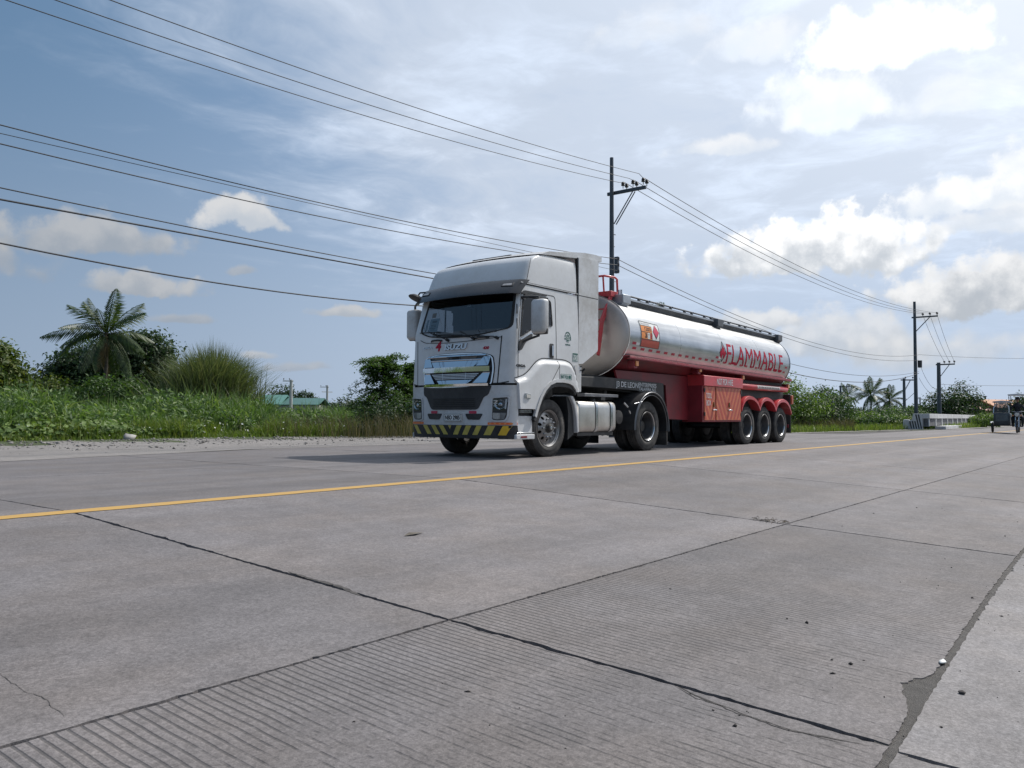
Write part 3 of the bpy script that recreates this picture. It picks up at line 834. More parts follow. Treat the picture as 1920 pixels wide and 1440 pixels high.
for r_ in range(5):
    xx = .715
    while xx < .84:
        w_ = .012+.03*random.random(); wrap('table_figure', flat_polys([rect(xx, min(.858, xx+w_), 1.785+.022*r_, 1.799+.022*r_)]), S_side, M_GREENINK, gs, off=.005, th=.002, step=1); xx += w_+.012+.02*random.random()

# --- lower side: bulged wing panel with the wheel arch, step, mudguard
ARCH = [(.73, 1.19), (.70, 1.24), (.62, 1.305), (.50, 1.345), (.30, 1.362), (.06, 1.355), (-.12, 1.30), (-.26, 1.20), (-.38, 1.06), (-.46, .92), (-.52, .80)]
WING = bez([(-1.07, 1.37), (-.78, 1.44), (-.44, 1.70), (-.28, 1.755), (.42, 1.765), (.64, 1.71), (.76, 1.55), (.86, 1.19)], r=.14)+ARCH+[(-.56, .86), (-.975, .86), (-1.02, 1.30)]
WTX, WTZ = [-1.07, -.78, -.60, -.44, -.34, -.25, .30, .46, .58, .67, .74, .80, .86], [1.37, 1.44, 1.57, 1.70, 1.742, 1.757, 1.765, 1.758, 1.73, 1.66, 1.55, 1.38, 1.19]
def bulge(S0):
    """the wing swells outwards just below its upper edge"""
    def S(x, z, o):
        d = float(np.interp(x, WTX, WTZ))-z; q = max(0., min(1., d/.10)); return S0(x, z, o+.055*q*q*(3-2*q))
    return S
for S in (S_side, S_far):
    S_0 = S; S = bulge(S_0); wg = wrap('wing_panel', flat_polys([WING]), S, M_WHITE, trk, off=.012, th=.05, step=.045, sm_angle=55)
    strip(dense(bez([(-1.07, 1.385), (-.78, 1.455), (-.44, 1.715), (-.28, 1.772), (.42, 1.782), (.66, 1.725), (.775, 1.56), (.875, 1.2)], r=.14)), .014, S_0, M_SEAL, wg, 'seam', .006, .004)
    strip(dense(bez([(.17, 1.75), (.19, 1.66), (-.06, 1.36)], r=.06)), .010, S, M_SEAL, wg, 'seam', .015, .004)
    strip(dense([(.18, 1.65), (.18, 1.36)]), .006, S, M_SEAL, wg, 'seam', .015, .004)
    arch = dense([(.735, 1.2)]+ARCH[1:]+[(-.56, .70)], .05)
    strip([(p[0], p[1]+.022) if abs(p[0]) < 2 else p for p in arch], .060, S, M_WHITE2, wg, 'arch_trim', .030, .05)
    strip([(p[0]+.01, p[1]-.045) for p in arch], .075, S, M_BLACKP, wg, 'arch_liner', .0, .12)
    S = S_0
    wrap('rear_corner_panel', flat_polys([rounded([(.875, 1.20), (.97, 1.20), (.985, 1.70), (.74, 1.70), (.80, 1.56)], .02)]), S, M_WHITE2, trk, off=.012, th=.05, step=.2)
    for zz in (1.60, 1.67): wrap('hinge', flat_polys([rounded(rect(.925, .985, zz, zz+.025), .005)]), S, M_BLACKP, trk, off=.022, th=.01)
    mk = wrap('side_repeater', flat_polys([rounded([(-.87, 1.045), (-.71, 1.035), (-.70, 1.11), (-.87, 1.135)], .02)]), S, M_DULLCHR, wg, off=.082, th=.02)
    wrap('repeater_lens', flat_polys([rounded([(-.835, 1.055), (-.725, 1.05), (-.72, 1.10), (-.835, 1.115)], .012)]), S, mat('clear_lens', (.62, .60, .56), .2), mk, off=.092, th=.012)
    wrap('wing_vent', flat_polys([rounded(rect(-.955, -.60, .785, .85), .01)]), S, M_BLACKP, trk, off=.02, th=.03)
    for zz in (.80, .825): wrap('vent_bar', flat_polys([rect(-.95, -.605, zz, zz+.008)]), S, M_DULLCHR, trk, off=.028, th=.01)
nf = wrap('notice_plate', flat_polys([rounded(rect(.215, .565, 1.405, 1.515), .008)]), S_side, M_SIGNW, trk, off=.071, th=.004)
wrap('plate_lettering', flat_text('NOT FOR HIRE', .31, .066, .03, space=.95), S_side, M_GREENINK, nf, off=.074, th=.003, step=1, tf=lambda a, b: (.235+a, 1.425+b))
wrap('plate_border', flat_polys([rect(.22, .56, 1.408, 1.512), rect(.226, .554, 1.414, 1.506)]), S_side, M_GREENINK, nf, off=.074, th=.003, step=1)
for s in (0, 1):
    F = (lambda y: y) if s == 0 else (lambda y: WD-y)
    def bx(mb, x0, x1, y0, y1, z0, z1):
        a, b_ = sorted((F(y0), F(y1))); return mb.box(x0, x1, a, b_, z0, z1)
    st = bx(MB(), -1.00, -.55, .02, .42, .40, .74).build('step_box', M_WHITE2, trk, bevel=.02)
    bx(MB(), -1.02, -.53, -.01, .42, .43, .455).build('step_tread', M_DULLCHR, st, bevel=.006)
    bx(MB(), -1.05, -.53, -.02, .40, .335, .42).build('step_skirt', M_WHITE2, st, bevel=.012)
    bx(MB(), -.93, -.76, -.026, -.018, .362, .392).build('reflector', mat('dark_red_lens', (.20, .015, .02), .25), st)
    bx(MB(), -.95, -.6, .05, .3, .745, .785).build('step_bracket', M_FRAME, st)
    mg = MB(); pr = [(.60, 1.12), (.70, 1.115), (.80, .98), (.875, .72), (.90, .44), (.84, .42), (.80, .72), (.73, .95)]
    a, b_ = sorted((F(.0), F(.42))); mg.prism(pr, 'xz', a, b_); mg.build('mudguard', M_WHITE2, trk, bevel=.015)
    gl = MB(); a, b_ = sorted((F(.06), F(.44))); gl.prism([(.55, 1.10), (.66, 1.10), (.76, .90), (.80, .40), (.60, .30), (.62, .8)], 'xz', a, b_); gl.build('inner_guard', M_BLACKP, trk)
MB().box(-.62, .72, .50, WD-.50, .95, 1.44).build('engine_cover', M_FRAME, trk)
MB().box(-.62, .74, .05, WD-.05, 1.395, 1.43).build('arch_roof', M_FRAME, trk)

# --- front: bumper, grilles, lamps, plate
def front_body(z0, z1, dz, name, m, off=.0, xr=-.98, parent=trk, nf=40):
    rings = []
    for z in np.arange(z0, z1+1e-6, dz):
        h = []
        for k in range(nf+1):
            yy = .0+(WD)*(.5-.5*math.cos(math.pi*k/nf)); h.append((fx(yy, z)-off, yy+(0 if 0 < k < nf else 0), z))
        rings.append([(xr, .0, z)]+h+[(xr, WD, z)])
    return MB().loft(rings, True, True).build(name, m, parent, smooth=40)
bump = front_body(.575, 1.265, .069, 'bumper', M_WHITE2, .012)
MB().box(-1.0, -.9, .1, WD-.1, .6, 1.4).build('front_crossmember', M_FRAME, trk)
LG = rounded([(.40, 1.262), (.47, 1.10), (.56, 1.07), (.68, .845), (1.80, .845), (1.93, 1.07), (2.02, 1.11), (2.02, 1.262)], [.03, .06, .06, .07, .07, .06, .06, .03])
lgp = wrap('lower_grille', flat_polys([LG]), S_front, M_BLACKP, trk, off=.022, th=.02, step=.1)
for zz in np.arange(.90, 1.06, .034):
    strip(dense([(.74, zz), (1.74, zz)]), .012, S_front, M_SEAL, lgp, 'grille_bar', .031, .01)
strip(dense([(.42, 1.285), (2.03, 1.285)]), .03, S_front, M_SEAL, trk, 'gap_strip', .004, .004)
for (a, b_) in ((.58, .96), (1.51, 1.92)):
    wrap('bumper_vent', flat_polys([rounded([(a, .775), (b_, .775), (b_-.06, .672), (a+.07, .668)], .03)]), S_front, M_BLACKP, bump, off=.02, th=.01, step=.1)
for (a, b_) in ((.715, .865), (1.64, 1.80)):
    wrap('tow_cap', flat_polys([rounded(rect(a, b_, .778, .824), .008)]), S_front, mat('red_reflector', (.45, .02, .07), .3, var=.1, scale=30), bump, off=.026, th=.02, step=.1)
np_ = wrap('number_plate', flat_polys([rounded(rect(1.03, 1.45, .638, .775), .01)]), S_front, M_SIGNW, trk, off=.034, th=.012, step=.2)
wrap('plate_number', flat_text('NBD 2985', .35, .078, .025, space=.98), S_front, M_BLACKINK, np_, off=.037, th=.003, step=1, tf=lambda a, b: (1.415-a, .668+b))
wrap('plate_border', flat_polys([rect(1.035, 1.445, .643, .77), rect(1.043, 1.437, .651, .762)]), S_front, M_BLACKINK, np_, off=.036, th=.002, step=.3)
def lamp_unit(F):
    P = lambda poly: [(F(a), b) for a, b in poly]
    hs = wrap('headlamp', flat_polys([rounded(P([(.05, 1.085), (.40, 1.065), (.42, .66), (.32, .635), (.13, .645), (.085, .72)]), .03)]), S_front, M_BLACKP, trk, off=.018, th=.012, step=.1)
    wrap('lamp_bezel', flat_polys([rounded(P([(.05, 1.085), (.40, 1.065), (.42, .66), (.32, .635), (.13, .645), (.085, .72)]), .03), rounded(P([(.075, 1.06), (.375, 1.042), (.395, .675), (.31, .66), (.15, .668), (.11, .73)]), .03)]), S_front, M_WHITE2, hs, off=.030, th=.02, step=.1)
    # bowl reflector: facets dished into the housing
    c = (F(.235), .935); rows = []
    for (rr, dd) in ((1.0, .030), (.8, .016), (.55, .010), (.25, .022), (.1, .026)):
        rows.append([S_front(c[0]+rr*.105*math.cos(t), c[1]+rr*.085*math.sin(t), dd) for t in np.linspace(0, 2*math.pi, 13)])
    MB().grid(rows).build('reflector_bowl', M_CHROME, hs)
    wrap('lamp_fin', flat_polys([rounded(P([(.10, 1.03), (.13, 1.03), (.15, .86), (.12, .85)]), .01)]), S_front, M_DULLCHR, hs, off=.029, th=.008)
    for (a0, a1, z) in ((.29, .36, .99), (.285, .36, .945), (.29, .36, .90)): wrap('lamp_fin', flat_polys([P(rect(a0, a1, z, z+.02))]), S_front, M_DULLCHR, hs, off=.027, th=.008)
    wrap('headlamp_lens', flat_polys([rounded(P([(.08, 1.055), (.372, 1.038), (.385, .83), (.115, .82)]), .03)]), S_front, M_LENS, hs, off=.036, th=.0, step=.1)
    fl = wrap('fog_lamp', flat_polys([rounded(P([(.12, .79), (.375, .795), (.38, .69), (.30, .672), (.16, .68)]), .015)]), S_front, mat('grey_lamp', (.16, .165, .17), .3, var=.25, scale=14), hs, off=.030, th=.012, step=.1)
    wrap('fog_lens', flat_polys([rounded(P([(.24, .785), (.37, .79), (.372, .697), (.30, .682), (.24, .686)]), .012)]), S_front, mat('clear_lens2', (.36, .36, .35), .15, var=.2, scale=30), fl, off=.035, th=.004, step=.1)
lamp_unit(lambda a: a); lamp_unit(lambda a: WD-a)
for (a, b_) in ((.0, .48), (WD-.42, WD-.0)):
    ow = wrap('orange_reflector', flat_polys([rounded(rect(a, b_, .585, .625), .006)]), S_front, M_ORANGE, bump, off=.022, th=.010, step=.06)
    for k in range(5):
        q = a+(b_-a)*(k+.3)/5; wrap('reflector_facet', flat_polys([rect(q, q+.04, .593, .617)]), S_front, M_AMBER, ow, off=.0235, th=.002, step=1)
bar = front_body(.345, .572, .0567, 'hazard_bar', M_FRAME, .016, -1.0)
for k, (a0, a1, m_) in enumerate([(.035, .19, M_BRTY), (.335, .475, M_PALEY), (.60, .71, M_PALEY), (.82, .935, M_PALEY), (1.035, 1.15, M_PALEY), (1.49, 1.60, M_PALEY), (1.70, 1.81, M_PALEY), (1.93, 2.05, M_PALEY), (2.24, 2.35, M_PALEY)]):
    sl = .11 if a0 < 1.2 else -.11
    wrap('hazard_stripe', flat_polys([[(a0, .568), (a1, .568), (a1+sl, .405), (a0+sl, .405)]]), S_front, m_, bar, off=.0185, th=.002, step=.08)
wrap('hazard_stripe', flat_polys([[(1.28, .568), (1.36, .568), (1.32, .50)]]), S_front, M_PALEY, bar, off=.0185, th=.002)

# chrome grille: a dished surround, two folded bars and dark slats between them
GR = rounded([(.40, 1.285), (.36, 1.56), (.40, 1.775), (.62, 1.83), (1.15, 1.85), (1.70, 1.84), (1.98, 1.785), (2.04, 1.56), (1.985, 1.25), (1.5, 1.235), (.9, 1.245)], [.04, .1, .06, .2, .3, .2, .06, .1, .04, .2, .2])
M_DKCHR = mat('grille_backing', (.035, .038, .045), .18, 0., var=.1)
gro = wrap('front_grille', flat_polys([GR]), S_front, M_DKCHR, trk, off=.012, th=.01, step=.08)
wrap('grille_rim', flat_polys([GR, inset(GR, .022)]), S_front, M_CHROME, gro, off=.026, th=.02, step=.08)
wrap('grille_black_line', flat_polys([[(p[0]+(p[0]-1.2)*.012, p[1]+(p[1]-1.54)*.03) for p in GR], GR]), S_front, M_SEAL, gro, off=.004, th=.003, step=.08)  # thin black line round the grille's outer edge
def folded(name, prof, y_at, m=M_CHROME, parent=gro):
    """horizontal bar: profile of (z, stand-off), ends following y_at(z)"""
    rows = []
    for (z, o) in prof:
        a, b_ = y_at(z); rows.append([S_front(a+(b_-a)*k/28, z, o) for k in range(29)])
    return MB().grid(rows).build(name, m, parent, smooth=12)
cy = 1.21
trap = lambda w_top, w_bot, z_top, z_bot: (lambda z: (cy-(w_bot+(w_top-w_bot)*(z-z_bot)/(z_top-z_bot)), cy+(w_bot+(w_top-w_bot)*(z-z_bot)/(z_top-z_bot))))
folded('grille_bar', [(1.71, .030), (1.605, .078), (1.598, .079)], trap(.60, .47, 1.71, 1.598))
folded('grille_bar', [(1.598, .078), (1.51, .071), (1.504, .03)], lambda z: (.415, 2.0))
folded('grille_bar', [(1.368, .036), (1.305, .068), (1.30, .069)], trap(.42, .33, 1.368, 1.30))
folded('grille_bar', [(1.30, .068), (1.258, .0645), (1.252, .03)], lambda z: (.44, 1.96))
folded('grille_bar', [(1.815, .028), (1.79, .046), (1.782, .040)], lambda z: (.52, 1.90))
folded('grille_bar', [(1.735, .030), (1.722, .040), (1.712, .036)], trap(.63, .60, 1.735, 1.712))
# cheeks left and right between the bars
for s in (-1, 1):
    for (pts) in ([(.645, 1.775, .024), (.785, 1.765, .03), (.765, 1.61, .075), (.515, 1.61, .075)], [(.635, 1.495, .024), (.775, 1.495, .028), (.745, 1.31, .068), (.455, 1.31, .068)]):
        MB().add([S_front(cy+s*a, z, o) for a, z, o in pts], [(0, 1, 2, 3)]).build('grille_cheek', M_CHROME, gro)
mesh_ = wrap('grille_mesh', flat_polys([rounded([(cy-.61, 1.50), (cy+.61, 1.50), (cy+.43, 1.37), (cy-.43, 1.37)], .02)]), S_front, M_BLACKP, gro, off=.022, th=.01, step=.1)
for zz in (1.472, 1.447, 1.42, 1.395):
    hw_ = .43+(zz-1.37)/.13*.16; strip(dense([(cy-hw_, zz), (cy+hw_, zz)]), .012, S_front, M_DULLCHR, mesh_, 'grille_slat', .042, .012)
for a in (-.28, .28): strip(dense([(cy+a, 1.495), (cy+a*.95, 1.375)]), .010, S_front, M_DULLCHR, mesh_, 'grille_slat', .036, .012)
for (a0, a1) in ((.70, 1.08), (1.34, 1.74)):
    wrap('grille_top_patch', flat_polys([rounded([(a0, 1.79), (a1, 1.795), (a1-.03, 1.725), (a0+.05, 1.725)], .03)]), S_front, mat('brown_reflection', (.14, .115, .10), .3, .6), gro, off=.020, th=.008)  # two brown patches paint the reflections along the grille's top edge
wrap('grille_top_patch', flat_polys([rounded(rect(1.13, 1.28, 1.735, 1.78), .008)]), S_front, M_SEAL, gro, off=.020, th=.008)
# front panel lines, badges
strip(dense([(.245, 2.12), (.30, 1.30)]), .020, S_front, M_SEAL, trk)
strip(dense([(WD-.17, 2.12), (WD-.22, 1.30)]), .014, S_front, M_SEAL, trk)
strip(dense(bez([(.25, 2.10), (.9, 2.055), (1.5, 2.045), (2.05, 2.08), (2.2, 2.14)], r=.2)), .012, S_front, M_SEAL, trk)
strip(dense([(.02, 1.335), (.25, 1.30), (1.2, 1.275), (WD-.25, 1.29), (WD-.02, 1.33)]), .022, S_front, M_SEAL, trk)
wrap('maker_badge', flat_text('ISUZU', .54, .105, .045, shear=.15), S_front, M_DULLCHR, trk, off=.024, th=.024, step=.3, tf=lambda a, b: (1.48-a, 1.915+b))
wrap('badge_outline', flat_text('ISUZU', .54, .105, .075, shear=.15), S_front, M_SEAL, trk, off=.008, th=.008, step=.3, tf=lambda a, b: (1.48-a, 1.915+b))
wrap('series_badge', flat_text('GIGA', .27, .045, .03), S_front, M_DULLCHR, trk, off=.012, th=.01, step=.3, tf=lambda a, b: (2.09-a, 1.96+b))
wrap('fleet_number', flat_text('4', .155, .19, .035, shear=.2), S_front, M_REDINK, trk, off=.005, th=.004, step=.3, tf=lambda a, b: (1.735-a, 1.905+b))
wrap('power_badge', flat_text('420', .125, .052, .03, shear=.2), S_front, M_REDINK, trk, off=.008, th=.007, step=.3, tf=lambda a, b: (.61-a, 1.895+b))
for (a0, a1) in ((.49, .76), (1.56, 1.86)):
    gp = [S_front(a, 2.105 if 0 < i < 4 else 2.095, .05 if 0 < i < 4 else .0) for i, a in enumerate(np.linspace(a0, a1, 5))]
    MB().tube(gp, .016, 8).build('grab_handle', M_BLACKP, trk, smooth=60)
for (a0, z0, a1, z1) in ((1.40, 2.10, 1.92, 2.27), (.80, 2.10, 1.36, 2.19), (.32, 2.09, .88, 2.15)):
    wp = MB(); wp.tube([S_front(a0, z0, .05), S_front(a0+.05, z0+.02, .06), S_front((a0+a1)/2, (z0+z1)/2, .045), S_front(a1, z1, .03)], .011, 6)
    wp.tube([S_front(a0, z0-.01, .0), S_front(a0, z0, .055)], .028, 8)
    wi = wp.build('wiper', M_SEAL, trk, smooth=60)
    dzz = .0
    MB().tube([S_front(a1-.30, z1-.02, .018), S_front(a1, z1, .022), S_front(a1+.30, z1+.01, .018)], .009, 6).build('wiper_blade', M_SEAL, wi, smooth=60)
# sun visor
rows = []
for k in range(9):
    q = k/8; z = 3.115-.275*q; o = .035+.155*q**.8
    rows.append([S_front(-.0+WD*j/36, z+.02*math.cos(2*(j/36-.5)), o) for j in range(37)])
vb = MB().grid(rows); vb.grid([[(p[0]+.012, p[1], p[2]-.006) for p in r_] for r_ in rows]); vb.grid([rows[-1], [(p[0]+.012, p[1], p[2]-.006) for p in rows[-1]]])
vis = vb.build('sun_visor', mat('smoked_acrylic', (.022, .023, .027), .22, var=.1), trk, smooth=50)
for a in (.66, 1.20, 1.80): MB().tube([S_front(a, 3.10, .05), S_front(a, 2.97, .12), S_front(a, 2.86, .18)], .012, 6).build('visor_stay', M_BLACKP, vis, smooth=60)
for a in (.13, WD-.36):
    w_ = wrap('marker_lamp', flat_polys([rounded([(a, 2.99), (a+.24, 3.0), (a+.22, 3.06), (a+.02, 3.06)], .012)]), lambda y, z, o: (fx(y, z)-(.035+.155*((3.115-z)/.275)**.8)-o, y, z), M_BLACKP, vis, off=.02, th=.02, step=.2)
    wrap('marker_lens', flat_polys([rounded([(a+.03, 3.005), (a+.21, 3.012), (a+.20, 3.048), (a+.04, 3.048)], .01)]), lambda y, z, o: (fx(y, z)-(.035+.155*((3.115-z)/.275)**.8)-o, y, z), mat('grey_marker_lens', (.40, .38, .37), .2), w_, off=.026, th=.006, step=.2)

# --- roof fairing, side deflectors, roof wing
FZ = [3.085, 3.2, 3.35, 3.47, 3.55, 3.605, 3.645, 3.68, 3.71, 3.725]
FXC = [-.775, -.725, -.655, -.585, -.50, -.39, -.24, -.02, .30, .60]
FYS = [.045, .046, .050, .055, .060, .068, .080, .105, .17, .34]
rings = []
for z, x0, y0 in zip(FZ, FXC, FYS):
    fr = []
    for k in range(33):
        yy = y0+(WD-2*y0)*(.5-.5*math.cos(math.pi*k/32)); h = WD/2-y0; dy = abs(yy-WD/2); r = min(.07, h*.3)
        x = x0-.13*(1-(dy/h)**2)
        if dy > h-r: x += r-math.sqrt(max(0, r*r-(min(dy, h)-(h-r))**2))
        fr.append((x, yy, z))
    xs0 = fr[0][0]
    near = [(.86+(xs0-.86)*k/8, y0, z) for k in range(8)]; far = [(xs0+(.86-xs0)*(k+1)/8, WD-y0, z) for k in range(8)]
    rings.append(near+fr+far)
MB().loft(rings, True, True).build('roof_fairing', M_WHITE, trk, smooth=35)
strip(dense([(-.70, 3.10), (-.56, 3.53)]), .008, lambda x, z, o: (x, np.interp(z, FZ, FYS)-o, z), M_SEAL, trk)
for s in (0, 1):
    F = (lambda y: y) if s == 0 else (lambda y: WD-y)
    S = (lambda x, z, o: (x, .05-o, z)) if s == 0 else (lambda x, z, o: (x, WD-.05+o, z))
    ext = wrap('side_deflector', flat_polys([rounded([(.925, 1.73), (1.06, 1.74), (1.60, 2.02), (1.63, 3.80), (1.40, 3.80), (.925, 3.775)], [.02, .03, .05, .03, .06, .02])]), S, M_WHITE2, trk, off=.02, th=.05, step=.2)
    wrap('deflector_seam', flat_polys([rect(.93, 1.60, 3.035, 3.05)]), S, M_SEAL, ext, off=.0215, th=.002, step=.3)
    wrap('gap_rubber', flat_polys([rounded([(.900, 1.72), (.925, 1.72), (.925, 3.775), (.890, 3.73)], .004)]), S, M_SEAL, trk, off=.006, th=.05, step=.3)
rows = []
for (x, z) in ((-.42, 3.655), (-.15, 3.745), (.2, 3.83), (.6, 3.895), (1.0, 3.945), (1.40, 3.97), (1.60, 3.965), (1.63, 3.95), (1.63, 3.815), (1.2, 3.80), (.5, 3.735), (.1, 3.70), (-.42, 3.65)):
    h = WD/2-.06; rows.append([(x+.16*(abs(t)**2.6), WD/2+h*t, z-(.045*abs(t)**4 if z > 3.82 else .0)) for t in np.linspace(-1, 1, 21)])
rw = MB().grid(rows)
rw.add([r_[0] for r_ in rows], [tuple(range(len(rows)))]); rw.add([r_[-1] for r_ in rows], [tuple(range(len(rows)))])
rw.build('roof_wing', M_WHITE2, trk, smooth=45)
MB().box(-.20, -.12, .80, 1.75, 3.70, 3.745).build('roof_hatch_strip', M_SEAL, trk, bevel=.01)

# --- mirrors
def mirror(F, x0, z0, z1, y0, y1):
    a, b_ = sorted((F(y0), F(y1)))
    h = MB(); pr = []
    rings = []
    for (x, ins) in ((x0-.07, .05), (x0-.055, .02), (x0-.01, 0), (x0+.09, 0)):
        rings.append([(x, p[0], p[1]) for p in rounded([(a+ins, z0+ins), (b_-ins, z0+ins), (b_-ins, z1-ins), (a+ins, z1-ins)], .06, 5)])
    hs = h.loft(rings).build('wing_mirror', M_WHITE2, trk, smooth=45)
    MB().box(x0+.091, x0+.095, a+.025, b_-.025, z0+.03, z1-.03).build('mirror_glass', M_MIRROR, hs)
    MB().box(x0+.02, x0+.088, a-.004, b_+.004, z0-.012, z0+.1).build('mirror_shroud', M_BLACKP, hs, bevel=.02)
    return hs
m1 = mirror(lambda y: y, -.80, 2.15, 2.745, -.44, -.155)
MB().tube([(-.86, .03, 2.80), (-.80, -.12, 2.80), (-.78, -.28, 2.79), (-.77, -.28, 2.70)], .020, 8).build('mirror_arm', M_BLACKP, m1, smooth=60)
MB().tube([(-.84, .03, 2.02), (-.80, -.14, 2.08), (-.77, -.28, 2.12), (-.77, -.28, 2.2)], .022, 8).build('mirror_arm', M_BLACKP, m1, smooth=60)
m2 = mirror(lambda y: WD-y, -.78, 2.21, 2.80, -.44, -.155)
MB().tube([(-.90, WD-.05, 2.92), (-.84, WD+.14, 2.90), (-.76, WD+.27, 2.86), (-.75, WD+.28, 2.76)], .022, 8).build('mirror_arm', M_BLACKP, m2, smooth=60)
MB().tube([(-.90, WD-.03, 2.15), (-.80, WD+.14, 2.17), (-.75, WD+.27, 2.2), (-.75, WD+.28, 2.3)], .022, 8).build('mirror_arm', M_BLACKP, m2, smooth=60)
rm = MB(); c = np.array([-.95, WD+.06, 2.98]); e1 = np.array([-.30, .85, .35]); e1 /= np.linalg.norm(e1); e3 = np.array([-.55, .1, -.75]); e3 -= e1*e3.dot(e1); e3 /= np.linalg.norm(e3); e2 = np.cross(e3, e1)
rr = []
for (q, d) in ((.02, -.07), (.7, -.05), (.97, -.01), (1, .01), (.94, .015)): rr.append([c+q*(.165*e1*math.cos(a)+.10*e2*math.sin(a))+d*e3 for a in np.linspace(0, 2*math.pi, 20)[:-1]])
m3 = rm.loft(rr).build('kerb_mirror', M_BLACKP, trk, smooth=50)
MB().tube([(-.82, WD-.10, 3.10), (-.90, WD-.0, 3.09), c-.05*e3], .016, 8).build('mirror_arm', M_BLACKP, m3, smooth=60)
m4 = lump('cab_beacon', (0, 0, 0), .03, M_DULLCHR, None, None); m4.parent = trk; m4.location = (-.80, WD-.16, 3.10)

# --- wheels
def tyre_mesh(rad, w, rin):
    h = w/2; pf = [(rin, -h*.62), (rin+.02, -h*.78), (rin+.05, -h*.93), (rin+.09, -h), (rin+.095, -h*.985), (rad-.11, -h*1.0), (rad-.10, -h*.97), (rad-.055, -h*.96), (rad-.02, -h*.88), (rad, -h*.76)]
    for g_ in (-.5, -.18, .18, .5): pf += [(rad, h*(g_-.05)), (rad-.014, h*(g_-.04)), (rad-.014, h*(g_+.04)), (rad, h*(g_+.05))]
    pf += [(r_, -a) for r_, a in pf[:10][::-1]]
    mb = MB().lathe(pf, 56)
    for k in range(56):          # shoulder lugs
        a = 2*math.pi*(k+.5)/56; ca, sa = math.cos(a), math.sin(a)
        for s in (-1, 1):
            q = [(rad-.03, s*h*.93, -.016), (rad+.002, s*h*.78, -.016), (rad+.002, s*h*.78, .016), (rad-.03, s*h*.93, .016), (rad-.05, s*h*.985, .011), (rad-.05, s*h*.985, -.011)]
            vv = [(r_*ca-t*sa, y, r_*sa+t*ca) for r_, y, t in q]; mb.add(vv, [(0, 1, 2, 3), (0, 3, 4, 5)])
    return mb.mesh('tyre', 40)
def rim_front():
    mb = MB().lathe([(.32, -.115), (.335, -.125), (.33, -.105), (.305, -.09), (.295, -.04), (.285, -.03)], 48)
    me_rim = mb
    # disc with ten hand holes, bulging outwards
    hole = [[(.222*math.cos(a0)+.030*math.cos(t), .222*math.sin(a0)+.030*math.sin(t)) for t in np.linspace(0, 2*math.pi, 13)[:-1]] for a0 in [2*math.pi*(k+.5)/10 for k in range(10)]]
    outer = [(.29*math.cos(t), .29*math.sin(t)) for t in np.linspace(0, 2*math.pi, 49)[:-1]]; inner = [(.085*math.cos(t), .085*math.sin(t)) for t in np.linspace(0, 2*math.pi, 25)[:-1]]
    def dome(a, b, o):
        r_ = math.hypot(a, b); y = np.interp(r_, [.085, .15, .185, .20, .25, .29], [-.120, -.120, -.112, -.095, -.055, -.045]); return (a, y-o, b)
    return me_rim, flat_polys([outer, inner]+hole), dome
TYRE_F = tyre_mesh(.52, .29, .315); TYRE_R = tyre_mesh(.53, .27, .31); TYRE_T = tyre_mesh(.505, .265, .305)
def flip(o): o.rotation_euler = (0, 0, math.pi)
rim_base, disc_flat, dome = rim_front()
def front_wheel(x, y, z, far=False):
    w_ = empty('wheel', (x, y, z)); w_.parent = trk
    if far: flip(w_)
    link('tyre', TYRE_F, w_, M_RUBBER)
    rim_base.build('rim', M_ALLOY, w_, smooth=35)
    wrap('wheel_disc', disc_flat, dome, M_ALLOY, w_, off=0, th=.012, step=.05)
    hb = MB().lathe([(.0, -.185), (.05, -.183), (.065, -.172), (.07, -.14), (.085, -.135), (.088, -.11)], 24).build('hub', M_HUB, w_, smooth=40)
    MB().lathe([(.0, -.189), (.03, -.187), (.034, -.18)], 16).build('hub_cap', M_DULLCHR, w_, smooth=40)
    MB().lathe([(.30, .10), (.20, .06), (.0, .05)], 24).build('brake_drum', M_FRAME, w_)
    nb = MB()
    for k in range(10):
        a = 2*math.pi*k/10; nb.lathe([(.017, -.11), (.017, -.142), (.010, -.146), (.009, -.165), (0, -.166)], 6, o=(.168*math.cos(a), 0, .168*math.sin(a)))
    nb.build('wheel_nuts', M_DULLCHR, w_)
    return w_
front_wheel(.035, .215, .52); front_wheel(.035, WD-.215, .52, True)
def dual_wheel(parent, x, y, z, far, tyre, rad, gap=.33, origin=(0, 0, 0)):
    """outer and inner tyre; the outer rim is deeply dished"""
    w_ = empty('wheel', (x-origin[0], y, z)); w_.parent = parent
    if far: flip(w_)
    link('tyre', tyre, w_, M_RUBBER); link('tyre', tyre, w_, M_RUBBER, (0, gap, 0))
    MB().lathe([(.305, -.105), (.318, -.118), (.312, -.125), (.30, -.10), (.285, -.085), (.275, .02), (.262, .06), (.255, .10), (.245, .125)], 48).build('rim', M_RIM, w_, smooth=32)
    MB().lathe([(.312, -.1255), (.303, -.120), (.299, -.110)], 48).build('rim_flange', M_DULLCHR, w_, smooth=60)
    MB().lathe([(.245, .125), (.20, .13), (.13, .13), (.125, .10), (.12, .03), (.105, .01), (.0, .0)], 32).build('hub', M_HUB, w_, smooth=32)
    nb = MB()
    for k in range(10):
        a = 2*math.pi*k/10; nb.lathe([(.018, .13), (.018, .10), (.011, .096), (.010, .07), (0, .068)], 6, o=(.168*math.cos(a), 0, .168*math.sin(a)))
    nb.build('wheel_nuts', M_RIM, w_)
    MB().lathe([(.305, .45), (.20, .46), (.0, .46)], 24).build('brake_drum', M_FRAME, w_)
    return w_
dual_wheel(trk, 3.66, .19, .53, False, TYRE_R, .53); dual_wheel(trk, 3.66, WD-.19, .53, True, TYRE_R, .53)

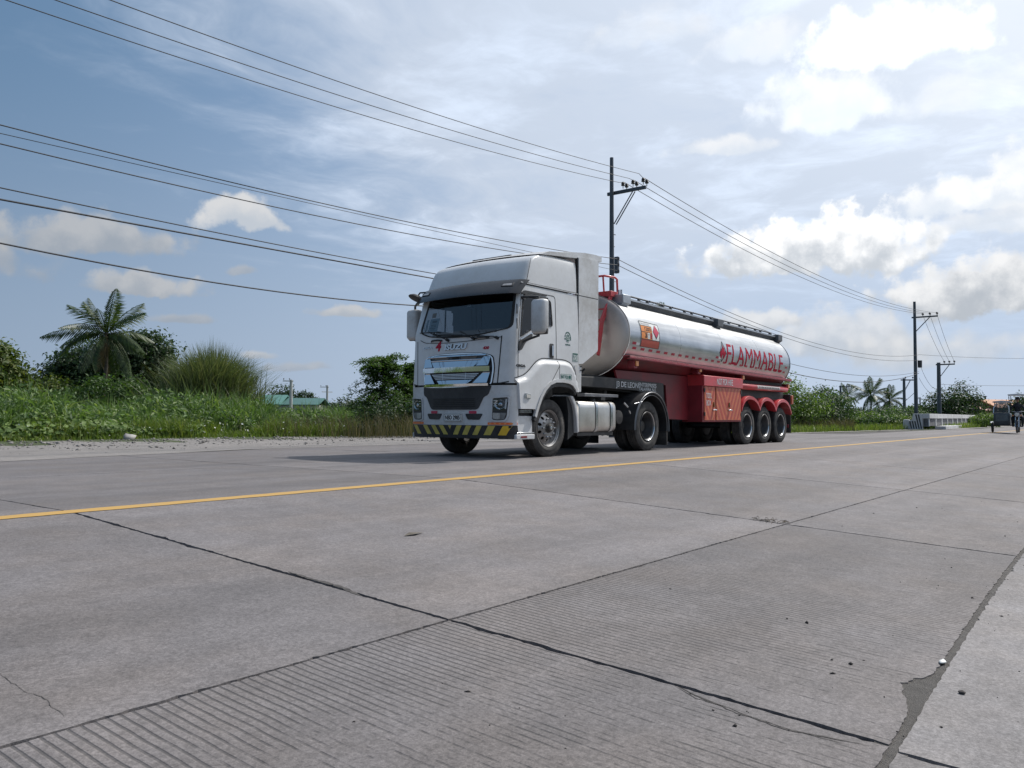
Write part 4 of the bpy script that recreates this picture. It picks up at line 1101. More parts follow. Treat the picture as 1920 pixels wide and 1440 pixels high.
# --- chassis, fuel tank, rear guards
ch = MB()
for yy in (.82, WD-.90): ch.box(-.9, 4.75, yy, yy+.08, .78, 1.04)
for xx in (.9, 1.8, 2.7, 3.4, 4.6): ch.box(xx, xx+.1, .9, WD-.9, .82, 1.0)
ch.build('chassis_rails', M_FRAME, trk, bevel=.008)
MB().tube([(.035, .3, .52), (.035, WD-.3, .52)], .06, 10).build('axle', M_FRAME, trk, smooth=60)
ax = MB().tube([(3.66, .5, .53), (3.66, WD-.5, .53)], .09, 12); ax.lathe([(.0, -.25), (.16, -.2), (.23, -.08), (.23, .08), (.16, .2), (0, .25)], 20, 'y', (3.66, WD/2, .55))
ax.build('axle', M_FRAME, trk, smooth=60)
MB().tube([(.4, 1.2, .72), (3.5, 1.23, .60)], .055, 10).build('drive_shaft', M_FRAME, trk, smooth=60)
MB().box(-.5, 1.2, .85, 1.6, .55, 1.35).build('engine', M_FRAME, trk, bevel=.05)
fw = MB(); fw.prism(rounded([(2.85, .72), (4.35, .72), (4.35, 1.74), (2.85, 1.74)], .35, 8), 'xy', 1.10, 1.18); fw.build('fifth_wheel', M_FRAME, trk)
def rr_box(x0, x1, y0, y1, z0, z1, r, insets=((0, .03), (.015, .01), (.04, 0))):
    """drum with rounded long edges and softened ends"""
    W_ = x1-x0; rings = []
    seq = [(d, i) for d, i in insets]+[(W_-d, i) for d, i in reversed(insets)]
    for d, i in seq: rings.append([(x0+d, p[0], p[1]) for p in rounded([(y0+i, z0+i), (y1-i, z0+i), (y1-i, z1-i), (y0+i, z1-i)], r, 6)])
    return MB().loft(rings)
for F, nm in ((lambda y: y, 0), (lambda y: WD-y, 1)):
    a, b_ = sorted((F(.05), F(.68)))
    ft = rr_box(.98, 2.33, a, b_, .425, 1.03, .13).build('fuel_tank', M_TANK2, trk, smooth=40)
    for xx in (1.545, 2.10):
        for d_ in (0, .062): pass
        rr_box(xx, xx+.085, a-.012, b_+.012, .412, 1.043, .135, ((0, .006), (.006, 0))).build('tank_strap', M_DULLCHR, ft, smooth=40)
        rr_box(xx-.012, xx+.097, a-.005, b_+.005, .42, 1.036, .133, ((0, .003), (.004, 0))).build('strap_rubber', M_SEAL, ft, smooth=40)
    c_ = MB().lathe([(.0, .07), (.05, .068), (.055, .05), (.055, 0)], 18, 'z', (1.75, F(.25), 1.02)); c_.build('filler_cap', M_BLACKP, ft, smooth=40)
    MB().box(1.0, 2.3, *sorted((F(.12), F(.66))), .36, .425).build('tank_cradle', M_FRAME, ft)
    a, b_ = sorted((F(.12), F(.30)))
    MB().box(1.27, 2.52, a, b_, 1.125, 1.185).build('catwalk_plate', mat('grey_plate', (.16, .165, .18), .45, .3, var=.2), trk, bevel=.006)
    MB().box(1.85, 2.0, a-.01, b_+.01, 1.06, 1.12).build('catwalk_bracket', M_FRAME, trk)
    # arched guard over the driven wheel
    arc = []; 
    for t in np.linspace(math.pi*1.02, -.04*math.pi, 25): arc.append((3.72+.76*math.cos(t), .50+.76*math.sin(t)))
    a, b_ = sorted((F(-.01), F(.66)))
    gb = MB(); n_ = len(arc)
    for (yy) in ():
        pass
    o_ = [(p[0]*1.0, p[1]) for p in arc]; i_ = [(3.72+(p[0]-3.72)*.965, .50+(p[1]-.5)*.965) for p in arc]
    gb.prism(o_+i_[::-1], 'xz', a, b_)
    gd = gb.build('rear_mudguard', M_BLACKP, trk, smooth=30)
    tr_ = MB().tube([(p[0], F(-.015), p[1]) for p in o_], .014, 6).build('guard_lip', mat('worn_edge', (.20, .205, .22), .35, .4), gd, smooth=60)
    MB().tube([(3.72+(p[0]-3.72)*.92, F(-.0), .5+(p[1]-.5)*.92) for p in arc], .010, 6).build('guard_lip', mat('worn_edge', (.2, .2, .2)), gd, smooth=60)
    MB().box(4.46, 4.49, a+.04, b_, .10, .62).build('mudflap', M_RUBBER, trk)
    br = MB(); br.tube([(2.62, F(.05), 1.02), (2.75, F(.03), .93)], .02, 8); br.tube([(2.75, F(.0), .86), (2.80, F(.0), .80)], .018, 8); br.tube([(3.0, F(.02), 1.0), (3.30, F(-.0), 1.05)], .014, 8)
    br.build('guard_bracket', M_DULLCHR, trk, smooth=60)
bk = MB(); bk.box(2.45, 2.85, .5, 1.9, .55, 1.0); bk.lathe([(0, -.3), (.14, -.28), (.14, .28), (0, .3)], 16, 'y', (2.65, .45, .72)); bk.build('air_tanks', M_FRAME, trk, smooth=40)
hs = MB()
for yy in (1.0, 1.25, 1.5):
    hs.tube([(.96, yy, 1.9), (1.3, yy, 1.45), (1.9, yy+.05, 1.3), (2.6, yy, 1.75)], .022, 6)
hs.build('air_lines', M_SEAL, trk, smooth=60)
# ------------------------------------------------------------------ tanker semitrailer (same local frame, parented to its own base)
OX = 10.37
trl = empty('tanker_trailer', (TX+OX, TY, 0), 'silver and red tanker semitrailer marked FLAMMABLE, behind the white cab', 'tanker trailer')
SH = (-OX, 0, 0)
def tp(mb, name, m, parent=None, **kw):
    return mb.build(name, m, parent or trl, loc=SH if parent is None else None, **kw)
def tw(name, flat, surf, m, parent=None, **kw):
    o = wrap(name, flat, surf, m, parent or trl, **kw)
    if parent is None: o.location = SH
    return o
def drop(x): return -.0145*(x-2.83)
TC, TA, TB = WD/2, 1.215, .92
def zc_(x): return 2.47+drop(x)
m_, t, b, out = bsdf_mat('polished_aluminium')
pos = t.new('ShaderNodeTexCoord').outputs['Object']
x, y, z = t.xyz(pos)
brush = t.noise(t.comb(t.math('MULTIPLY', x, .35), t.math('MULTIPLY', y, 7.), t.math('MULTIPLY', z, 7.)), 1.6, 5, .6)
blot = t.noise(pos, .9, 5, .6)
t.put(b.inputs['Base Color'], t.mix(t.smooth(t.math('ADD', brush, blot), .75, 1.3), (.43, .445, .465), (.62, .63, .645)))
b.inputs['Metallic'].default_value = 1.0
t.put(b.inputs['Roughness'], t.math('MULTIPLY_ADD', brush, .14, .25))
bn = t.new('ShaderNodeBump'); bn.inputs['Strength'].default_value = .22; bn.inputs['Distance'].default_value = .03
t.put(bn.inputs['Height'], t.noise(pos, 1.7, 3, .5)); t.l.new(bn.outputs[0], b.inputs['Normal'])
M_ALU = m_
m_, t, b, out = bsdf_mat('sooty_head')
pos = t.new('ShaderNodeTexCoord').outputs['Object']; x, y, z = t.xyz(pos)
sm = t.noise(pos, 1.3, 6, .6)
soot = t.smooth(t.math('ADD', t.math('MULTIPLY', t.math('SUBTRACT', z, 2.55), .55), t.math('SUBTRACT', sm, .42)), .12, .50)
c = t.mix(t.noise(pos, 2.2, 4, .5), (.50, .455, .42), (.62, .575, .54))
t.put(b.inputs['Base Color'], t.mix(t.math('MULTIPLY', soot, .62), c, (.21, .155, .14)))
b.inputs['Metallic'].default_value = .75; t.put(b.inputs['Roughness'], t.math('MULTIPLY_ADD', sm, .25, .38))
M_HEAD = m_

def ell(x, t_, k=1.0): return (x, TC-TA*k*math.cos(t_), zc_(x)+TB*k*math.sin(t_))
ZF = 2.00        # height of the side rail at the front; shell above, red belly below
def t_rail(x): return math.asin(max(-1, (1.99+drop(x)*1.05-zc_(x))/TB))
X0, X1 = 2.83, 12.27
xs = list(np.linspace(X0, X1, 26)); rings = []
for x in xs:
    t0 = t_rail(x); rings.append([ell(x, t0+(math.pi-2*t0)*k/56) for k in range(57)])
tank = tp(MB().loft(rings, False, False), 'tank_shell', M_ALU, smooth=60)
rings = []
for x in xs:
    t0 = t_rail(x); rings.append([ell(x, t0-(math.pi+2*t0)*k/36, .997) for k in range(37)])
tp(MB().loft(rings, False, False), 'tank_belly', M_REDSHADE, smooth=60)
def head(xe, sgn, name, m, depth=.16):
    rings = []
    for q in (1.0, .985, .95, .88, .75, .55, .3, .02):
        xx = xe+sgn*depth*math.sqrt(max(0, 1-q**3.2)); rings.append([(xx, TC-TA*q*math.cos(a), zc_(xe)+TB*q*math.sin(a)) for a in np.linspace(0, 2*math.pi, 65)[:-1]])
    return tp(MB().loft(rings, True, True), name, m, smooth=60)
hd = head(X0, -1, 'tank_head', M_HEAD); head(X1, 1, 'tank_head', M_ALU)
for xe in (X0-.012, X1-.012):
    rings = []
    for (dx_, k) in ((0, 1.0), (0, 1.012), (.03, 1.012), (.03, 1.0)): rings.append([(xe+dx_, TC-TA*k*math.cos(a), zc_(xe)+TB*k*math.sin(a)) for a in np.linspace(0, 2*math.pi, 65)[:-1]])
    tp(MB().loft(rings, True, False), 'tank_rim', M_DULLCHR, smooth=30)
tp(MB().box(1.25, 2.95, .65, WD-.65, 1.50, 1.60), 'kingpin_plate', M_FRAME, bevel=.01)

def S_tank(x, z, o):
    q = max(-.98, min(.98, (z-zc_(x)-0)/TB)); a = math.asin(q)
    nn = np.array([-math.cos(a)/TA, math.sin(a)/TB]); nn /= np.linalg.norm(nn)
    return (x, TC-TA*math.cos(a)+nn[0]*o, zc_(x)+TB*math.sin(a)+nn[1]*o)
Sd = lambda x, z, o: S_tank(x, z+drop(x), o)       # z measured at the front end
for xx in (5.15, 7.5, 9.85):      # welded ring seams
    tw('weld_seam', flat_polys([rect(xx, xx+.014, 2.03, 3.28)]), lambda x, z, o: S_tank(x, z+drop(x), o), M_DULLCHR, off=.0015, th=.0, step=.05)
# side rail with its two folds
for F in (lambda y: y, lambda y: WD-y):
    for (y0, y1, z0, z1) in ((-.02, .16, 1.990, 2.010), (-.02, .0, 1.950, 1.990), (-.005, .06, 1.935, 1.950)):
        a, b_ = sorted((F(y0), F(y1)))
        r_ = [[(x, p[0], p[1]+drop(x)*1.05) for p in ((a, z0), (b_, z0), (b_, z1), (a, z1))] for x in (2.76, 6, 9, 12.32)]
        tp(MB().loft(r_), 'side_rail', mat('rail_red', (.30, .026, .04), .4, dirt=(.15, .08, .08), dirt_amt=.4), bevel=.004)
# reflective dashes
M_DASH = mat('red_reflective_dash', (.42, .02, .05), .4, var=.1, scale=20); M_DASHW = mat('white_reflective_dash', (.75, .76, .76), .4)
xx = 3.02; k = 0
while xx < 12.1:
    tw('reflective_dash', flat_polys([rect(xx, xx+.155, 2.165, 2.215)]), Sd, M_DASH, off=.004, th=.003, step=.3); xx += .352; k += 1
for xx in (2.97, 7.10):
    tw('reflective_dash', flat_polys([rect(xx, xx+.15, 2.262, 2.315)]), Sd, M_DASH, off=.004, th=.003, step=.3)
    tw('reflective_dash', flat_polys([rect(xx+.152, xx+.30, 2.262, 2.315)]), Sd, M_DASHW, off=.004, th=.003, step=.3)
tw('reflective_dash', flat_polys([rect(11.9, 12.05, 2.31, 2.36)]), Sd, M_DASH, off=.004, th=.003, step=.3)
# hazard placard
pc_ = tw('hazard_placard', flat_polys([rounded([(3.30, 2.235), (4.10, 2.235), (4.12, 2.78), (3.28, 2.80)], .03)]), Sd, M_SIGNW, off=.006, th=.005, step=.06)
M_POR = mat('placard_orange', (.72, .24, .05), .45, var=.06, scale=10); M_PRD = mat('placard_brick', (.47, .085, .055), .45, var=.06, scale=10)
def pw(poly, m, off=.008, name='placard_panel'): return tw(name, flat_polys(poly), Sd, m, pc_, off=off, th=.002, step=.06)
pw([rect(3.305, 3.765, 2.565, 2.70)], M_POR); pw([rect(3.305, 3.765, 2.415, 2.56)], M_POR); pw([rect(3.31, 4.095, 2.25, 2.405)], M_PRD)
pw([[(3.95, 2.76), (4.09, 2.60), (3.95, 2.44), (3.81, 2.60)]], M_BLACKINK, .0085, 'placard_diamond'); pw([[(3.95, 2.745), (4.077, 2.60), (3.95, 2.475), (3.823, 2.60)]], mat('placard_red', (.52, .035, .085), .4), .0105, 'placard_diamond')
for (p, q) in (((3.30, 2.7), (3.765, 2.7)), ((3.30, 2.5625), (3.765, 2.5625)), ((3.30, 2.41), (4.10, 2.41)), ((3.305, 2.245), (4.10, 2.245)), ((3.30, 2.24), (3.30, 2.79)), ((4.105, 2.24), (4.11, 2.77)), ((3.77, 2.41), (3.77, 2.70)), ((3.29, 2.79), (4.11, 2.775))):
    strip(dense([p, q], .08), .010, Sd, M_BLACKINK, pc_, 'placard_line', .0112, .003)
tw('placard_text', flat_text('1203', .27, .085, .02), Sd, M_BLACKINK, pc_, off=.0105, th=.002, step=.1, tf=lambda a, b: (3.46+a, 2.59+b))
tw('placard_text', flat_text('3', .09, .10, .05), Sd, M_BLACKINK, pc_, off=.0105, th=.002, step=.1, tf=lambda a, b: (3.46+a, 2.44+b))
pw([rect(3.565, 3.665, 2.425, 2.55)], M_SIGNW, .0105); tw('placard_text', flat_text('Y', .055, .09, .03), Sd, M_BLACKINK, pc_, off=.0125, th=.002, step=.1, tf=lambda a, b: (3.587+a, 2.443+b))
tw('placard_text', flat_text('E', .075, .10, .06), Sd, M_REDINK, pc_, off=.0105, th=.002, step=.1, tf=lambda a, b: (3.68+a, 2.44+b))
xx = 3.34
while xx < 3.72:
    w_ = .02+.03*random.random(); pw([rect(xx, xx+w_, 2.725, 2.76)], mat('placard_grey_print', (.42, .42, .44), .5), .008, 'placard_text'); xx += w_+.012
# big lettering and flame
fl_ = flat_text('FLAMMABLE', 3.98, .50, .0, space=1.04)
tw('flammable_lettering', fl_, Sd, M_REDINK, off=.005, th=.003, step=.07, tf=lambda a, b: (7.72+a, 2.18+b))
fo = tw('flame_outline', flat_polys([[(7.46, 2.72), (7.68, 2.42), (7.47, 2.20), (7.27, 2.42)], [(7.46, 2.69), (7.655, 2.42), (7.468, 2.225), (7.29, 2.42)]]), Sd, M_BLACKINK, off=.004, th=.002, step=.08)
tw('flame_mark', flat_polys([[(7.35, 2.29), (7.57, 2.29), (7.64, 2.41), (7.60, 2.48), (7.57, 2.44), (7.53, 2.58), (7.50, 2.53), (7.46, 2.64), (7.42, 2.50), (7.39, 2.54), (7.36, 2.44), (7.32, 2.48), (7.30, 2.40)], [(7.42, 2.30), (7.47, 2.42), (7.52, 2.30)]]), Sd, M_REDINK, fo, off=.006, th=.002, step=.08)

# frame below the tank
fr = MB()
for yy in (.45, WD-.53):
    r_ = [[(x, yy, z0), (x, yy+.08, z0), (x, yy+.08, z1), (x, yy, z1)] for x, z0, z1 in ((1.25, 1.34, 1.52), (4.4, 1.22, 1.52), (4.9, .98, 1.46), (12.35, .95, 1.38))]
    fr.loft(r_)
for xx in (1.6, 2.6, 3.8, 5.2, 6.4, 7.6, 8.7, 9.7, 10.9, 12.2): fr.box(xx, xx+.1, .5, WD-.5, 1.2 if xx < 4.6 else 1.02, 1.36)
tp(fr, 'main_frame', M_FRAME, bevel=.01)
S30 = S_plane(.30)
bd = tp(MB().prism([(1.35, 1.33), (1.30, 1.52), (2.5, 1.545), (4.85, 1.50), (4.85, .99), (4.55, .99), (4.40, 1.18), (3.6, 1.30)], 'xz', .31, .45), 'frame_board', M_FRAME, bevel=.01)
tp(MB().prism([(1.35, 1.33), (1.30, 1.52), (2.5, 1.545), (4.85, 1.50), (4.85, .99), (4.55, .99), (4.40, 1.18), (3.6, 1.30)], 'xz', WD-.45, WD-.31), 'frame_board', M_FRAME, bevel=.01)
tw('frame_lettering', flat_text('J3 DE LEON', .93, .155, .008, space=.95), S_plane(.305), M_LETW, off=.004, th=.003, step=.5, tf=lambda a, b: (2.74+a, 1.325+b-.012*a))
tw('frame_lettering', flat_text('ENTERPRISES', .80, .085, .006, space=.95), S_plane(.305), M_LETW, off=.004, th=.003, step=.5, tf=lambda a, b: (3.69+a, 1.395+b-.012*a))
tw('frame_lettering', flat_text('TALAVERA, N.E.', .78, .085, .006, space=.95), S_plane(.305), M_LETW, off=.004, th=.003, step=.5, tf=lambda a, b: (3.70+a, 1.295+b-.012*a))
# red skirts
for F in (lambda y: y, lambda y: WD-y):
    a, b_ = sorted((F(.40), F(.44)))
    tp(MB().prism([(2.55, 1.90), (2.75, 1.545), (4.35, 1.505), (5.12, 1.47), (5.22, .68), (6.30, .66), (6.30, 1.90)], 'xz', a, b_) if False else MB().prism([(2.86, 1.72), (2.95, 1.545), (4.35, 1.505), (5.12, 1.47), (5.22, .68), (6.30, .66), (6.30, 1.72)], 'xz', a, b_), 'red_skirt', M_REDSHADE)
    a, b_ = sorted((F(.26), F(.30)))
    tp(MB().box(8.55, 12.36, a, b_, .93, 1.74), 'rear_panel', M_FRAME)
    for (x0, z0) in ((3.06, 1.775), (6.12, 1.785), (8.72, 1.70), (12.10, 1.57)):
        a, b_ = sorted((F(.06), F(.22)))
        lb = tp(MB().box(x0, x0+.15, a, b_, z0-.02, z0+.15), 'lamp_bracket', M_REDSHADE, bevel=.008)
        a, b_ = sorted((F(.03), F(.06)))
        tp(MB().box(x0+.05, x0+.16, a, b_, z0+.03, z0+.14), 'side_marker', M_AMBER, lb, bevel=.008)
# tool box
tb = tp(MB().box(6.27, 8.60, .02, .56, .61, 1.50), 'tool_box', M_REDSHADE, bevel=.01)  # body takes the darkened red: its side's shade is in the colour
M_TBO = mat('toolbox_orange', (.56, .145, .065), .42, var=.1, scale=6, dirt=(.2, .09, .06), dirt_amt=.4); M_TBS = mat('toolbox_stripe', (.40, .06, .04), .42, var=.1, scale=8)
lid = tp(MB().prism([(.10, 1.765), (-.03, 1.735), (-.03, 1.485), (.02, 1.485), (.56, 1.49), (.56, 1.765)], 'yz', 6.27, 8.62), 'tool_box_hood', M_RED, tb, bevel=.012)
S_tb = S_plane(.02)
tw('hood_lettering', flat_text('NOT FOR HIRE', .96, .155, .0, space=.95), S_plane(-.03), M_LETW, lid, off=.004, th=.003, step=1, tf=lambda a, b: (7.0+a, 1.535+b))
def clip_band(x0, x1, z0, z1, xa, xb, s):
    """slanted band through the rectangle: from (xa, z0) width xb with slope s, clipped"""
    P = [(xa, z0), (xa+xb, z0), (xa+xb+s*(z1-z0), z1), (xa+s*(z1-z0), z1)]
    def cl(poly, side, lim):
        out = []
        for i in range(len(poly)):
            a, c = poly[i-1], poly[i]; ia = a[0] >= lim if side else a[0] <= lim; ic = c[0] >= lim if side else c[0] <= lim
            if ia != ic: q = (lim-a[0])/(c[0]-a[0]); out.append((lim, a[1]+q*(c[1]-a[1])))
            if ic: out.append(c)
        return out
    P = cl(P, True, x0)
    return cl(P, False, x1) if P else P
for (x0, x1, vx) in ((6.36, 6.96, 6.66), (7.03, 8.545, 7.66)):
    dr = tw('tool_box_door', flat_polys([rounded(rect(x0, x1, .655, 1.475), .015)]), S_tb, M_TBO, tb, off=.018, th=.018, step=1)
    for s in (-1, 1):
        lim = (x0+.012, vx) if s < 0 else (vx, x1-.012)
        for k in range(-10, 12):
            q = clip_band(lim[0], lim[1], .667, 1.463, vx+s*(k*.21-.03)-(.095 if s < 0 else 0), .095, s*.62)
            if len(q) > 2 and abs(sum(q[i-1][0]*q[i][1]-q[i][0]*q[i-1][1] for i in range(len(q)))) > .004:
                tw('door_stripe', flat_polys([q]), S_tb, M_TBS, dr, off=.0195, th=.0015, step=2)
    hx = 6.86 if x0 < 7 else 7.78
    tp(MB().tube([(hx, -.012, 1.10), (hx+.005, -.016, .97)], .016, 8), 'latch_rod', mat('latch_brass', (.30, .22, .12), .4, .7), dr, smooth=60)
    tp(MB().tube([(hx-.04, -.006, .90), (hx+.01, -.03, .915), (hx+.07, -.05, .90)], .018, 8), 'latch_handle', M_CHROME, dr, smooth=60)
    for zz in (.76, 1.34):
        tp(MB().box(x0-.03 if x0 < 7 else x1-.02, x0+.02 if x0 < 7 else x1+.03, -.012, .012, zz, zz+.09), 'hinge', M_BLACKP, dr, bevel=.005)
tw('tool_lettering', flat_text('TOOL', .31, .13, .0), S_tb, M_LETW, tb, off=.022, th=.003, step=1, tf=lambda a, b: (6.44+a, 1.19+b))
tw('tool_lettering', flat_text('BOX', .25, .13, .0), S_tb, M_LETW, tb, off=.022, th=.003, step=1, tf=lambda a, b: (6.46+a, 1.01+b))
# landing legs behind the skirt, hose carrier, guards, rear end
for yy in (.62, WD-.80):
    lgm = MB(); lgm.box(4.98, 5.14, yy, yy+.18, .42, 1.3); lgm.box(5.0, 5.12, yy+.02, yy+.16, .30, .42); lgm.box(4.93, 5.19, yy-.04, yy+.22, .27, .30)
    tp(lgm, 'landing_leg', M_FRAME, bevel=.006)
tp(MB().box(4.9, 5.25, .50, WD-.5, 1.02, 1.12), 'landing_brace', M_FRAME)
hc = tp(MB().lathe([(.0, 8.64), (.07, 8.645), (.082, 8.66), (.082, 12.13), (.07, 12.15), (.0, 12.155)], 24, 'x', (0, .10, 1.555)), 'hose_carrier', M_RED, smooth=40)
hc.rotation_euler = (0, 0, 0)
lp = tp(MB().grid([[(x, .10-.0835*math.cos(a), 1.555+.0835*math.sin(a)) for x in (9.75, 10.5, 11.45)] for a in np.linspace(-.5, .75, 8)]), 'carrier_label', mat('label_silver', (.42, .38, .38), .5, var=.1), hc, smooth=60)
xx = 9.85
while xx < 11.35:
    w_ = .03+.05*random.random(); h_ = .05+.02*random.random()
    tp(MB().grid([[(x, .10-.0845*math.cos(a), 1.555+.0845*math.sin(a)) for x in (xx, xx+w_)] for a in np.linspace(-.2, -.2+h_*9, 4)]), 'label_print', M_BLACKINK, lp); xx += w_+.03+.03*random.random()
def arch_pts():
    C_ = [(9.15, 1.255), (10.39, 1.235), (11.63, 1.215)]; V_ = [(8.60, .93), (9.86, .95), (11.05, .94), (12.30, .85)]
    pts = []
    for i, c_ in enumerate(C_):
        a, b_ = V_[i], V_[i+1]
        for k in range(15):
            u = -1+2*k/14
            e = a if u < 0 else b_; hw_ = abs(e[0]-c_[0]); pts.append((c_[0]+u*hw_, e[1]+(c_[1]-e[1])*(1-abs(u)**2.3)**.75))
    return pts
ap = arch_pts()
for F in (lambda y: y, lambda y: WD-y):
    mb = MB(); rings = []
    for i, p in enumerate(ap):
        a, b_ = sorted((F(-.01), F(.30))); rings.append([(p[0], F(-.01), p[1]+.035), (p[0], F(-.01), p[1]-.045), (p[0], F(.02), p[1]-.05), (p[0], F(.30), p[1]-.0), (p[0], F(.30), p[1]+.03), (p[0], F(.02), p[1]+.05)])
    mb.loft(rings, True, True); tp(mb, 'wheel_guard', M_RED, smooth=40)
    a, b_ = sorted((F(.04), F(.60)))
    tp(MB().box(12.36, 12.385, a, b_, .26, .90), 'mudflap', M_RUBBER)
    a, b_ = sorted((F(.02), F(.20)))
    tl = tp(MB().box(12.42, 12.56, a, b_, 1.12, 1.39), 'tail_lamp', mat('tail_orange', (.42, .10, .045), .35, var=.12, scale=15), bevel=.015)
    tp(MB().box(12.563, 12.575, a+.02, b_-.02, 1.15, 1.36), 'tail_lens', mat('tail_red', (.4, .01, .01), .2), tl)
    tp(MB().tube([(12.50, F(.10), 1.12), (12.53, F(.1), 1.0), (12.50, F(.1), .92), (12.42, F(.1), .88)], .012, 6), 'tail_cable', M_RED, smooth=60)
for xx in (9.13, 10.37, 11.61):
    dual_wheel(trl, xx, .19, .505, False, TYRE_T, .505, origin=(OX, 0, 0)); dual_wheel(trl, xx, WD-.19, .505, True, TYRE_T, .505, origin=(OX, 0, 0))
    tp(MB().tube([(xx, .5, .505), (xx, WD-.5, .505)], .08, 12), 'axle', M_FRAME, smooth=60)
    sp = MB()
    for yy in (.62, WD-.7): sp.box(xx-.5, xx+.5, yy, yy+.08, .62, .69); sp.prism([(xx+.55, .98), (xx+.68, .98), (xx+.64, .66), (xx+.58, .66)], 'xz', yy-.02, yy+.1)
    tp(sp, 'leaf_spring', M_FRAME, bevel=.006)
tp(MB().box(12.38, 12.46, .06, WD-.06, .98, 1.42), 'rear_beam', M_FRAME, bevel=.01)
tp(MB().box(12.3, 12.42, .10, WD-.10, .42, .52), 'underrun_bar', M_REDSHADE, bevel=.01)

# roof: coaming, end boxes, rails, manholes
M_COAM = mat('coaming_grey', (.085, .09, .10), .5, .3, var=.15, scale=4, dirt=(.22, .22, .22), dirt_amt=.35)
M_GALV = mat('galvanised', (.40, .42, .45), .45, .7, var=.12, scale=6)
for F in (lambda y: y, lambda y: WD-y):
    for (xa, xb) in ((3.35, 7.75), (8.2, 12.1)):
        r_ = [[(x, F(.56), 3.09+drop(x)), (x, F(.40), 3.27+drop(x)), (x, F(.40), 3.30+drop(x)), (x, F(.47), 3.31+drop(x)), (x, F(.60), 3.12+drop(x))] for x in np.linspace(xa, xb, 4)]
        cm = tp(MB().loft(r_), 'coaming', M_COAM)
        r_ = [[(x, F(.385), 3.272+drop(x)), (x, F(.385), 3.312+drop(x)), (x, F(.52), 3.322+drop(x)), (x, F(.52), 3.313+drop(x))] for x in (xa, xb)]
        tp(MB().loft(r_), 'coaming_lip', M_GALV, cm)
    for xa in (3.03, 7.82, 12.12):
        d_ = drop(xa); a, b_ = sorted((F(.30), F(.62)))
        eb = tp(MB().box(xa, xa+.33, a, b_, 3.165+d_, 3.355+d_), 'coaming_box', M_GALV if xa < 4 else M_COAM, bevel=.012)
        tp(MB().prism([(F(.31), 3.17+d_), (F(.60), 3.17+d_), (F(.60), 2.99+d_)], 'yz', xa+.02, xa+.31), 'box_gusset', M_GALV if xa < 4 else M_COAM, eb)
    xa = 3.62
    while xa < 12.2:
        xb = min(xa+1.08, 12.35); z_ = 3.435
        rl = tp(MB().tube([(xa, F(.62), z_+drop(xa)), (xb, F(.62), z_+drop(xb))], .022, 8), 'roof_rail', M_COAM, smooth=60)
        pb = MB()
        for q in (xa+.62, xb-.06): pb.box(q, q+.05, *sorted((F(.59), F(.65))), 3.30+drop(q), 3.43+drop(q))
        tp(pb, 'rail_post', M_COAM, rl)
        tp(MB().tube([(xa+.62, F(.62), z_-.06+drop(xa)), (xb-.03, F(.62), z_-.06+drop(xb))], .014, 6), 'rail_bar', M_COAM, rl, smooth=60)
        xa += 1.14
tp(MB().grid([[(x, y, 3.335+drop(x)) for x in (3.2, 12.2)] for y in (.72, WD-.72)]), 'walkway', mat('tread_plate', (.30, .31, .32), .5, .6, var=.15))
for xx in (4.4, 6.2, 9.2, 10.9):
    d_ = drop(xx); mh = tp(MB().lathe([(.30, 3.30+d_), (.30, 3.36+d_), (.27, 3.40+d_), (.0, 3.42+d_)], 28, 'z', (xx, TC, 0)), 'manhole', M_GALV, smooth=40)
    tp(MB().lathe([(.06, 3.4+d_), (.06, 3.45+d_), (.0, 3.46+d_)], 12, 'z', (xx+.1, TC+.12, 0)), 'vent_valve', M_COAM, mh)
for yy in (.40, .46): tp(MB().tube([(3.12, yy, 3.355), (3.12, yy, 3.46)], .022, 8), 'vent_stub', M_GALV, smooth=60)
# ladder and landing at the front head
pl = tp(MB().box(2.86, 3.20, .50, 1.75, 3.30, 3.42), 'ladder_landing', M_RED, bevel=.008)
la = MB()
for yy in (.52, .98):
    la.prism([(2.93, 3.40), (3.03, 3.38), (2.62, 2.72), (2.45, 2.0), (2.38, 2.02), (2.52, 2.78)], 'xz', yy, yy+.045)
lad = tp(la, 'ladder', M_RED, bevel=.006)
for (x, z) in ((2.88, 3.24), (2.74, 3.0), (2.60, 2.76), (2.52, 2.5), (2.46, 2.25)): tp(MB().box(x-.04, x+.04, .565, .98, z, z+.03), 'ladder_rung', M_RED, lad)
hr = MB(); hr.tube([(2.70, 1.70, 3.42), (2.70, 1.70, 3.72), (2.73, 1.66, 3.75), (2.80, .62, 3.74), (3.08, .54, 3.735), (3.16, .53, 3.70), (3.18, .53, 3.42)], .024, 8)
hr.tube([(2.80, .66, 3.74), (2.84, .66, 3.40)], .020, 8); hr.tube([(2.74, 1.2, 3.745), (2.86, 1.2, 3.42)], .018, 8)
tp(hr, 'guard_rail', M_RED, smooth=60)
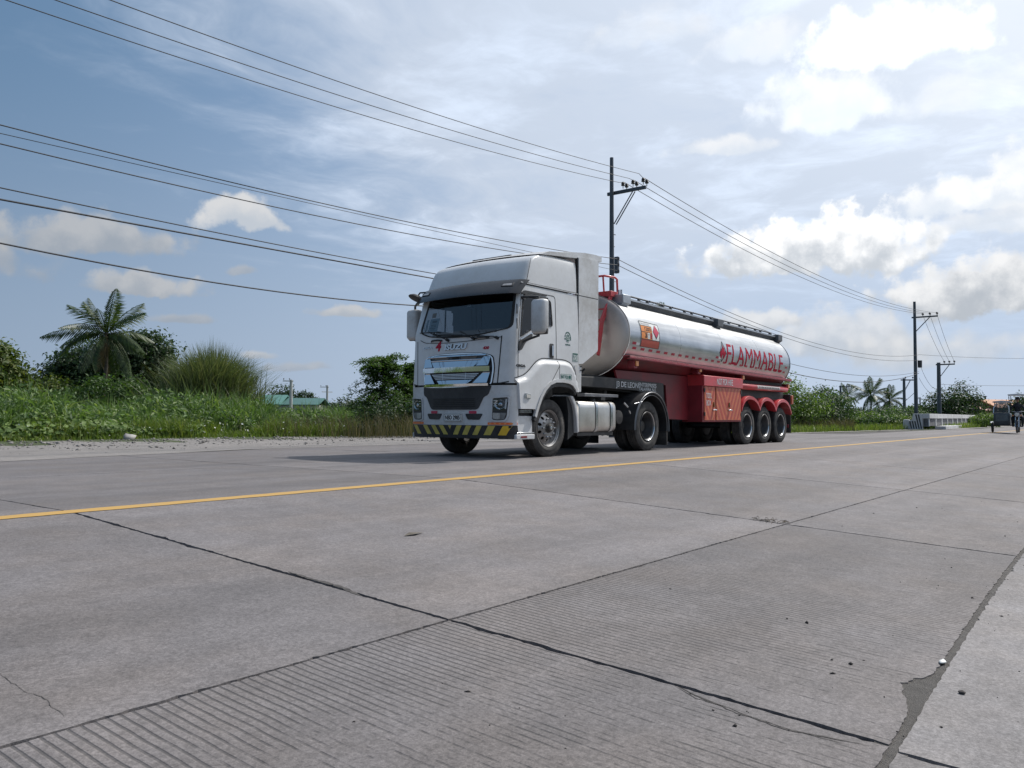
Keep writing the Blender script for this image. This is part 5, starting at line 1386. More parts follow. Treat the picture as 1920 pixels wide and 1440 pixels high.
# ================================================================== poles and wires
M_POLE = mat('steel_pole', (.085, .095, .11), .5, .5, var=.2, scale=1.5)
M_POLE2 = mat('pale_pole', (.42, .42, .41), .7, var=.1)
M_WIRE = mat('wire', (.025, .027, .032), .6)
M_INS = mat('insulator', (.045, .04, .042), .3, var=.2)
def utility_pole(X, Y, H, label, r0=.115, r1=.065, arm=2.3, arm_z=None, brace=True, pegs=True, n_ins=3, arm_dir=(0, -1), m=M_POLE, group='utility poles along the road'):
    p = empty('utility_pole', (X, Y, 0), label, 'utility pole', group)
    mb = MB().tube([(0, 0, -.3), (0, 0, H*.5), (0, 0, H)], [r0, (r0+r1)/2, r1], 12)
    mb.build('pole_shaft', m, p, smooth=50)
    if arm:
        az = arm_z or H-1.25; d = np.array([arm_dir[0], arm_dir[1], 0.]); d /= np.linalg.norm(d); q = np.array([-d[1], d[0], 0.])
        a = -.25*d+q*.13+np.array([0, 0, az]); b = arm*d+q*.13+np.array([0, 0, az])
        mb = MB(); rings = []
        for c in (a, b): rings.append([c+s1*.042*q+np.array([0, 0, s2*.058]) for s1, s2 in ((-1, -1), (1, -1), (1, 1), (-1, 1))])
        mb.loft(rings); mb.build('crossarm', m, p, bevel=.01)
        if brace:
            for o in (-.07, .07):
                MB().tube([q*(.13+o)+np.array([0, 0, az-1.12])+d*.06, q*(.13+o)+d*arm*.64+np.array([0, 0, az-.06])], .020, 6).build('arm_brace', m, p)
        for k in range(n_ins):
            f = arm*(.34+.31*k) if n_ins == 3 else arm*(.2+.7*k/max(1, n_ins-1))
            for o in ((-.09, .16) if pegs else (0.,)):
                c = d*f+q*(.13+o)+np.array([0, 0, az+.075])
                MB().lathe([(.014, 0), (.014, .10), (.06, .10), (.075, .13), (.05, .16), (.07, .18), (.045, .23), (.0, .24)], 10, 'z', c).build('insulator', M_INS, p, smooth=50)
    if pegs:
        k = 0; z = 3.0
        while z < H-2.0:
            s = 1 if k % 2 else -1; MB().tube([(r1*.8, .0, z), (r1+.16, s*.02, z)], .016, 5).build('step_peg', m, p); z += .42; k += 1
    return p
P1 = at_y(1147, 455, 15.0)
pole1 = utility_pole(P1[0], 15.0, 9.93, 'tall dark steel utility pole rising behind the truck cab and tank', arm=1.3)
for z in (5.85, 6.08, 6.3):
    MB().lathe([(.0, -.05), (.05, -.05), (.06, 0), (.05, .05), (.0, .05)], 10, 'z', (.04, -.23, z)).build('spool_insulator', M_INS, pole1, smooth=40)
MB().box(-.03, .08, -.26, -.12, 5.78, 6.36).build('spool_bracket', M_POLE, pole1)
P2 = at_y(1716, 660, 15.0)
pole2 = utility_pole(P2[0], 15.0, 10.0, 'second tall dark utility pole, standing left of the white bridge parapet', arm=1.65, r0=.16, r1=.10)
MB().lathe([(.0, -.3), (.16, -.28), (.17, .28), (.0, .3)], 12, 'z', (.12, -.3, 5.0)).build('pole_box', M_INS, pole2, smooth=40)
x, y = ground(1761.5, 72); P3 = (x, y)
pole3 = utility_pole(x, y, 5.62, 'shorter dark pole with one long arm, rising from the big dark tree beyond the parapet', arm=1.27, arm_z=5.45, r0=.2, r1=.15)
x, y = ground(1696, 78); pole4 = utility_pole(x, y, 4.5, 'short dark pole leaning close to the tall pole left of the parapet', arm=1.0, arm_z=4.35, r0=.16, r1=.12, arm_dir=(.6, -.8), n_ins=2, pegs=False)
x, y = ground(1576.5, 112); pole5 = utility_pole(x, y, 5.1, 'small distant pole above the palms right of the tanker', arm=1.25, arm_z=4.95, r0=.16, r1=.13, pegs=False)
MB().box(-.9, .5, -.05, .05, 4.0, 4.12).build('crossarm', M_POLE, pole5)
x, y = ground(1725.5, 150); pole6 = utility_pole(x, y, 4.5, 'thin far pole with two short arms just behind the tall pole by the parapet', arm=2.2, arm_z=4.2, r0=.14, r1=.11, arm_dir=(-1, .3), pegs=False, brace=False)
x, y = ground(1848, 150); pole7 = utility_pole(x, y, 4.8, 'far pole with three short crossarms left of the orange-roofed house', arm=1.5, arm_z=4.7, r0=.18, r1=.15, arm_dir=(-.8, .6), pegs=False, brace=False)
for z in (4.0, 3.3, 2.7): MB().box(-1.2, 1.2, -.06, .06, z, z+.10).build('crossarm', M_POLE, pole7)
x, y = ground(1881.5, 150); pole8 = utility_pole(x, y, 3.95, 'far short pole behind the orange-roofed house, arm pointing away from the tricycle', arm=2.4, arm_z=3.85, r0=.16, r1=.13, arm_dir=(-.9, .5), pegs=False, n_ins=2)
x, y = ground(545, 92); pole9 = utility_pole(x, y, 4.75, 'pale concrete pole in front of the green-roofed shed', arm=.9, arm_z=4.6, r0=.19, r1=.16, arm_dir=(-.8, .6), pegs=False, brace=False, m=M_POLE2, n_ins=2)
x, y = ground(613, 140); pole10 = utility_pole(x, y, 5.9, 'lone pale pole standing over the field between shed and feathery tree', arm=1.2, arm_z=5.6, r0=.2, r1=.17, arm_dir=(-.8, .6), pegs=False, brace=False, m=M_POLE2, n_ins=2)
MB().box(-1.1, 1.1, -.06, .06, 4.7, 4.82).build('crossarm', M_POLE2, pole10)

def wire(pts, label, r=.013, group='overhead wires'):
    """cable through world points, cut finely along its sag"""
    return tag(MB().tube(pts, r, 5).build('overhead_wire', M_WIRE, smooth=80), label, 'wire', group)
def sag_fit(pix, Y, X0, X1, n=60):
    """parabola through picture sightings of a cable hanging in the vertical plane y = Y, carried on from X0 to X1"""
    q = np.array([at_y(px, py, Y) for px, py in pix]); c = np.polyfit(q[:, 0], q[:, 2], min(2, len(pix)-1))
    return [(x, Y, np.polyval(c, x)) for x in np.linspace(X0, X1, n)]
XP1, XP0 = P1[0], P1[0]-46.
tops = [((10, 0), (280, 90), (480, 153), (960, 295), (1166, 343)), ((105, 0), (400, 102), (960, 277), (1186, 336)), ((207, 0), (440, 85), (960, 259), (1208, 328))]
names = ['lowest of the three high wires running from the top left to the crossarm', 'middle of the three high wires running from the top left to the crossarm', 'uppermost wire of all, from the top left to the crossarm tip']
ARM_Y = [15-1.3*(.34+.31*k) for k in range(3)]
for pix, nm, Y in zip(tops, names, ARM_Y):
    wire(sag_fit(pix, Y, XP0, XP1-.25)+[(XP1+.04, Y, 8.98)], nm, .0095)
lows = [((0, 238), (280, 300), (960, 456), (1150, 484)), ((0, 250), (300, 318), (960, 465)), ((0, 270), (380, 358), (960, 472), (1150, 496)), ((0, 352), (425, 440), (825, 515)), ((0, 374), (425, 452), (800, 520)), ((0, 456), (340, 520), (780, 573))]
names = ['upper wire of the middle set at left, reaching the pole behind the cab roof', 'faint thin wire between two thicker ones in the middle set at left', 'third wire of the middle set at left, ending behind the cab roof', 'thin wire just above the thickest black cable at left', 'thickest black cable sagging from the left edge to the cab roof', 'lowest cable at left, passing above the palm to the cab mirror']
for pix, nm, r in zip(lows, names, (.0115, .007, .0115, .0115, .017, .015)):
    wire(sag_fit(pix, 14.75, XP0, XP1), nm, r)
rights = [(((1157, 484), (1314, 560), (1468, 631), (1617, 658), (1711, 668)), .012, 'upper cable beyond the cab, sagging above the tank to the second tall pole'), (((1157, 495), (1285, 560), (1480, 634.5), (1600, 668), (1711, 676)), .012, 'lower cable beyond the cab, sagging above the tank to the second tall pole'),
          (((1157, 560), (1300, 630), (1480, 680), (1640, 704), (1711, 700)), .013, 'thin cable drooping behind the tank end towards the second tall pole'), (((1157, 575), (1300, 645), (1480, 697), (1617, 716), (1693, 709)), .020, 'thick cable drooping lowest behind the tank end, above the bushes')]
for pix, r, nm in rights:
    wire(sag_fit(pix, 14.75, XP1, P2[0]), nm, r)
for k in range(3):
    Y = ARM_Y[k]; a = np.array([XP1+.1, Y, 9.0]); b = np.array([P2[0], 15-1.65*(.34+.31*k), 9.0]); pts = []
    for q in np.linspace(0, 1, 40): p = a+(b-a)*q; p[2] -= 4*.95*q*(1-q); pts.append(p)
    wire(pts, ['wire from the crossarm to the second tall pole, nearest the poles', 'middle wire from the crossarm to the second tall pole', 'outermost wire from the crossarm tip to the second tall pole'][k], .012)
    b2 = np.array([P3[0], P3[1]-1.27*(.34+.31*k), 5.75]); pts = []
    for q in np.linspace(0, 1, 16): p = b+(b2-b)*q; p[2] -= 4*.25*q*(1-q); pts.append(p)
    wire(pts, ['left wire dropping steeply from the second tall pole to the short one', 'middle wire dropping steeply from the second tall pole to the short one', 'right wire dropping steeply from the second tall pole to the short one'][k], .012)
def hang(a, b, sag, label, r=.013, n=24):
    a = np.array(a, float); b = np.array(b, float); pts = []
    for q in np.linspace(0, 1, n): p = a+(b-a)*q; p[2] -= 4*sag*q*(1-q); pts.append(p)
    wire(pts, label, r)
hang((P2[0], 14.75, 5.75), at_depth(1995, 671, 70), .15, 'faint level wire running off right from the second tall pole', .012)
hang((P2[0], 14.75, 5.2), (P3[0], P3[1], 3.3), .7, 'slack wire looping from the second tall pole to the short one', .012)
hang((P2[0], 14.75, 3.9), (P3[0], P3[1], 2.9), .55, 'lower slack wire looping from the second tall pole to the short one', .012)
hang((P3[0], P3[1], 3.7), at_depth(2000, 722, 75), .1, 'faint low wire running off right from the short pole', .012)
x, y = ground(1655, 74); hang((P2[0], 14.9, 2.9), (x, y, .4), .0, 'guy wire slanting from the second tall pole into the bushes', .018)

# ================================================================== foliage
def leaf_mat(name, a, b, trans=.35, rough=.55, c=None):
    m = bpy.data.materials.new(name); m.use_nodes = True
    t = NT(m.node_tree); t.n.clear(); out = t.new('ShaderNodeOutputMaterial')
    g = t.new('ShaderNodeNewGeometry'); r = g.outputs['Random Per Island']
    stops = [(0., a), (.75, b), (1., c or tuple(min(1, q*1.35) for q in b))]
    col = t.ramp(r, stops)
    pb = t.new('ShaderNodeBsdfPrincipled'); t.put(pb.inputs['Base Color'], col); pb.inputs['Roughness'].default_value = rough; pb.inputs['Specular IOR Level'].default_value = .35
    tr = t.new('ShaderNodeBsdfTranslucent'); t.put(tr.inputs[0], t.mix(1., col, (1.25, 1.35, .55), 'MULTIPLY'))
    mx = t.new('ShaderNodeMixShader'); mx.inputs[0].default_value = trans
    t.l.new(pb.outputs[0], mx.inputs[1]); t.l.new(tr.outputs[0], mx.inputs[2]); t.l.new(mx.outputs[0], out.inputs[0])
    MATS[name] = m
    return m
L_DARK = leaf_mat('leaf_dark', (.017, .035, .017), (.042, .076, .030))
L_MID = leaf_mat('leaf_mid', (.030, .066, .018), (.072, .130, .036))
L_LIGHT = leaf_mat('leaf_light', (.060, .110, .022), (.135, .205, .050))
L_YEL = leaf_mat('leaf_yellowish', (.045, .078, .014), (.095, .135, .030), c=(.16, .17, .04))
L_PALM = leaf_mat('leaf_palm', (.022, .042, .014), (.055, .085, .028), .25, .45)
L_REED = leaf_mat('leaf_reed', (.060, .088, .040), (.135, .165, .085), .3, c=(.23, .23, .14))
L_WEED = leaf_mat('leaf_weed', (.055, .102, .032), (.120, .200, .068), .38, c=(.23, .29, .12))
L_GRASS = leaf_mat('leaf_grass', (.068, .115, .022), (.150, .210, .044), .38, c=(.22, .23, .08))
L_SEED = leaf_mat('seed_head', (.050, .055, .026), (.105, .09, .048), .3, c=(.17, .13, .085))
L_DRY = leaf_mat('dead_frond', (.10, .075, .035), (.19, .14, .07), .2)
L_HAZED = leaf_mat('leaf_hazed', (.040, .060, .046), (.070, .098, .068), .2)  # leaf colour lightened and greyed: distance haze painted in
M_BARK = mat('bark', (.085, .07, .055), .9, var=.4, scale=5, bump=.8, bump_scale=15)
M_PALMBARK = mat('palm_trunk', (.10, .085, .07), .9, var=.35, scale=9, bump=.7, bump_scale=12)

def leaf_cloud(pos, nrm, size, aspect=.55, rnd=.6, fold=.25):
    """rhombic, slightly folded leaves (two triangles) at the given points"""
    n = len(pos); nrm = nrm+rng.normal(0, rnd, (n, 3)); nrm /= np.linalg.norm(nrm, axis=1)[:, None]+1e-9
    t = np.cross(nrm, rng.normal(0, 1, (n, 3))); t /= np.linalg.norm(t, axis=1)[:, None]+1e-9
    b = np.cross(nrm, t); s = size*rng.uniform(.6, 1.3, n)[:, None]
    V = np.stack([pos-t*s*.5, pos+b*s*aspect*.5+nrm*s*fold*.3, pos+t*s*.5-nrm*s*.1, pos-b*s*aspect*.5+nrm*s*fold*.3], 1).reshape(-1, 3)
    i = np.arange(n)[:, None]*4
    F_ = np.concatenate([i+np.array([[0, 1, 2]]), i+np.array([[0, 2, 3]])])
    return V, F_
def merge(parts):
    V = []; F_ = []; k = 0
    for v, f in parts: V.append(v); F_.append(f+k); k += len(v)
    return np.concatenate(V), np.concatenate(F_)
def blob_points(blobs, n, shell=.55, clump=26, tight=.22):
    """leaf positions gathered in clumps inside a set of ellipsoids (cx, cy, cz, rx, ry, rz)"""
    blobs = np.array(blobs, float); vol = (blobs[:, 3]*blobs[:, 4]*blobs[:, 5])**.75; w = vol/vol.sum()
    nc = max(3, n//clump); k = rng.choice(len(blobs), nc, p=w); B = blobs[k]
    d = rng.normal(size=(nc, 3)); d /= np.linalg.norm(d, axis=1)[:, None]
    rad = shell+(1-shell)*rng.random(nc)**.6
    c = B[:, :3]+d*B[:, 3:]*rad[:, None]*(1+.10*rng.normal(size=(nc, 1)))
    j = rng.integers(0, nc, n); sz = tight*(B[j, 3]+B[j, 5])/2
    p = c[j]+rng.normal(0, 1, (n, 3))*sz[:, None]*np.array([1, 1, .7])
    return p, d[j]*.8+np.array([0, 0, .55])
def plant(name, label, cat, x, y, blobs, n, leaf, m, group=None, trunk=None, z0=0., part='crown', aspect=.55, clump=26, tight=.22, limbs=0, rnd=.6):
    """a tree or shrub: leaf crown made of clumps, optional tapered trunk with limbs reaching into the crown"""
    p = empty(name, (x, y, z0), label, cat, group)
    pos, nr = blob_points(blobs, n, clump=clump, tight=tight)
    keep = pos[:, 2] > .02
    V, F_ = leaf_cloud(pos[keep], nr[keep], leaf, aspect, rnd)
    soup(part, V, F_, m, p)
    mb = MB(); top = max(b[2] for b in blobs); r = trunk or .05
    mb.tube([(0, 0, -.1), (.03*r, .02, top*.35), (.1*top*.05, 0, top*.75)], [r, r*.8, r*.4], 8)
    for b in blobs[:max(limbs, 0)]:
        mb.tube([(0, 0, top*.28), (b[0]*.5, b[1]*.5, (top*.3+b[2])*.5), (b[0], b[1], b[2])], [r*.6, r*.4, r*.12], 6)
    mb.build('trunk', M_BARK, p, smooth=60)
    return p

# --- palm: curved ribs with drooping leaflets, every frond a part
def frond_mesh(L_, droop, n=26, leaf=.56, width=.034):
    V = []; F_ = []; k = 0; pts = []
    for i in range(n+1):
        q = i/n; a = droop*q**1.5; pts.append(np.array([L_*(q-.12*droop*q*q), 0, L_*(.16*q-.50*droop*q*q)]))
    for i in range(2, n+1):
        p = pts[i]; t = pts[i]-pts[i-1]; t /= np.linalg.norm(t); q = i/n
        ll = 1.25*leaf*(math.sin(math.pi*min(1, .12+.86*q))**.7)*(.85+.3*rng.random())
        for s in (-1, 1):
            d = np.array([t[0]*.62, s*.74, t[2]*.62-.42-.25*rng.random()]); d /= np.linalg.norm(d); w = np.cross(d, [0, 0, 1.]); w = w/np.linalg.norm(w)*width
            e = p+d*ll+np.array([0, 0, -.22*ll]); mid = p+d*ll*.55
            V += [p-w*.3, p+w*.3, mid+w, e, mid-w]; F_ += [(k, k+1, k+2), (k, k+2, k+4), (k+4, k+2, k+3)]; k += 5
    for i in range(n):
        p, q_ = pts[i], pts[i+1]; w = .035*(1-i/n)+.008
        V += [p+np.array([0, w, 0]), p-np.array([0, w, 0]), q_-np.array([0, w, 0]), q_+np.array([0, w, 0])]; F_ += [(k, k+1, k+2), (k, k+2, k+3)]; k += 4
    me = bpy.data.meshes.new('frond'); me.from_pydata([tuple(v) for v in V], [], F_); return me
FRONDS = [frond_mesh(2.5, .70), frond_mesh(2.6, 1.05), frond_mesh(2.5, 1.25), frond_mesh(2.2, .40)]
DEAD = frond_mesh(2.2, 1.7)
for me in FRONDS: me.materials.append(L_PALM)
DEAD.materials.append(L_DRY)
def palm(x, y, H, s, label, n=24, group='coconut palms', dead=2):
    p = empty('palm_tree', (x, y, 0), label, 'palm', group)
    MB().tube([(-.15, .05, -.1), (-.10, .0, H*.3), (.0, -.05, H*.65), (.0, .0, H)], [.13*s+.03, .10*s, .08*s, .07*s], 10).build('trunk', M_PALMBARK, p, smooth=60)
    for k in range(n+dead):
        q = k/n; a = k*2.399+rng.normal(0, .12)
        o = link('frond', DEAD if k >= n else FRONDS[3 if q < .18 else 0 if q < .42 else 1 if q < .74 else 2], p)
        el = R(80-122*q+rng.normal(0, 7)) if k < n else R(-48)
        o.location = (.05*math.cos(a), .05*math.sin(a), H-.12*q); o.rotation_euler = (rng.normal(0, .32), -el, a+rng.normal(0, .18)); o.scale = (s*rng.uniform(.76, 1.14),)*3
    nb = MB()
    for k in range(6): nb.lathe([(.0, -.14*s), (.10*s, -.06*s), (.10*s, .05*s), (.0, .12*s)], 8, 'z', (.2*s*math.cos(k*1.05), .2*s*math.sin(k*1.05), H-.3*s))
    nb.build('coconuts', mat('coconut', (.10, .085, .03), .6, var=.3), p, smooth=60)['kind'] = 'stuff'
    return p
x, y = ground(196, 37); palm(x, y, 4.5, .92, 'coconut palm with long drooping fronds in front of the dark tree at left', 27)

def D(px, d): return ground(px, d)
# left side trees
x, y = D(203, 43.5); plant('broadleaf_tree', 'dark rounded tree spreading behind the coconut palm', 'tree', x, y, [(-1.3, .9, 3.0, 1.3, 1.3, 1.3), (1.4, -1.0, 3.9, 1.4, 1.4, 1.3), (.2, 0, 3.2, 1.7, 1.5, 1.5), (2.1, -1.5, 2.8, 1.1, 1.1, 1.4), (-1.9, 1.4, 2.2, 1.1, 1.1, 1.3), (.3, 0, 1.5, 2.5, 2.2, 1.4)], 36000, .22, L_DARK, trunk=.2, limbs=4)
x, y = D(-28, 33); plant('broadleaf_tree', 'yellowish green bushy tree cut off by the left edge', 'tree', x, y, [(.2, .2, 2.2, 1.3, 1.3, 1.25), (-.9, 1.0, 3.0, 1.2, 1.2, 1.1), (.7, -.5, 1.4, 1.1, 1.0, 1.0), (-1.6, 1.2, 1.8, 1.4, 1.2, 1.3), (.3, -.3, 2.9, .7, .7, .65)], 17000, .20, L_YEL, trunk=.15, limbs=3)
x, y = D(88, 35); plant('shrub', 'low pale shrub between the yellowish tree and the palm', 'shrub', x, y, [(0, 0, 1.6, 1.0, .9, .8), (.9, -.6, 1.3, .8, .8, .7), (-.7, .4, 1.9, .7, .6, .6), (.1, 0, .9, 1.7, 1.2, .8)], 6500, .17, L_YEL, trunk=.05, group='shrubs along the left verge')
x, y = D(192, 34.5); plant('shrub', 'dark low shrub hiding the foot of the coconut palm', 'shrub', x, y, [(0, 0, 1.5, 1.1, .9, .75), (.8, -.5, 1.7, .7, .7, .6), (-.8, .5, 1.2, .9, .8, .7)], 5200, .15, L_MID, trunk=.05, group='shrubs along the left verge')
x, y = D(255, 40); plant('shrub', 'dark low shrub filling the gap between palm and reed clump', 'shrub', x, y, [(0, 0, 1.3, 1.6, 1.2, 1.0), (1.6, -1.0, 1.2, 1.3, 1.0, .9), (-1.2, .8, 1.1, 1.2, 1.0, .9)], 6500, .14, L_MID, trunk=.06, group='shrubs along the left verge')

# reed clump: tall arching blades
def blades(n, centre_fn, hmin, hmax, width, lean, m, name, label=None, seg=4, parent=None, stuff=True):
    base = np.array([centre_fn() for _ in range(n)]); h = rng.uniform(hmin, hmax, n); 
    if base.shape[1] == 4: h = h*base[:, 3]; base = base[:, :3]
    a = rng.uniform(0, 2*np.pi, n); ln = np.abs(rng.normal(lean, lean*.5, n))
    d = np.stack([np.cos(a), np.sin(a), np.zeros(n)], 1); wv = np.stack([-np.sin(a), np.cos(a), np.zeros(n)], 1)
    # the blade turns its face at random about its own length
    tw = rng.uniform(0, np.pi, n)[:, None]; wv = wv*np.cos(tw)+d*np.sin(tw)
    V = []
    for k in range(seg+1):
        q = k/seg; c = base+d*(ln*h*q*q)[:, None]+np.array([0, 0, 1.])*(h*(q-.42*ln*q**3))[:, None]
        w = width*(1-q)**.7*(.55+.45*min(1, 4*q+.3)); w = w if k < seg else 0.
        V.append(c-wv*w); V.append(c+wv*w)
    V = np.stack(V, 1).reshape(-1, 3); s = 2*(seg+1); i = np.arange(n)[:, None]*s
    F_ = np.concatenate([i+np.array([[2*k, 2*k+1, 2*k+3]]) for k in range(seg)]+[i+np.array([[2*k, 2*k+3, 2*k+2]]) for k in range(seg-1)])
    o = soup(name, V, F_, m, parent)
    if stuff: tag(o, label, kind='stuff')
    return o
rx, ry = D(396, 35)
rc = empty('reed_clump', (rx, ry, 0), 'big rounded clump of tall reeds right of the palm', 'reeds')
def reed_c():
    r_ = abs(rng.normal(0, .62)); a = rng.uniform(0, 6.283); return (r_*math.cos(a)*1.5, r_*math.sin(a), 0, max(.45, 1-.16*r_))
blades(7500, reed_c, 2.7, 4.4, .028, .36, L_REED, 'reed_blades', parent=rc, stuff=False)
def reed_c2():
    q = reed_c(); return (q[0]*1.25, q[1]*1.25, 0, q[3]*.7)
blades(4200, reed_c2, 1.8, 3.4, .034, .6, L_MID, 'lower_blades', parent=rc, stuff=False)
x, y = D(492, 34); r2 = empty('reed_tuft', (x, y, 0), 'few thin reed stems standing beside the green-roofed shed', 'reeds')
blades(60, lambda: (rng.normal(0, .18), rng.normal(0, .18), 0, 1), 1.5, 2.3, .02, .3, L_REED, 'reed_blades', parent=r2, stuff=False)

# feathery tree in front of the cab: pinnate sprays on arching twigs
def feathery(x, y, H, spread, n_twig, label, m, name='feathery_tree', lean=(0, 0), group=None):
    p = empty(name, (x, y, 0), label, 'tree', group)
    pos = []; nr = []; mb = MB()
    mb.tube([(0, 0, -.1), (lean[0]*.3, lean[1]*.3, H*.4), (lean[0], lean[1], H*.92)], [.10, .07, .02], 8)
    for k in range(n_twig):
        q = rng.random()**.8; z0 = H*(.18+.72*q); a = rng.uniform(0, 6.283)
        L_ = spread*(1.05-.62*q)*rng.uniform(.45, 1.35); up = rng.uniform(.15, .75)
        b0 = np.array([lean[0]*q, lean[1]*q, z0]); d = np.array([math.cos(a), math.sin(a), up])
        tip = []
        for s in np.linspace(0, 1, 7):
            c = b0+d*L_*s+np.array([0, 0, -.55*L_*s*s]); tip.append(c)
        mb.tube(tip, [.022, .018, .015, .012, .009, .007, .004], 4)
        for s in np.linspace(.25, 1, 30):
            i = min(5, int(s*6)); c = tip[i]+(tip[i+1]-tip[i])*(s*6-i)
            for j in range(3):
                o = rng.normal(0, .10, 3)*np.array([1, 1, .6]); pos.append(c+o); nr.append((0, 0, 1.))
    pos = np.array(pos); V, F_ = leaf_cloud(pos, np.array(nr), .15, .34, .45)
    soup('crown', V, F_, m, p); mb.build('trunk', M_BARK, p, smooth=60)
    return p
x, y = D(722, 33); feathery(x, y, 3.35, 1.75, 125, 'feathery leaved small tree left of the cab', L_MID, lean=(-.1, .1))
x, y = D(776, 34); feathery(x, y, 3.2, 1.15, 95, 'slimmer feathery tree half hidden behind the cab mirror', L_MID)
x, y = D(742, 30.5); plant('shrub', 'low dark bush under the feathery trees beside the bumper', 'shrub', x, y, [(-.5, .3, .65, 1.0, .8, .6), (.9, -.5, .7, .9, .8, .55), (.2, 0, .9, .6, .6, .5)], 3600, .12, L_DARK, trunk=.04, group='shrubs along the left verge')

# green-roofed shed far left and what stands round it
sx, sy = D(535, 118)
sh = empty('shed', (sx, sy, -.85), 'long low shed with a green metal roof beyond the field', 'shed', rz=YAW-math.pi/2)
MB().box(-6.6, 5.0, -3, 4, -.2, 3.05).build('wall', mat('shed_wall', (.30, .29, .285), .85, var=.2, scale=.6, dirt=(.16, .15, .14), dirt_amt=.5), sh)
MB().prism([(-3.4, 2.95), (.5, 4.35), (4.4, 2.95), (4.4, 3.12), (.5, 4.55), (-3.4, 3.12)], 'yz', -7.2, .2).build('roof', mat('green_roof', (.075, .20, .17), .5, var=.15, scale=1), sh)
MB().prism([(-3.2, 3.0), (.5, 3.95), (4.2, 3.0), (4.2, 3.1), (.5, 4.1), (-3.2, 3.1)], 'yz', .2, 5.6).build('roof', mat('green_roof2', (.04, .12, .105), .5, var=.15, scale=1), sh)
for k in range(5): MB().box(-6.0+2.1*k, -5.0+2.1*k, -3.06, -3.0, 1.4, 2.4).build('window', mat('dark_opening', (.03, .032, .035), .4), sh)
MB().box(-5.9, -3.2, -3.3, -2.9, 3.55, 3.75).build('roof_vent', M_POLE2, sh)
MB().box(9, 16, 2, 6, 0, 1.5).build('lean_to', mat('whitewash', (.55, .56, .57), .8, var=.1), sh)
far_trees = [(531, 128, 5.6, 2.3, 'far tree standing behind the left part of the green roof'), (548, 128, 4.6, 1.8, 'smaller far tree over the middle of the green roof'), (574, 126, 4.2, 1.9, 'far tree just right of the green-roofed shed'), (592, 128, 3.3, 2.2, 'low far tree between the shed and the lone pale pole'), (560, 125, 2.9, 1.6, 'low far shrub against the right end of the shed')]
for px, d, h, r_, lab in far_trees:
    x, y = D(px, d); plant('far_tree', lab, 'tree', x, y, [(0, 0, h*.78, r_*.8, r_*.8, h*.26), (.8, -.4, h*.6, r_*.7, r_*.6, h*.22), (-.7, .3, h*.55, r_*.7, r_*.6, h*.22)], 1800, .34, L_DARK, trunk=.15, group='far trees round the green-roofed shed', limbs=2)
def far_line(px0, px1, d0, d1, n, hmin, hmax, label, m, leaf=.5, nl=900):
    """a distant belt of greenery that reads as one mass"""
    parts = []
    for k in range(n):
        q = (k+.5)/n+rng.normal(0, .3/n); x, y = ground(px0+(px1-px0)*q, d0+(d1-d0)*q+rng.normal(0, 4)); h = rng.uniform(hmin, hmax)
        pos, nr = blob_points([(x, y, h*.5, h*1.1, h*.9, h*.5), (x+h*.8, y, h*.35, h*.9, h*.8, h*.38)], nl, clump=20); pos[:, 2] = np.maximum(pos[:, 2], .02)
        parts.append(leaf_cloud(pos, nr, leaf))
    V, F_ = merge(parts); return tag(soup('treeline', V, F_, m), label, kind='stuff')
far_line(430, 790, 150, 150, 34, 2.2, 3.6, 'far dark treeline behind the field left of the truck', L_HAZED, .55, 700)
far_line(-120, 420, 150, 130, 22, 2.4, 4.0, 'far treeline hidden behind the left verge plants', L_HAZED, .6, 500)
far_line(-900, -120, 110, 150, 30, 2.6, 4.4, 'far treeline beyond the field, outside the left edge', L_HAZED, .6, 450)
far_line(1480, 1960, 190, 260, 26, 2.4, 4.0, 'far treeline behind the palms and the parapet', L_HAZED, .7, 650)

parts = []
for k in range(40):      # the tree belt on the camera's own side of the road (seen in the polished tank)
    x = -60+4.2*k+rng.normal(0, 1.5); y = -26+rng.normal(0, 2.5); h = rng.uniform(4.0, 7.5)
    pos, nr = blob_points([(x, y, h*.5, h*.55, h*.5, h*.5), (x+h*.4, y, h*.3, h*.5, h*.5, h*.34)], 420, clump=20); parts.append(leaf_cloud(pos, nr, .75))
V, F_ = merge(parts); tag(soup('tree_belt', V, F_, L_MID), 'belt of trees along the near side of the road', kind='stuff')
# --- tall weeds, vines, verge grass (uncountable)
def col_px(x, y):       # picture column of a ground point, for the dips in the weed bank
    return 960+F_PX*(_r2[0]*x+_r2[1]*y)/(_d[0]*x+_d[1]*y)
def weed_c():
    while True:
        x = rng.uniform(-18, 34); y = rng.uniform(26.0, 33)
        if y < 27.0 and rng.random() < .4: continue
        hgt = (.62+.38*min(1, (y-25.6)/2.6))*float(np.interp(col_px(x, y), [470, 530, 640, 700], [1., .76, .70, .56]))
        return (x, y, 0, hgt*(.85+.18*math.sin(x*.8)+.10*math.sin(x*2.3+1)))
blades(36000, weed_c, 1.15, 2.25, .034, .6, L_WEED, 'weeds', 'tall rank weeds with long blades beyond the left verge', seg=3)
def weed_leaf_pts(n, ya, yb, xa, xb, zmax):
    x = rng.uniform(xa, xb, n); y = ya+(yb-ya)*rng.random(n); z = zmax*rng.random(n)**.8*(.5+.5*np.clip((y-ya)/1.8, 0, 1))*(.8+.25*np.sin(x*1.3))*np.interp(col_px(x, y), [470, 530, 640, 700], [1., .62, .62, .5])
    return np.stack([x, y, z+.03], 1)
p_ = weed_leaf_pts(17000, 25.6, 30.5, -14, 34, 1.6); V, F_ = leaf_cloud(p_, np.tile([0, -.5, .8], (len(p_), 1)), .24, .34, .6)
tag(soup('weed_leaves', V, F_, L_WEED), 'broad weed leaves filling the bank of weeds', kind='stuff')
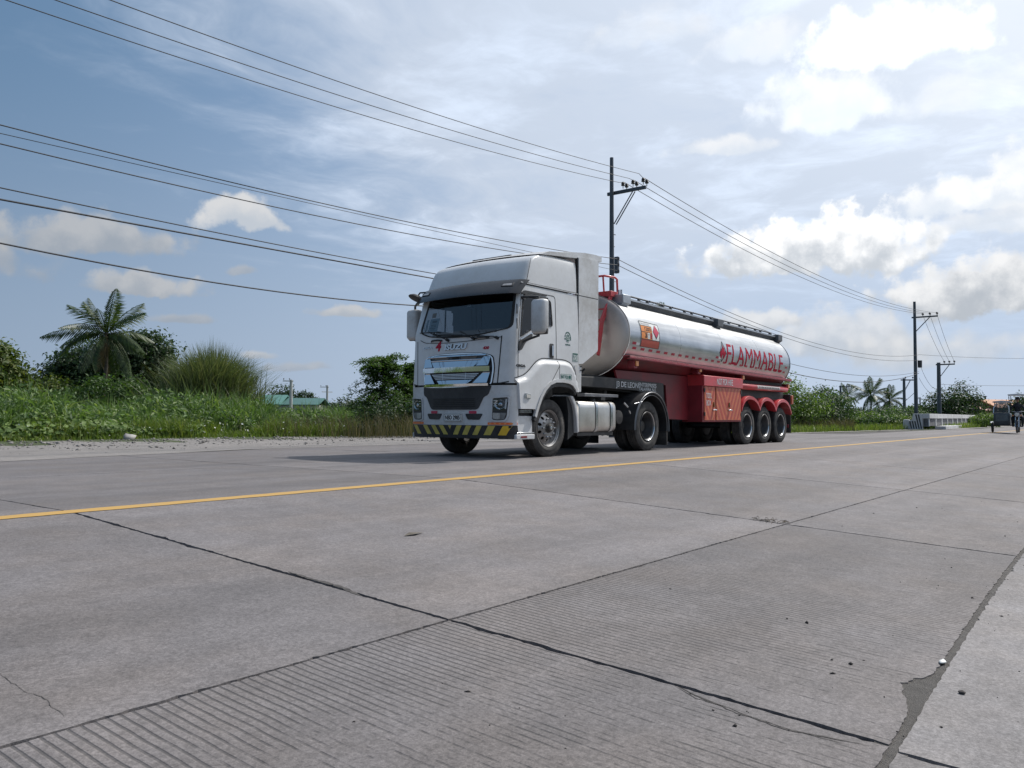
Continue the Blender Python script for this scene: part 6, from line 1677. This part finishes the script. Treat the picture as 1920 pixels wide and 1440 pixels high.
p_ = weed_leaf_pts(9000, 24.9, 27.2, -13, 15, .85); V, F_ = leaf_cloud(p_, np.tile([0, -.5, .9], (len(p_), 1)), .17, .8, .4)
tag(soup('vines', V, F_, L_LIGHT), 'light green vines creeping at the foot of the weeds at left', kind='stuff')
def grass_c():
    x = rng.uniform(-12, 37); e = grass_edge(x); y = e+rng.random()**1.0*(27.2-e if x < 26 else 9)
    q = y-e
    if q < .5 and rng.random() < .55: y += .5
    return (x, y, -.02, .55+.45*min(1, q/1.5)+.25*max(0, math.sin(x*1.7+y)))
blades(34000, grass_c, .10, .36, .016, .5, L_GRASS, 'grass', 'short green grass along the verge edge', seg=2)
def tuft_c():
    k = rng.integers(0, 48); q = TUFTS[k]; return (q[0]+rng.normal(0, .32), q[1]+rng.normal(0, .25), 0, q[2])
TUFTS = []
for k in range(48):
    x = rng.uniform(8, 30); TUFTS.append((x, grass_edge(x)+rng.uniform(.7, 2.0), rng.uniform(.6, 1.15)))
blades(14000, tuft_c, .35, .85, .016, .55, L_GRASS, 'grass_tufts', 'bright green grass tufts in front of the weeds', seg=3)
SEEDS = [(ground(px, d), s) for px, d, s in ((585, 30.5, 1.5), (620, 30, 1.2), (700, 29, 1.6), (745, 28.5, 1.4), (770, 28, 1.3), (70, 31, 1.5))]
def seed_c():
    (x, y), s = SEEDS[rng.integers(0, len(SEEDS))]; return (x+rng.normal(0, s), y+rng.normal(0, .4), 0, 1)
blades(1700, seed_c, .6, 1.15, .009, .35, L_SEED, 'seeding_grass', 'reddish seeding grass among the weeds', seg=2)
p_ = np.array([(lambda q: (q[0], q[1], rng.uniform(.1, .5)))(grass_c()) for _ in range(420)]); V, F_ = leaf_cloud(p_, np.tile([0, -.6, .7], (len(p_), 1)), .075, .8, .5)
tag(soup('blossoms', V, F_, leaf_mat('white_petals', (.55, .56, .52), (.75, .76, .72), .2)), 'tiny white blossoms and scraps in the verge grass', kind='stuff')

# right of the tanker
x, y = D(1505, 46); plant('broadleaf_tree', 'bright green leafy tree just behind the tanker rear', 'tree', x, y, [(-.5, .6, 1.75, 1.35, 1.2, 1.15), (-1.4, 1.3, 2.1, 1.2, 1.1, 1.1), (.5, -.3, 1.2, 1.1, 1.0, 1.0), (-.6, .6, .8, 1.7, 1.4, .8)], 8500, .15, L_LIGHT, trunk=.1, group='trees right of the tanker', limbs=3)
x, y = D(1538, 49); plant('broadleaf_tree', 'dark rounded bush between the bright tree and the palms', 'tree', x, y, [(0, 0, 1.25, 1.05, 1.0, 1.15), (.2, -.2, .8, 1.2, 1.0, .8)], 5000, .14, L_DARK, trunk=.08, group='trees right of the tanker')
x, y = D(1560, 52); plant('broadleaf_tree', 'mid green sloping bush right of the dark round bush', 'tree', x, y, [(-.3, .3, 1.9, .9, .9, .8), (.6, -.4, 1.3, 1.0, .9, .85), (.2, 0, .7, 1.6, 1.2, .7)], 5200, .15, L_MID, trunk=.08, group='trees right of the tanker')
for px, d, H, s, lab in ((1590, 120, 4.0, .85, 'distant palm standing nearest the tanker rear, under the small pole'), (1633, 112, 3.9, 1.25, 'distant broad palm in the middle of the right treeline'), (1668, 112, 3.2, 1.0, 'distant palm left of the paired poles')):
    x, y = D(px, d); palm(x, y, H, s, lab, 20, dead=0)
for px, d, w, h, mm, lab in ((1612, 108, 2.6, 1.1, L_HAZED, 'grey green distant tree between the first two palms'), (1648, 106, 3.2, 1.2, L_HAZED, 'grey green distant tree under the broad palm'), (1690, 104, 2.6, 1.15, L_HAZED, 'distant tree at the feet of the paired poles'), (1730, 100, 2.4, 1.6, L_MID, 'distant green tree just left of the big dark tree'),
                          (1776, 96, 2.6, 2.9, L_DARK, 'big dark tree behind the white parapet, left half'), (1806, 98, 2.4, 3.2, L_DARK, 'big dark tree behind the white parapet, taller right half'), (1922, 120, 3.2, 3.0, L_DARK, 'dark tree behind the tricycle at the right edge'), (1965, 118, 4.0, 3.6, L_DARK, 'dark tree cut off by the right edge')):
    x, y = D(px, d); plant('far_tree', lab, 'tree', x, y, [(0, 0, h*.9, w*.75, w*.7, h*.55), (w*.5, -w*.4, h*.6, w*.6, w*.6, h*.5), (-w*.5, w*.4, h*.6, w*.6, w*.6, h*.5), (0, 0, h*.4, w, w*.8, h*.4)], 5200, .30, mm, trunk=.15, group='distant trees on the right', limbs=2)
for px, d, w, h, mm, lab in ((1592, 56, 1.5, .65, L_LIGHT, 'low bright bush nearest the tanker rear on the right verge'), (1625, 55, 1.5, .75, L_LIGHT, 'low bright bush second from the tanker on the right verge'), (1655, 54, 1.4, .62, L_MID, 'low mid green bush third from the tanker on the right verge'), (1685, 54, 1.4, .60, L_LIGHT, 'low bright bush short of the striped parapet end'), (1708, 52, 1.1, .45, L_YEL, 'yellowish bush at the foot of the striped parapet end'),
                          (1660, 62, 2.0, 1.1, L_MID, 'taller mid green bush behind the low ones near the guy wire'), (1700, 66, 2.2, 1.2, L_MID, 'green bush behind the striped parapet end'), (1850, 64, 1.2, .75, L_LIGHT, 'bright green bush between parapet and tricycle'), (1838, 70, 1.2, .7, L_LIGHT, 'small bright bush at the far parapet end')):
    x, y = D(px, d); plant('bush', lab, 'bush', x, y, [(0, 0, h*.8, w*.7, w*.6, h*.6), (w*.5, -w*.4, h*.6, w*.6, w*.5, h*.5), (-w*.5, w*.4, h*.6, w*.6, w*.5, h*.5)], 2600, .13, mm, trunk=.04, group='bushes on the right verge', aspect=.7)
def rgrass_c():
    x = rng.uniform(33, 75); return (x, grass_edge(x)+.3+abs(rng.normal(0, 2.4)), -.02, 1)
blades(12000, rgrass_c, .15, .55, .022, .5, L_GRASS, 'verge_grass', 'grass on the far verge right of the tanker', seg=2)
def rseed_c():
    x, y = ground(rng.uniform(1488, 1600), rng.uniform(44, 52)); return (x, y, 0, 1)
blades(2600, rseed_c, .4, .95, .012, .35, L_SEED, 'dry_grass', 'brownish seeding grass right of the tanker', seg=2)
x, y = D(1236, 62); plant('broadleaf_tree', 'tall thin tree whose top shows above the tank walkway', 'tree', x, y, [(-.35, .3, 9.0, .75, .7, .55), (.6, -.4, 8.6, .6, .6, .5), (.1, 0, 7.6, 1.4, 1.2, .9), (0, 0, 6.2, 1.8, 1.6, 1.2)], 5200, .17, L_DARK, trunk=.14, limbs=3)

# ------------------------------------------------------------------ house, parapet, tricycle
hx, hy = D(1866, 142)
hs_ = empty('house', (hx, hy, 0), 'brick house with an orange tiled gable roof', 'house', rz=YAW-math.pi/2+.35)
MB().box(-3.4, 4.6, -3.0, 3.0, 0, 2.35).build('wall', mat('brick_wall', (.26, .125, .085), .85, var=.15, scale=3), hs_)
M_TILE = mat('orange_roof', (.40, .17, .075), .7, var=.2, scale=2)
MB().prism([(-3.5, 2.30), (0, 3.75), (3.5, 2.30), (3.5, 2.5), (0, 3.95), (-3.5, 2.5)], 'yz', -3.7, 4.9).build('roof', M_TILE, hs_)
MB().prism([(-3.0, 2.35), (0, 3.6), (3.0, 2.35)], 'yz', -3.38, -3.30).build('gable', mat('brick_wall', (.26, .125, .085)), hs_)
MB().box(-8.5, -3.5, -2.4, 2.4, 0, 1.9).build('annex_wall', mat('brick_wall', (.26, .12, .08)), hs_)
MB().prism([(-2.8, 1.9), (0, 2.9), (2.8, 1.9), (2.8, 2.05), (0, 3.05), (-2.8, 2.05)], 'yz', -8.8, -3.5).build('annex_roof', mat('pink_roof', (.42, .21, .17), .7, var=.15), hs_)
for k in range(2): MB().box(-2.2+3*k, -1.0+3*k, -3.05, -3.0, 1.0, 1.9).build('window', mat('dark_opening', (.03, .03, .03)), hs_)

a0 = np.array(ground(1742.5, 50)); a1 = np.array(ground(1836, 78)); dv = a1-a0; LB = np.linalg.norm(dv); ang = math.atan2(dv[1], dv[0])
bp = empty('bridge_parapet', (a0[0], a0[1], 0), 'long white concrete bridge parapet with a striped end post', 'parapet', rz=ang)
M_WCON = mat('white_concrete', (.58, .58, .58), .8, var=.1, scale=2, dirt=(.34, .33, .32), dirt_amt=.45)
M_GCON = mat('grey_recess', (.12, .12, .13), .85, var=.12, scale=2)
HB = .98
MB().box(0, LB, .06, .34, .22, HB).build('parapet_wall', M_GCON, bp)
MB().box(-.02, LB, -.02, .38, HB-.30, HB).build('parapet_beam', M_WCON, bp, bevel=.02)
npn = 11; pw_ = LB/npn
for k in range(npn+1):
    MB().box(k*pw_-.13 if k else 0, k*pw_+.13, .0, .36, .20, HB-.30).build('parapet_post', M_WCON, bp, bevel=.01)
MB().box(2.5, LB+9, -.62, .0, -.02, .20).build('parapet_kerb', M_WCON, bp, bevel=.02)
ep = MB().prism([(.38, .0), (1.12, .0), (1.12, .55), (.98, .60), (.90, HB), (.38, HB)], 'yz', -.02, .30).build('end_post', M_WCON, bp, bevel=.02)
MB().box(.05, .3, 1.12, 1.5, 0, .62).build('end_stub', M_WCON, bp, bevel=.06)
for k in range(5):
    q = .40+.14*k; top = HB-.04 if q < .62 else .52; lean_ = .17 if top > .6 else .09
    MB().prism([(q, .05), (q+.075, .05), (q+.075+lean_, top), (q+lean_, top)], 'yz', -.026, -.0205).build('black_stripe', M_BLACKINK, ep)

# tricycle: motorcycle with a roofed sidecar, coming towards the camera with its rider
tx, ty = ground(1908, 40.5)
tri = empty('motor_tricycle', (tx, ty, 0), 'black motorcycle with roofed sidecar approaching at the right edge', 'tricycle', rz=.06)
# local frame: -x is forward (towards the camera along the road), +y is the far side where the sidecar rides
M_TRI = mat('tricycle_dark', (.022, .025, .030), .35, .3, var=.2); M_TRI2 = mat('sidecar_panel', (.040, .052, .062), .4, .2, var=.25, scale=5)
def small_wheel(x, y, r, w, parent):
    o = empty('wheel', (x, y, r)); o.parent = parent
    MB().lathe([(r-.07, -w*.4), (r-.02, -w*.5), (r, -w*.2), (r, w*.2), (r-.02, w*.5), (r-.07, w*.4)], 28).build('tyre', M_RUBBER, o, smooth=50)
    sp = MB().lathe([(.04, -.06), (.04, .06)], 12)
    for k in range(12): a = 2*math.pi*k/12; sp.tube([(.03*math.cos(a), 0, .03*math.sin(a)), ((r-.06)*math.cos(a+.2), 0, (r-.06)*math.sin(a+.2))], .005, 4)
    sp.lathe([(r-.07, -w*.3), (r-.085, 0), (r-.07, w*.3)], 24); sp.build('rim', M_DULLCHR, o)
small_wheel(-.62, 0, .29, .09, tri); small_wheel(.66, 0, .29, .10, tri); small_wheel(.45, 1.12, .27, .09, tri)
mb = MB()
for yy in (-.07, .07): mb.tube([(-.62, yy, .29), (-.50, yy, .72), (-.42, yy, .98)], .025, 8)
mb.build('front_fork', M_DULLCHR, tri, smooth=60)
MB().prism([(-.90, .44), (-.80, .60), (-.62, .645), (-.44, .60), (-.36, .50), (-.44, .55), (-.62, .60), (-.78, .55)], 'xz', -.06, .06).build('front_fender', M_TRI, tri, bevel=.01)
hl = MB().lathe([(.0, -.62), (.10, -.615), (.115, -.58), (.11, -.50), (.05, -.44), (.0, -.43)], 18, 'x', (0, 0, .90)).build('headlight', M_TRI, tri, smooth=45)
MB().lathe([(.0, -.628), (.09, -.622), (.095, -.615)], 18, 'x', (0, 0, .90)).build('headlight_lens', mat('clear_lens', (.62, .60, .56)), hl, smooth=45)
MB().tube([(-.30, -.36, 1.06), (-.38, -.22, 1.06), (-.42, 0, 1.02), (-.38, .22, 1.06), (-.30, .36, 1.06)], .016, 8).build('handlebar', M_DULLCHR, tri, smooth=60)
for s in (-1, 1):
    m_ = MB().lathe([(.0, -.01), (.06, -.008), (.06, .008), (.0, .01)], 14, 'x', (-.36, s*.34, 1.24)); m_.tube([(-.35, s*.28, 1.06), (-.36, s*.33, 1.2)], .008, 5); m_.build('mirror', M_TRI, tri, smooth=40)
    MB().lathe([(.0, -.03), (.035, -.02), (.035, .02), (.0, .03)], 10, 'x', (-.50, s*.17, .86)).build('indicator', M_AMBER, tri, smooth=40)
MB().lathe([(.0, -.35), (.10, -.30), (.15, -.10), (.15, .05), (.10, .2), (.0, .22)], 16, 'x', (-.05, 0, .80)).build('fuel_tank', M_TRI, tri, smooth=60)
MB().prism([(.12, .74), (.80, .78), (.92, .86), (.85, .90), (.2, .82)], 'xz', -.14, .14).build('saddle', M_BLACKP, tri, bevel=.03)
eb = MB().box(-.15, .28, -.13, .13, .30, .62); eb.tube([(-.55, -.02, .45), (.7, -.02, .42)], .03, 8); eb.tube([(-.1, -.16, .32), (.85, -.2, .35)], .035, 8); eb.tube([(-.42, 0, .95), (-.2, 0, .65), (.25, 0, .35), (.66, 0, .29)], .03, 8)
eb.build('engine_frame', M_FRAME, tri, smooth=40)
# sidecar body with roof over rider and passengers
side_prof = [(-.55, .34), (-.62, .55), (-.58, .98), (-.40, 1.00), (-.05, .98), (.95, .98), (1.0, .34)]
MB().prism(side_prof, 'xz', .30, 1.00).build('sidecar_body', M_TRI2, tri, bevel=.06)
MB().box(-.628, -.62, .38, .90, .58, .92).build('sidecar_front_panel', mat('sidecar_plate', (.075, .095, .105), .35, .2, var=.25, scale=4), tri, bevel=.003)
pts = [(-.52, .33, .98), (-.50, .34, 1.30), (-.47, .44, 1.44), (-.46, .66, 1.47), (-.47, .90, 1.42), (-.52, .98, 1.22), (-.55, .99, .98)]
MB().tube(pts, .024, 8).build('windscreen_frame', M_DULLCHR, tri, smooth=60)
wn = MB().grid([[(-.53, .35, 1.0), (-.54, .66, 1.0), (-.53, .97, 1.0)], [(-.49, .38, 1.38), (-.47, .66, 1.45), (-.49, .93, 1.38)]]).build('sidecar_windscreen', M_SGLASS, tri)
for (xx, yy) in ((.95, .36), (.95, .97), (-.48, .94)): MB().tube([(xx, yy, .95), (xx, yy, 1.55)], .018, 6).build('roof_post', M_TRI, tri)
MB().prism(rounded([(.26, 1.50), (1.04, 1.50), (1.02, 1.56), (.66, 1.60), (.30, 1.57)], .02), 'yz', -.55, 1.02).build('sidecar_roof', M_GALV, tri, bevel=.01)
MB().prism(rounded([(-.36, 1.86), (.40, 1.86), (.38, 1.91), (0, 1.94), (-.34, 1.91)], .02), 'yz', -.42, .95).build('rider_roof', mat('pale_roof', (.60, .61, .62), .5), tri, bevel=.01)
for (xx, yy) in ((-.40, .33), (.9, .33), (.9, -.30)): MB().tube([(xx, yy, .95), (xx, yy, 1.88)], .016, 6).build('roof_post', M_TRI, tri)
MB().prism([(.28, .48), (.42, .56), (.60, .56), (.72, .44), (.60, .52), (.42, .52)], 'xz', 1.03, 1.21).build('wheel_fender', M_GALV, tri, bevel=.008)
MB().box(-.2, .9, .05, .36, .34, .40).build('link_bars', M_FRAME, tri)
# rider: one continuous skinned body, seated, hands on the bar
def skin_person(name, joints, edges, root, m, parent_loc, rz, label):
    me = bpy.data.meshes.new('body'); me.from_pydata([j[0] for j in joints], edges, [])
    o = bpy.data.objects.new(name, me); COL.objects.link(o); o.location = parent_loc; o.rotation_euler = (0, 0, rz)
    sk = o.modifiers.new('skin', 'SKIN'); sk.use_smooth_shade = True
    if not me.skin_vertices: 
        ly = me.attributes
    for i, (p, r_) in enumerate(joints):
        v = me.skin_vertices[0].data[i]; v.radius = (r_, r_) if not isinstance(r_, tuple) else r_; v.use_root = (i == root)
    sb = o.modifiers.new('subdiv', 'SUBSURF'); sb.levels = 1; sb.render_levels = 1
    me.materials.append(m)
    return tag(o, label, 'person')
J = [((.30, 0, .90), (.15, .12)), ((.26, 0, 1.10), (.14, .11)), ((.20, 0, 1.30), (.16, .11)), ((.17, 0, 1.42), (.09, .08)), ((.14, 0, 1.50), .052), ((.12, 0, 1.55), .05),
     ((.19, -.20, 1.37), .062), ((.06, -.30, 1.14), .045), ((-.24, -.33, 1.10), .036), ((.19, .20, 1.37), .062), ((.06, .30, 1.14), .045), ((-.24, .33, 1.10), .036),
     ((.24, -.12, .86), .10), ((-.12, -.22, .74), .075), ((.02, -.20, .36), .05), ((-.10, -.20, .31), .042), ((.24, .12, .86), .10), ((-.12, .22, .74), .075), ((.02, .20, .36), .05), ((-.10, .20, .31), .042)]
E_ = [(0, 1), (1, 2), (2, 3), (3, 4), (4, 5), (2, 6), (6, 7), (7, 8), (2, 9), (9, 10), (10, 11), (0, 12), (12, 13), (13, 14), (14, 15), (0, 16), (16, 17), (17, 18), (18, 19)]
rider = skin_person('person', J, E_, 0, mat('dark_clothes', (.035, .037, .045), .9, var=.3), (tx, ty, 0), .06, 'rider in dark clothes and helmet seated on the motorcycle')
M_SKIN = mat('skin', (.30, .17, .11), .6)
hb = bmesh.new(); bmesh.ops.create_uvsphere(hb, u_segments=20, v_segments=14, radius=1)
for v in hb.verts:
    x_, y_, z_ = v.co; nose = .10*math.exp(-((y_*4)**2+((z_+.05)*5)**2)) if x_ < 0 else 0
    v.co = Vector((.095*x_-nose*.2-.0, .076*y_*(1-.15*max(0, -z_)), .115*z_))
hm = bpy.data.meshes.new('head'); hb.to_mesh(hm); hb.free(); hm.shade_smooth(); link('head', hm, rider, M_SKIN, (.10, 0, 1.63))
hb = bmesh.new(); bmesh.ops.create_uvsphere(hb, u_segments=20, v_segments=14, radius=1)
bmesh.ops.delete(hb, geom=[v for v in hb.verts if v.co.z < -.15 and v.co.x < .3 or v.co.z < -.55], context='VERTS')
for v in hb.verts: v.co = Vector((.135*v.co.x, .118*v.co.y, .135*v.co.z))
hm = bpy.data.meshes.new('helmet'); hb.to_mesh(hm); hb.free(); hm.shade_smooth(); link('helmet', hm, rider, M_TRI, (.11, 0, 1.665))
for s in (-1, 1):
    hn = MB()
    for k in range(4): hn.tube([(-.26, s*(.30+.022*k), 1.10), (-.325, s*(.30+.022*k), 1.085), (-.335, s*(.30+.022*k), 1.05), (-.30, s*(.30+.022*k), 1.035)], [.011, .010, .009, .007], 6)
    hn.tube([(-.25, s*.29, 1.10), (-.28, s*.275, 1.06), (-.30, s*.285, 1.04)], [.013, .011, .008], 6); hn.box(-.27, -.22, min(s*.29, s*.375), max(s*.29, s*.375), 1.085, 1.11)
    hn.build('hand', M_SKIN, rider, smooth=70)
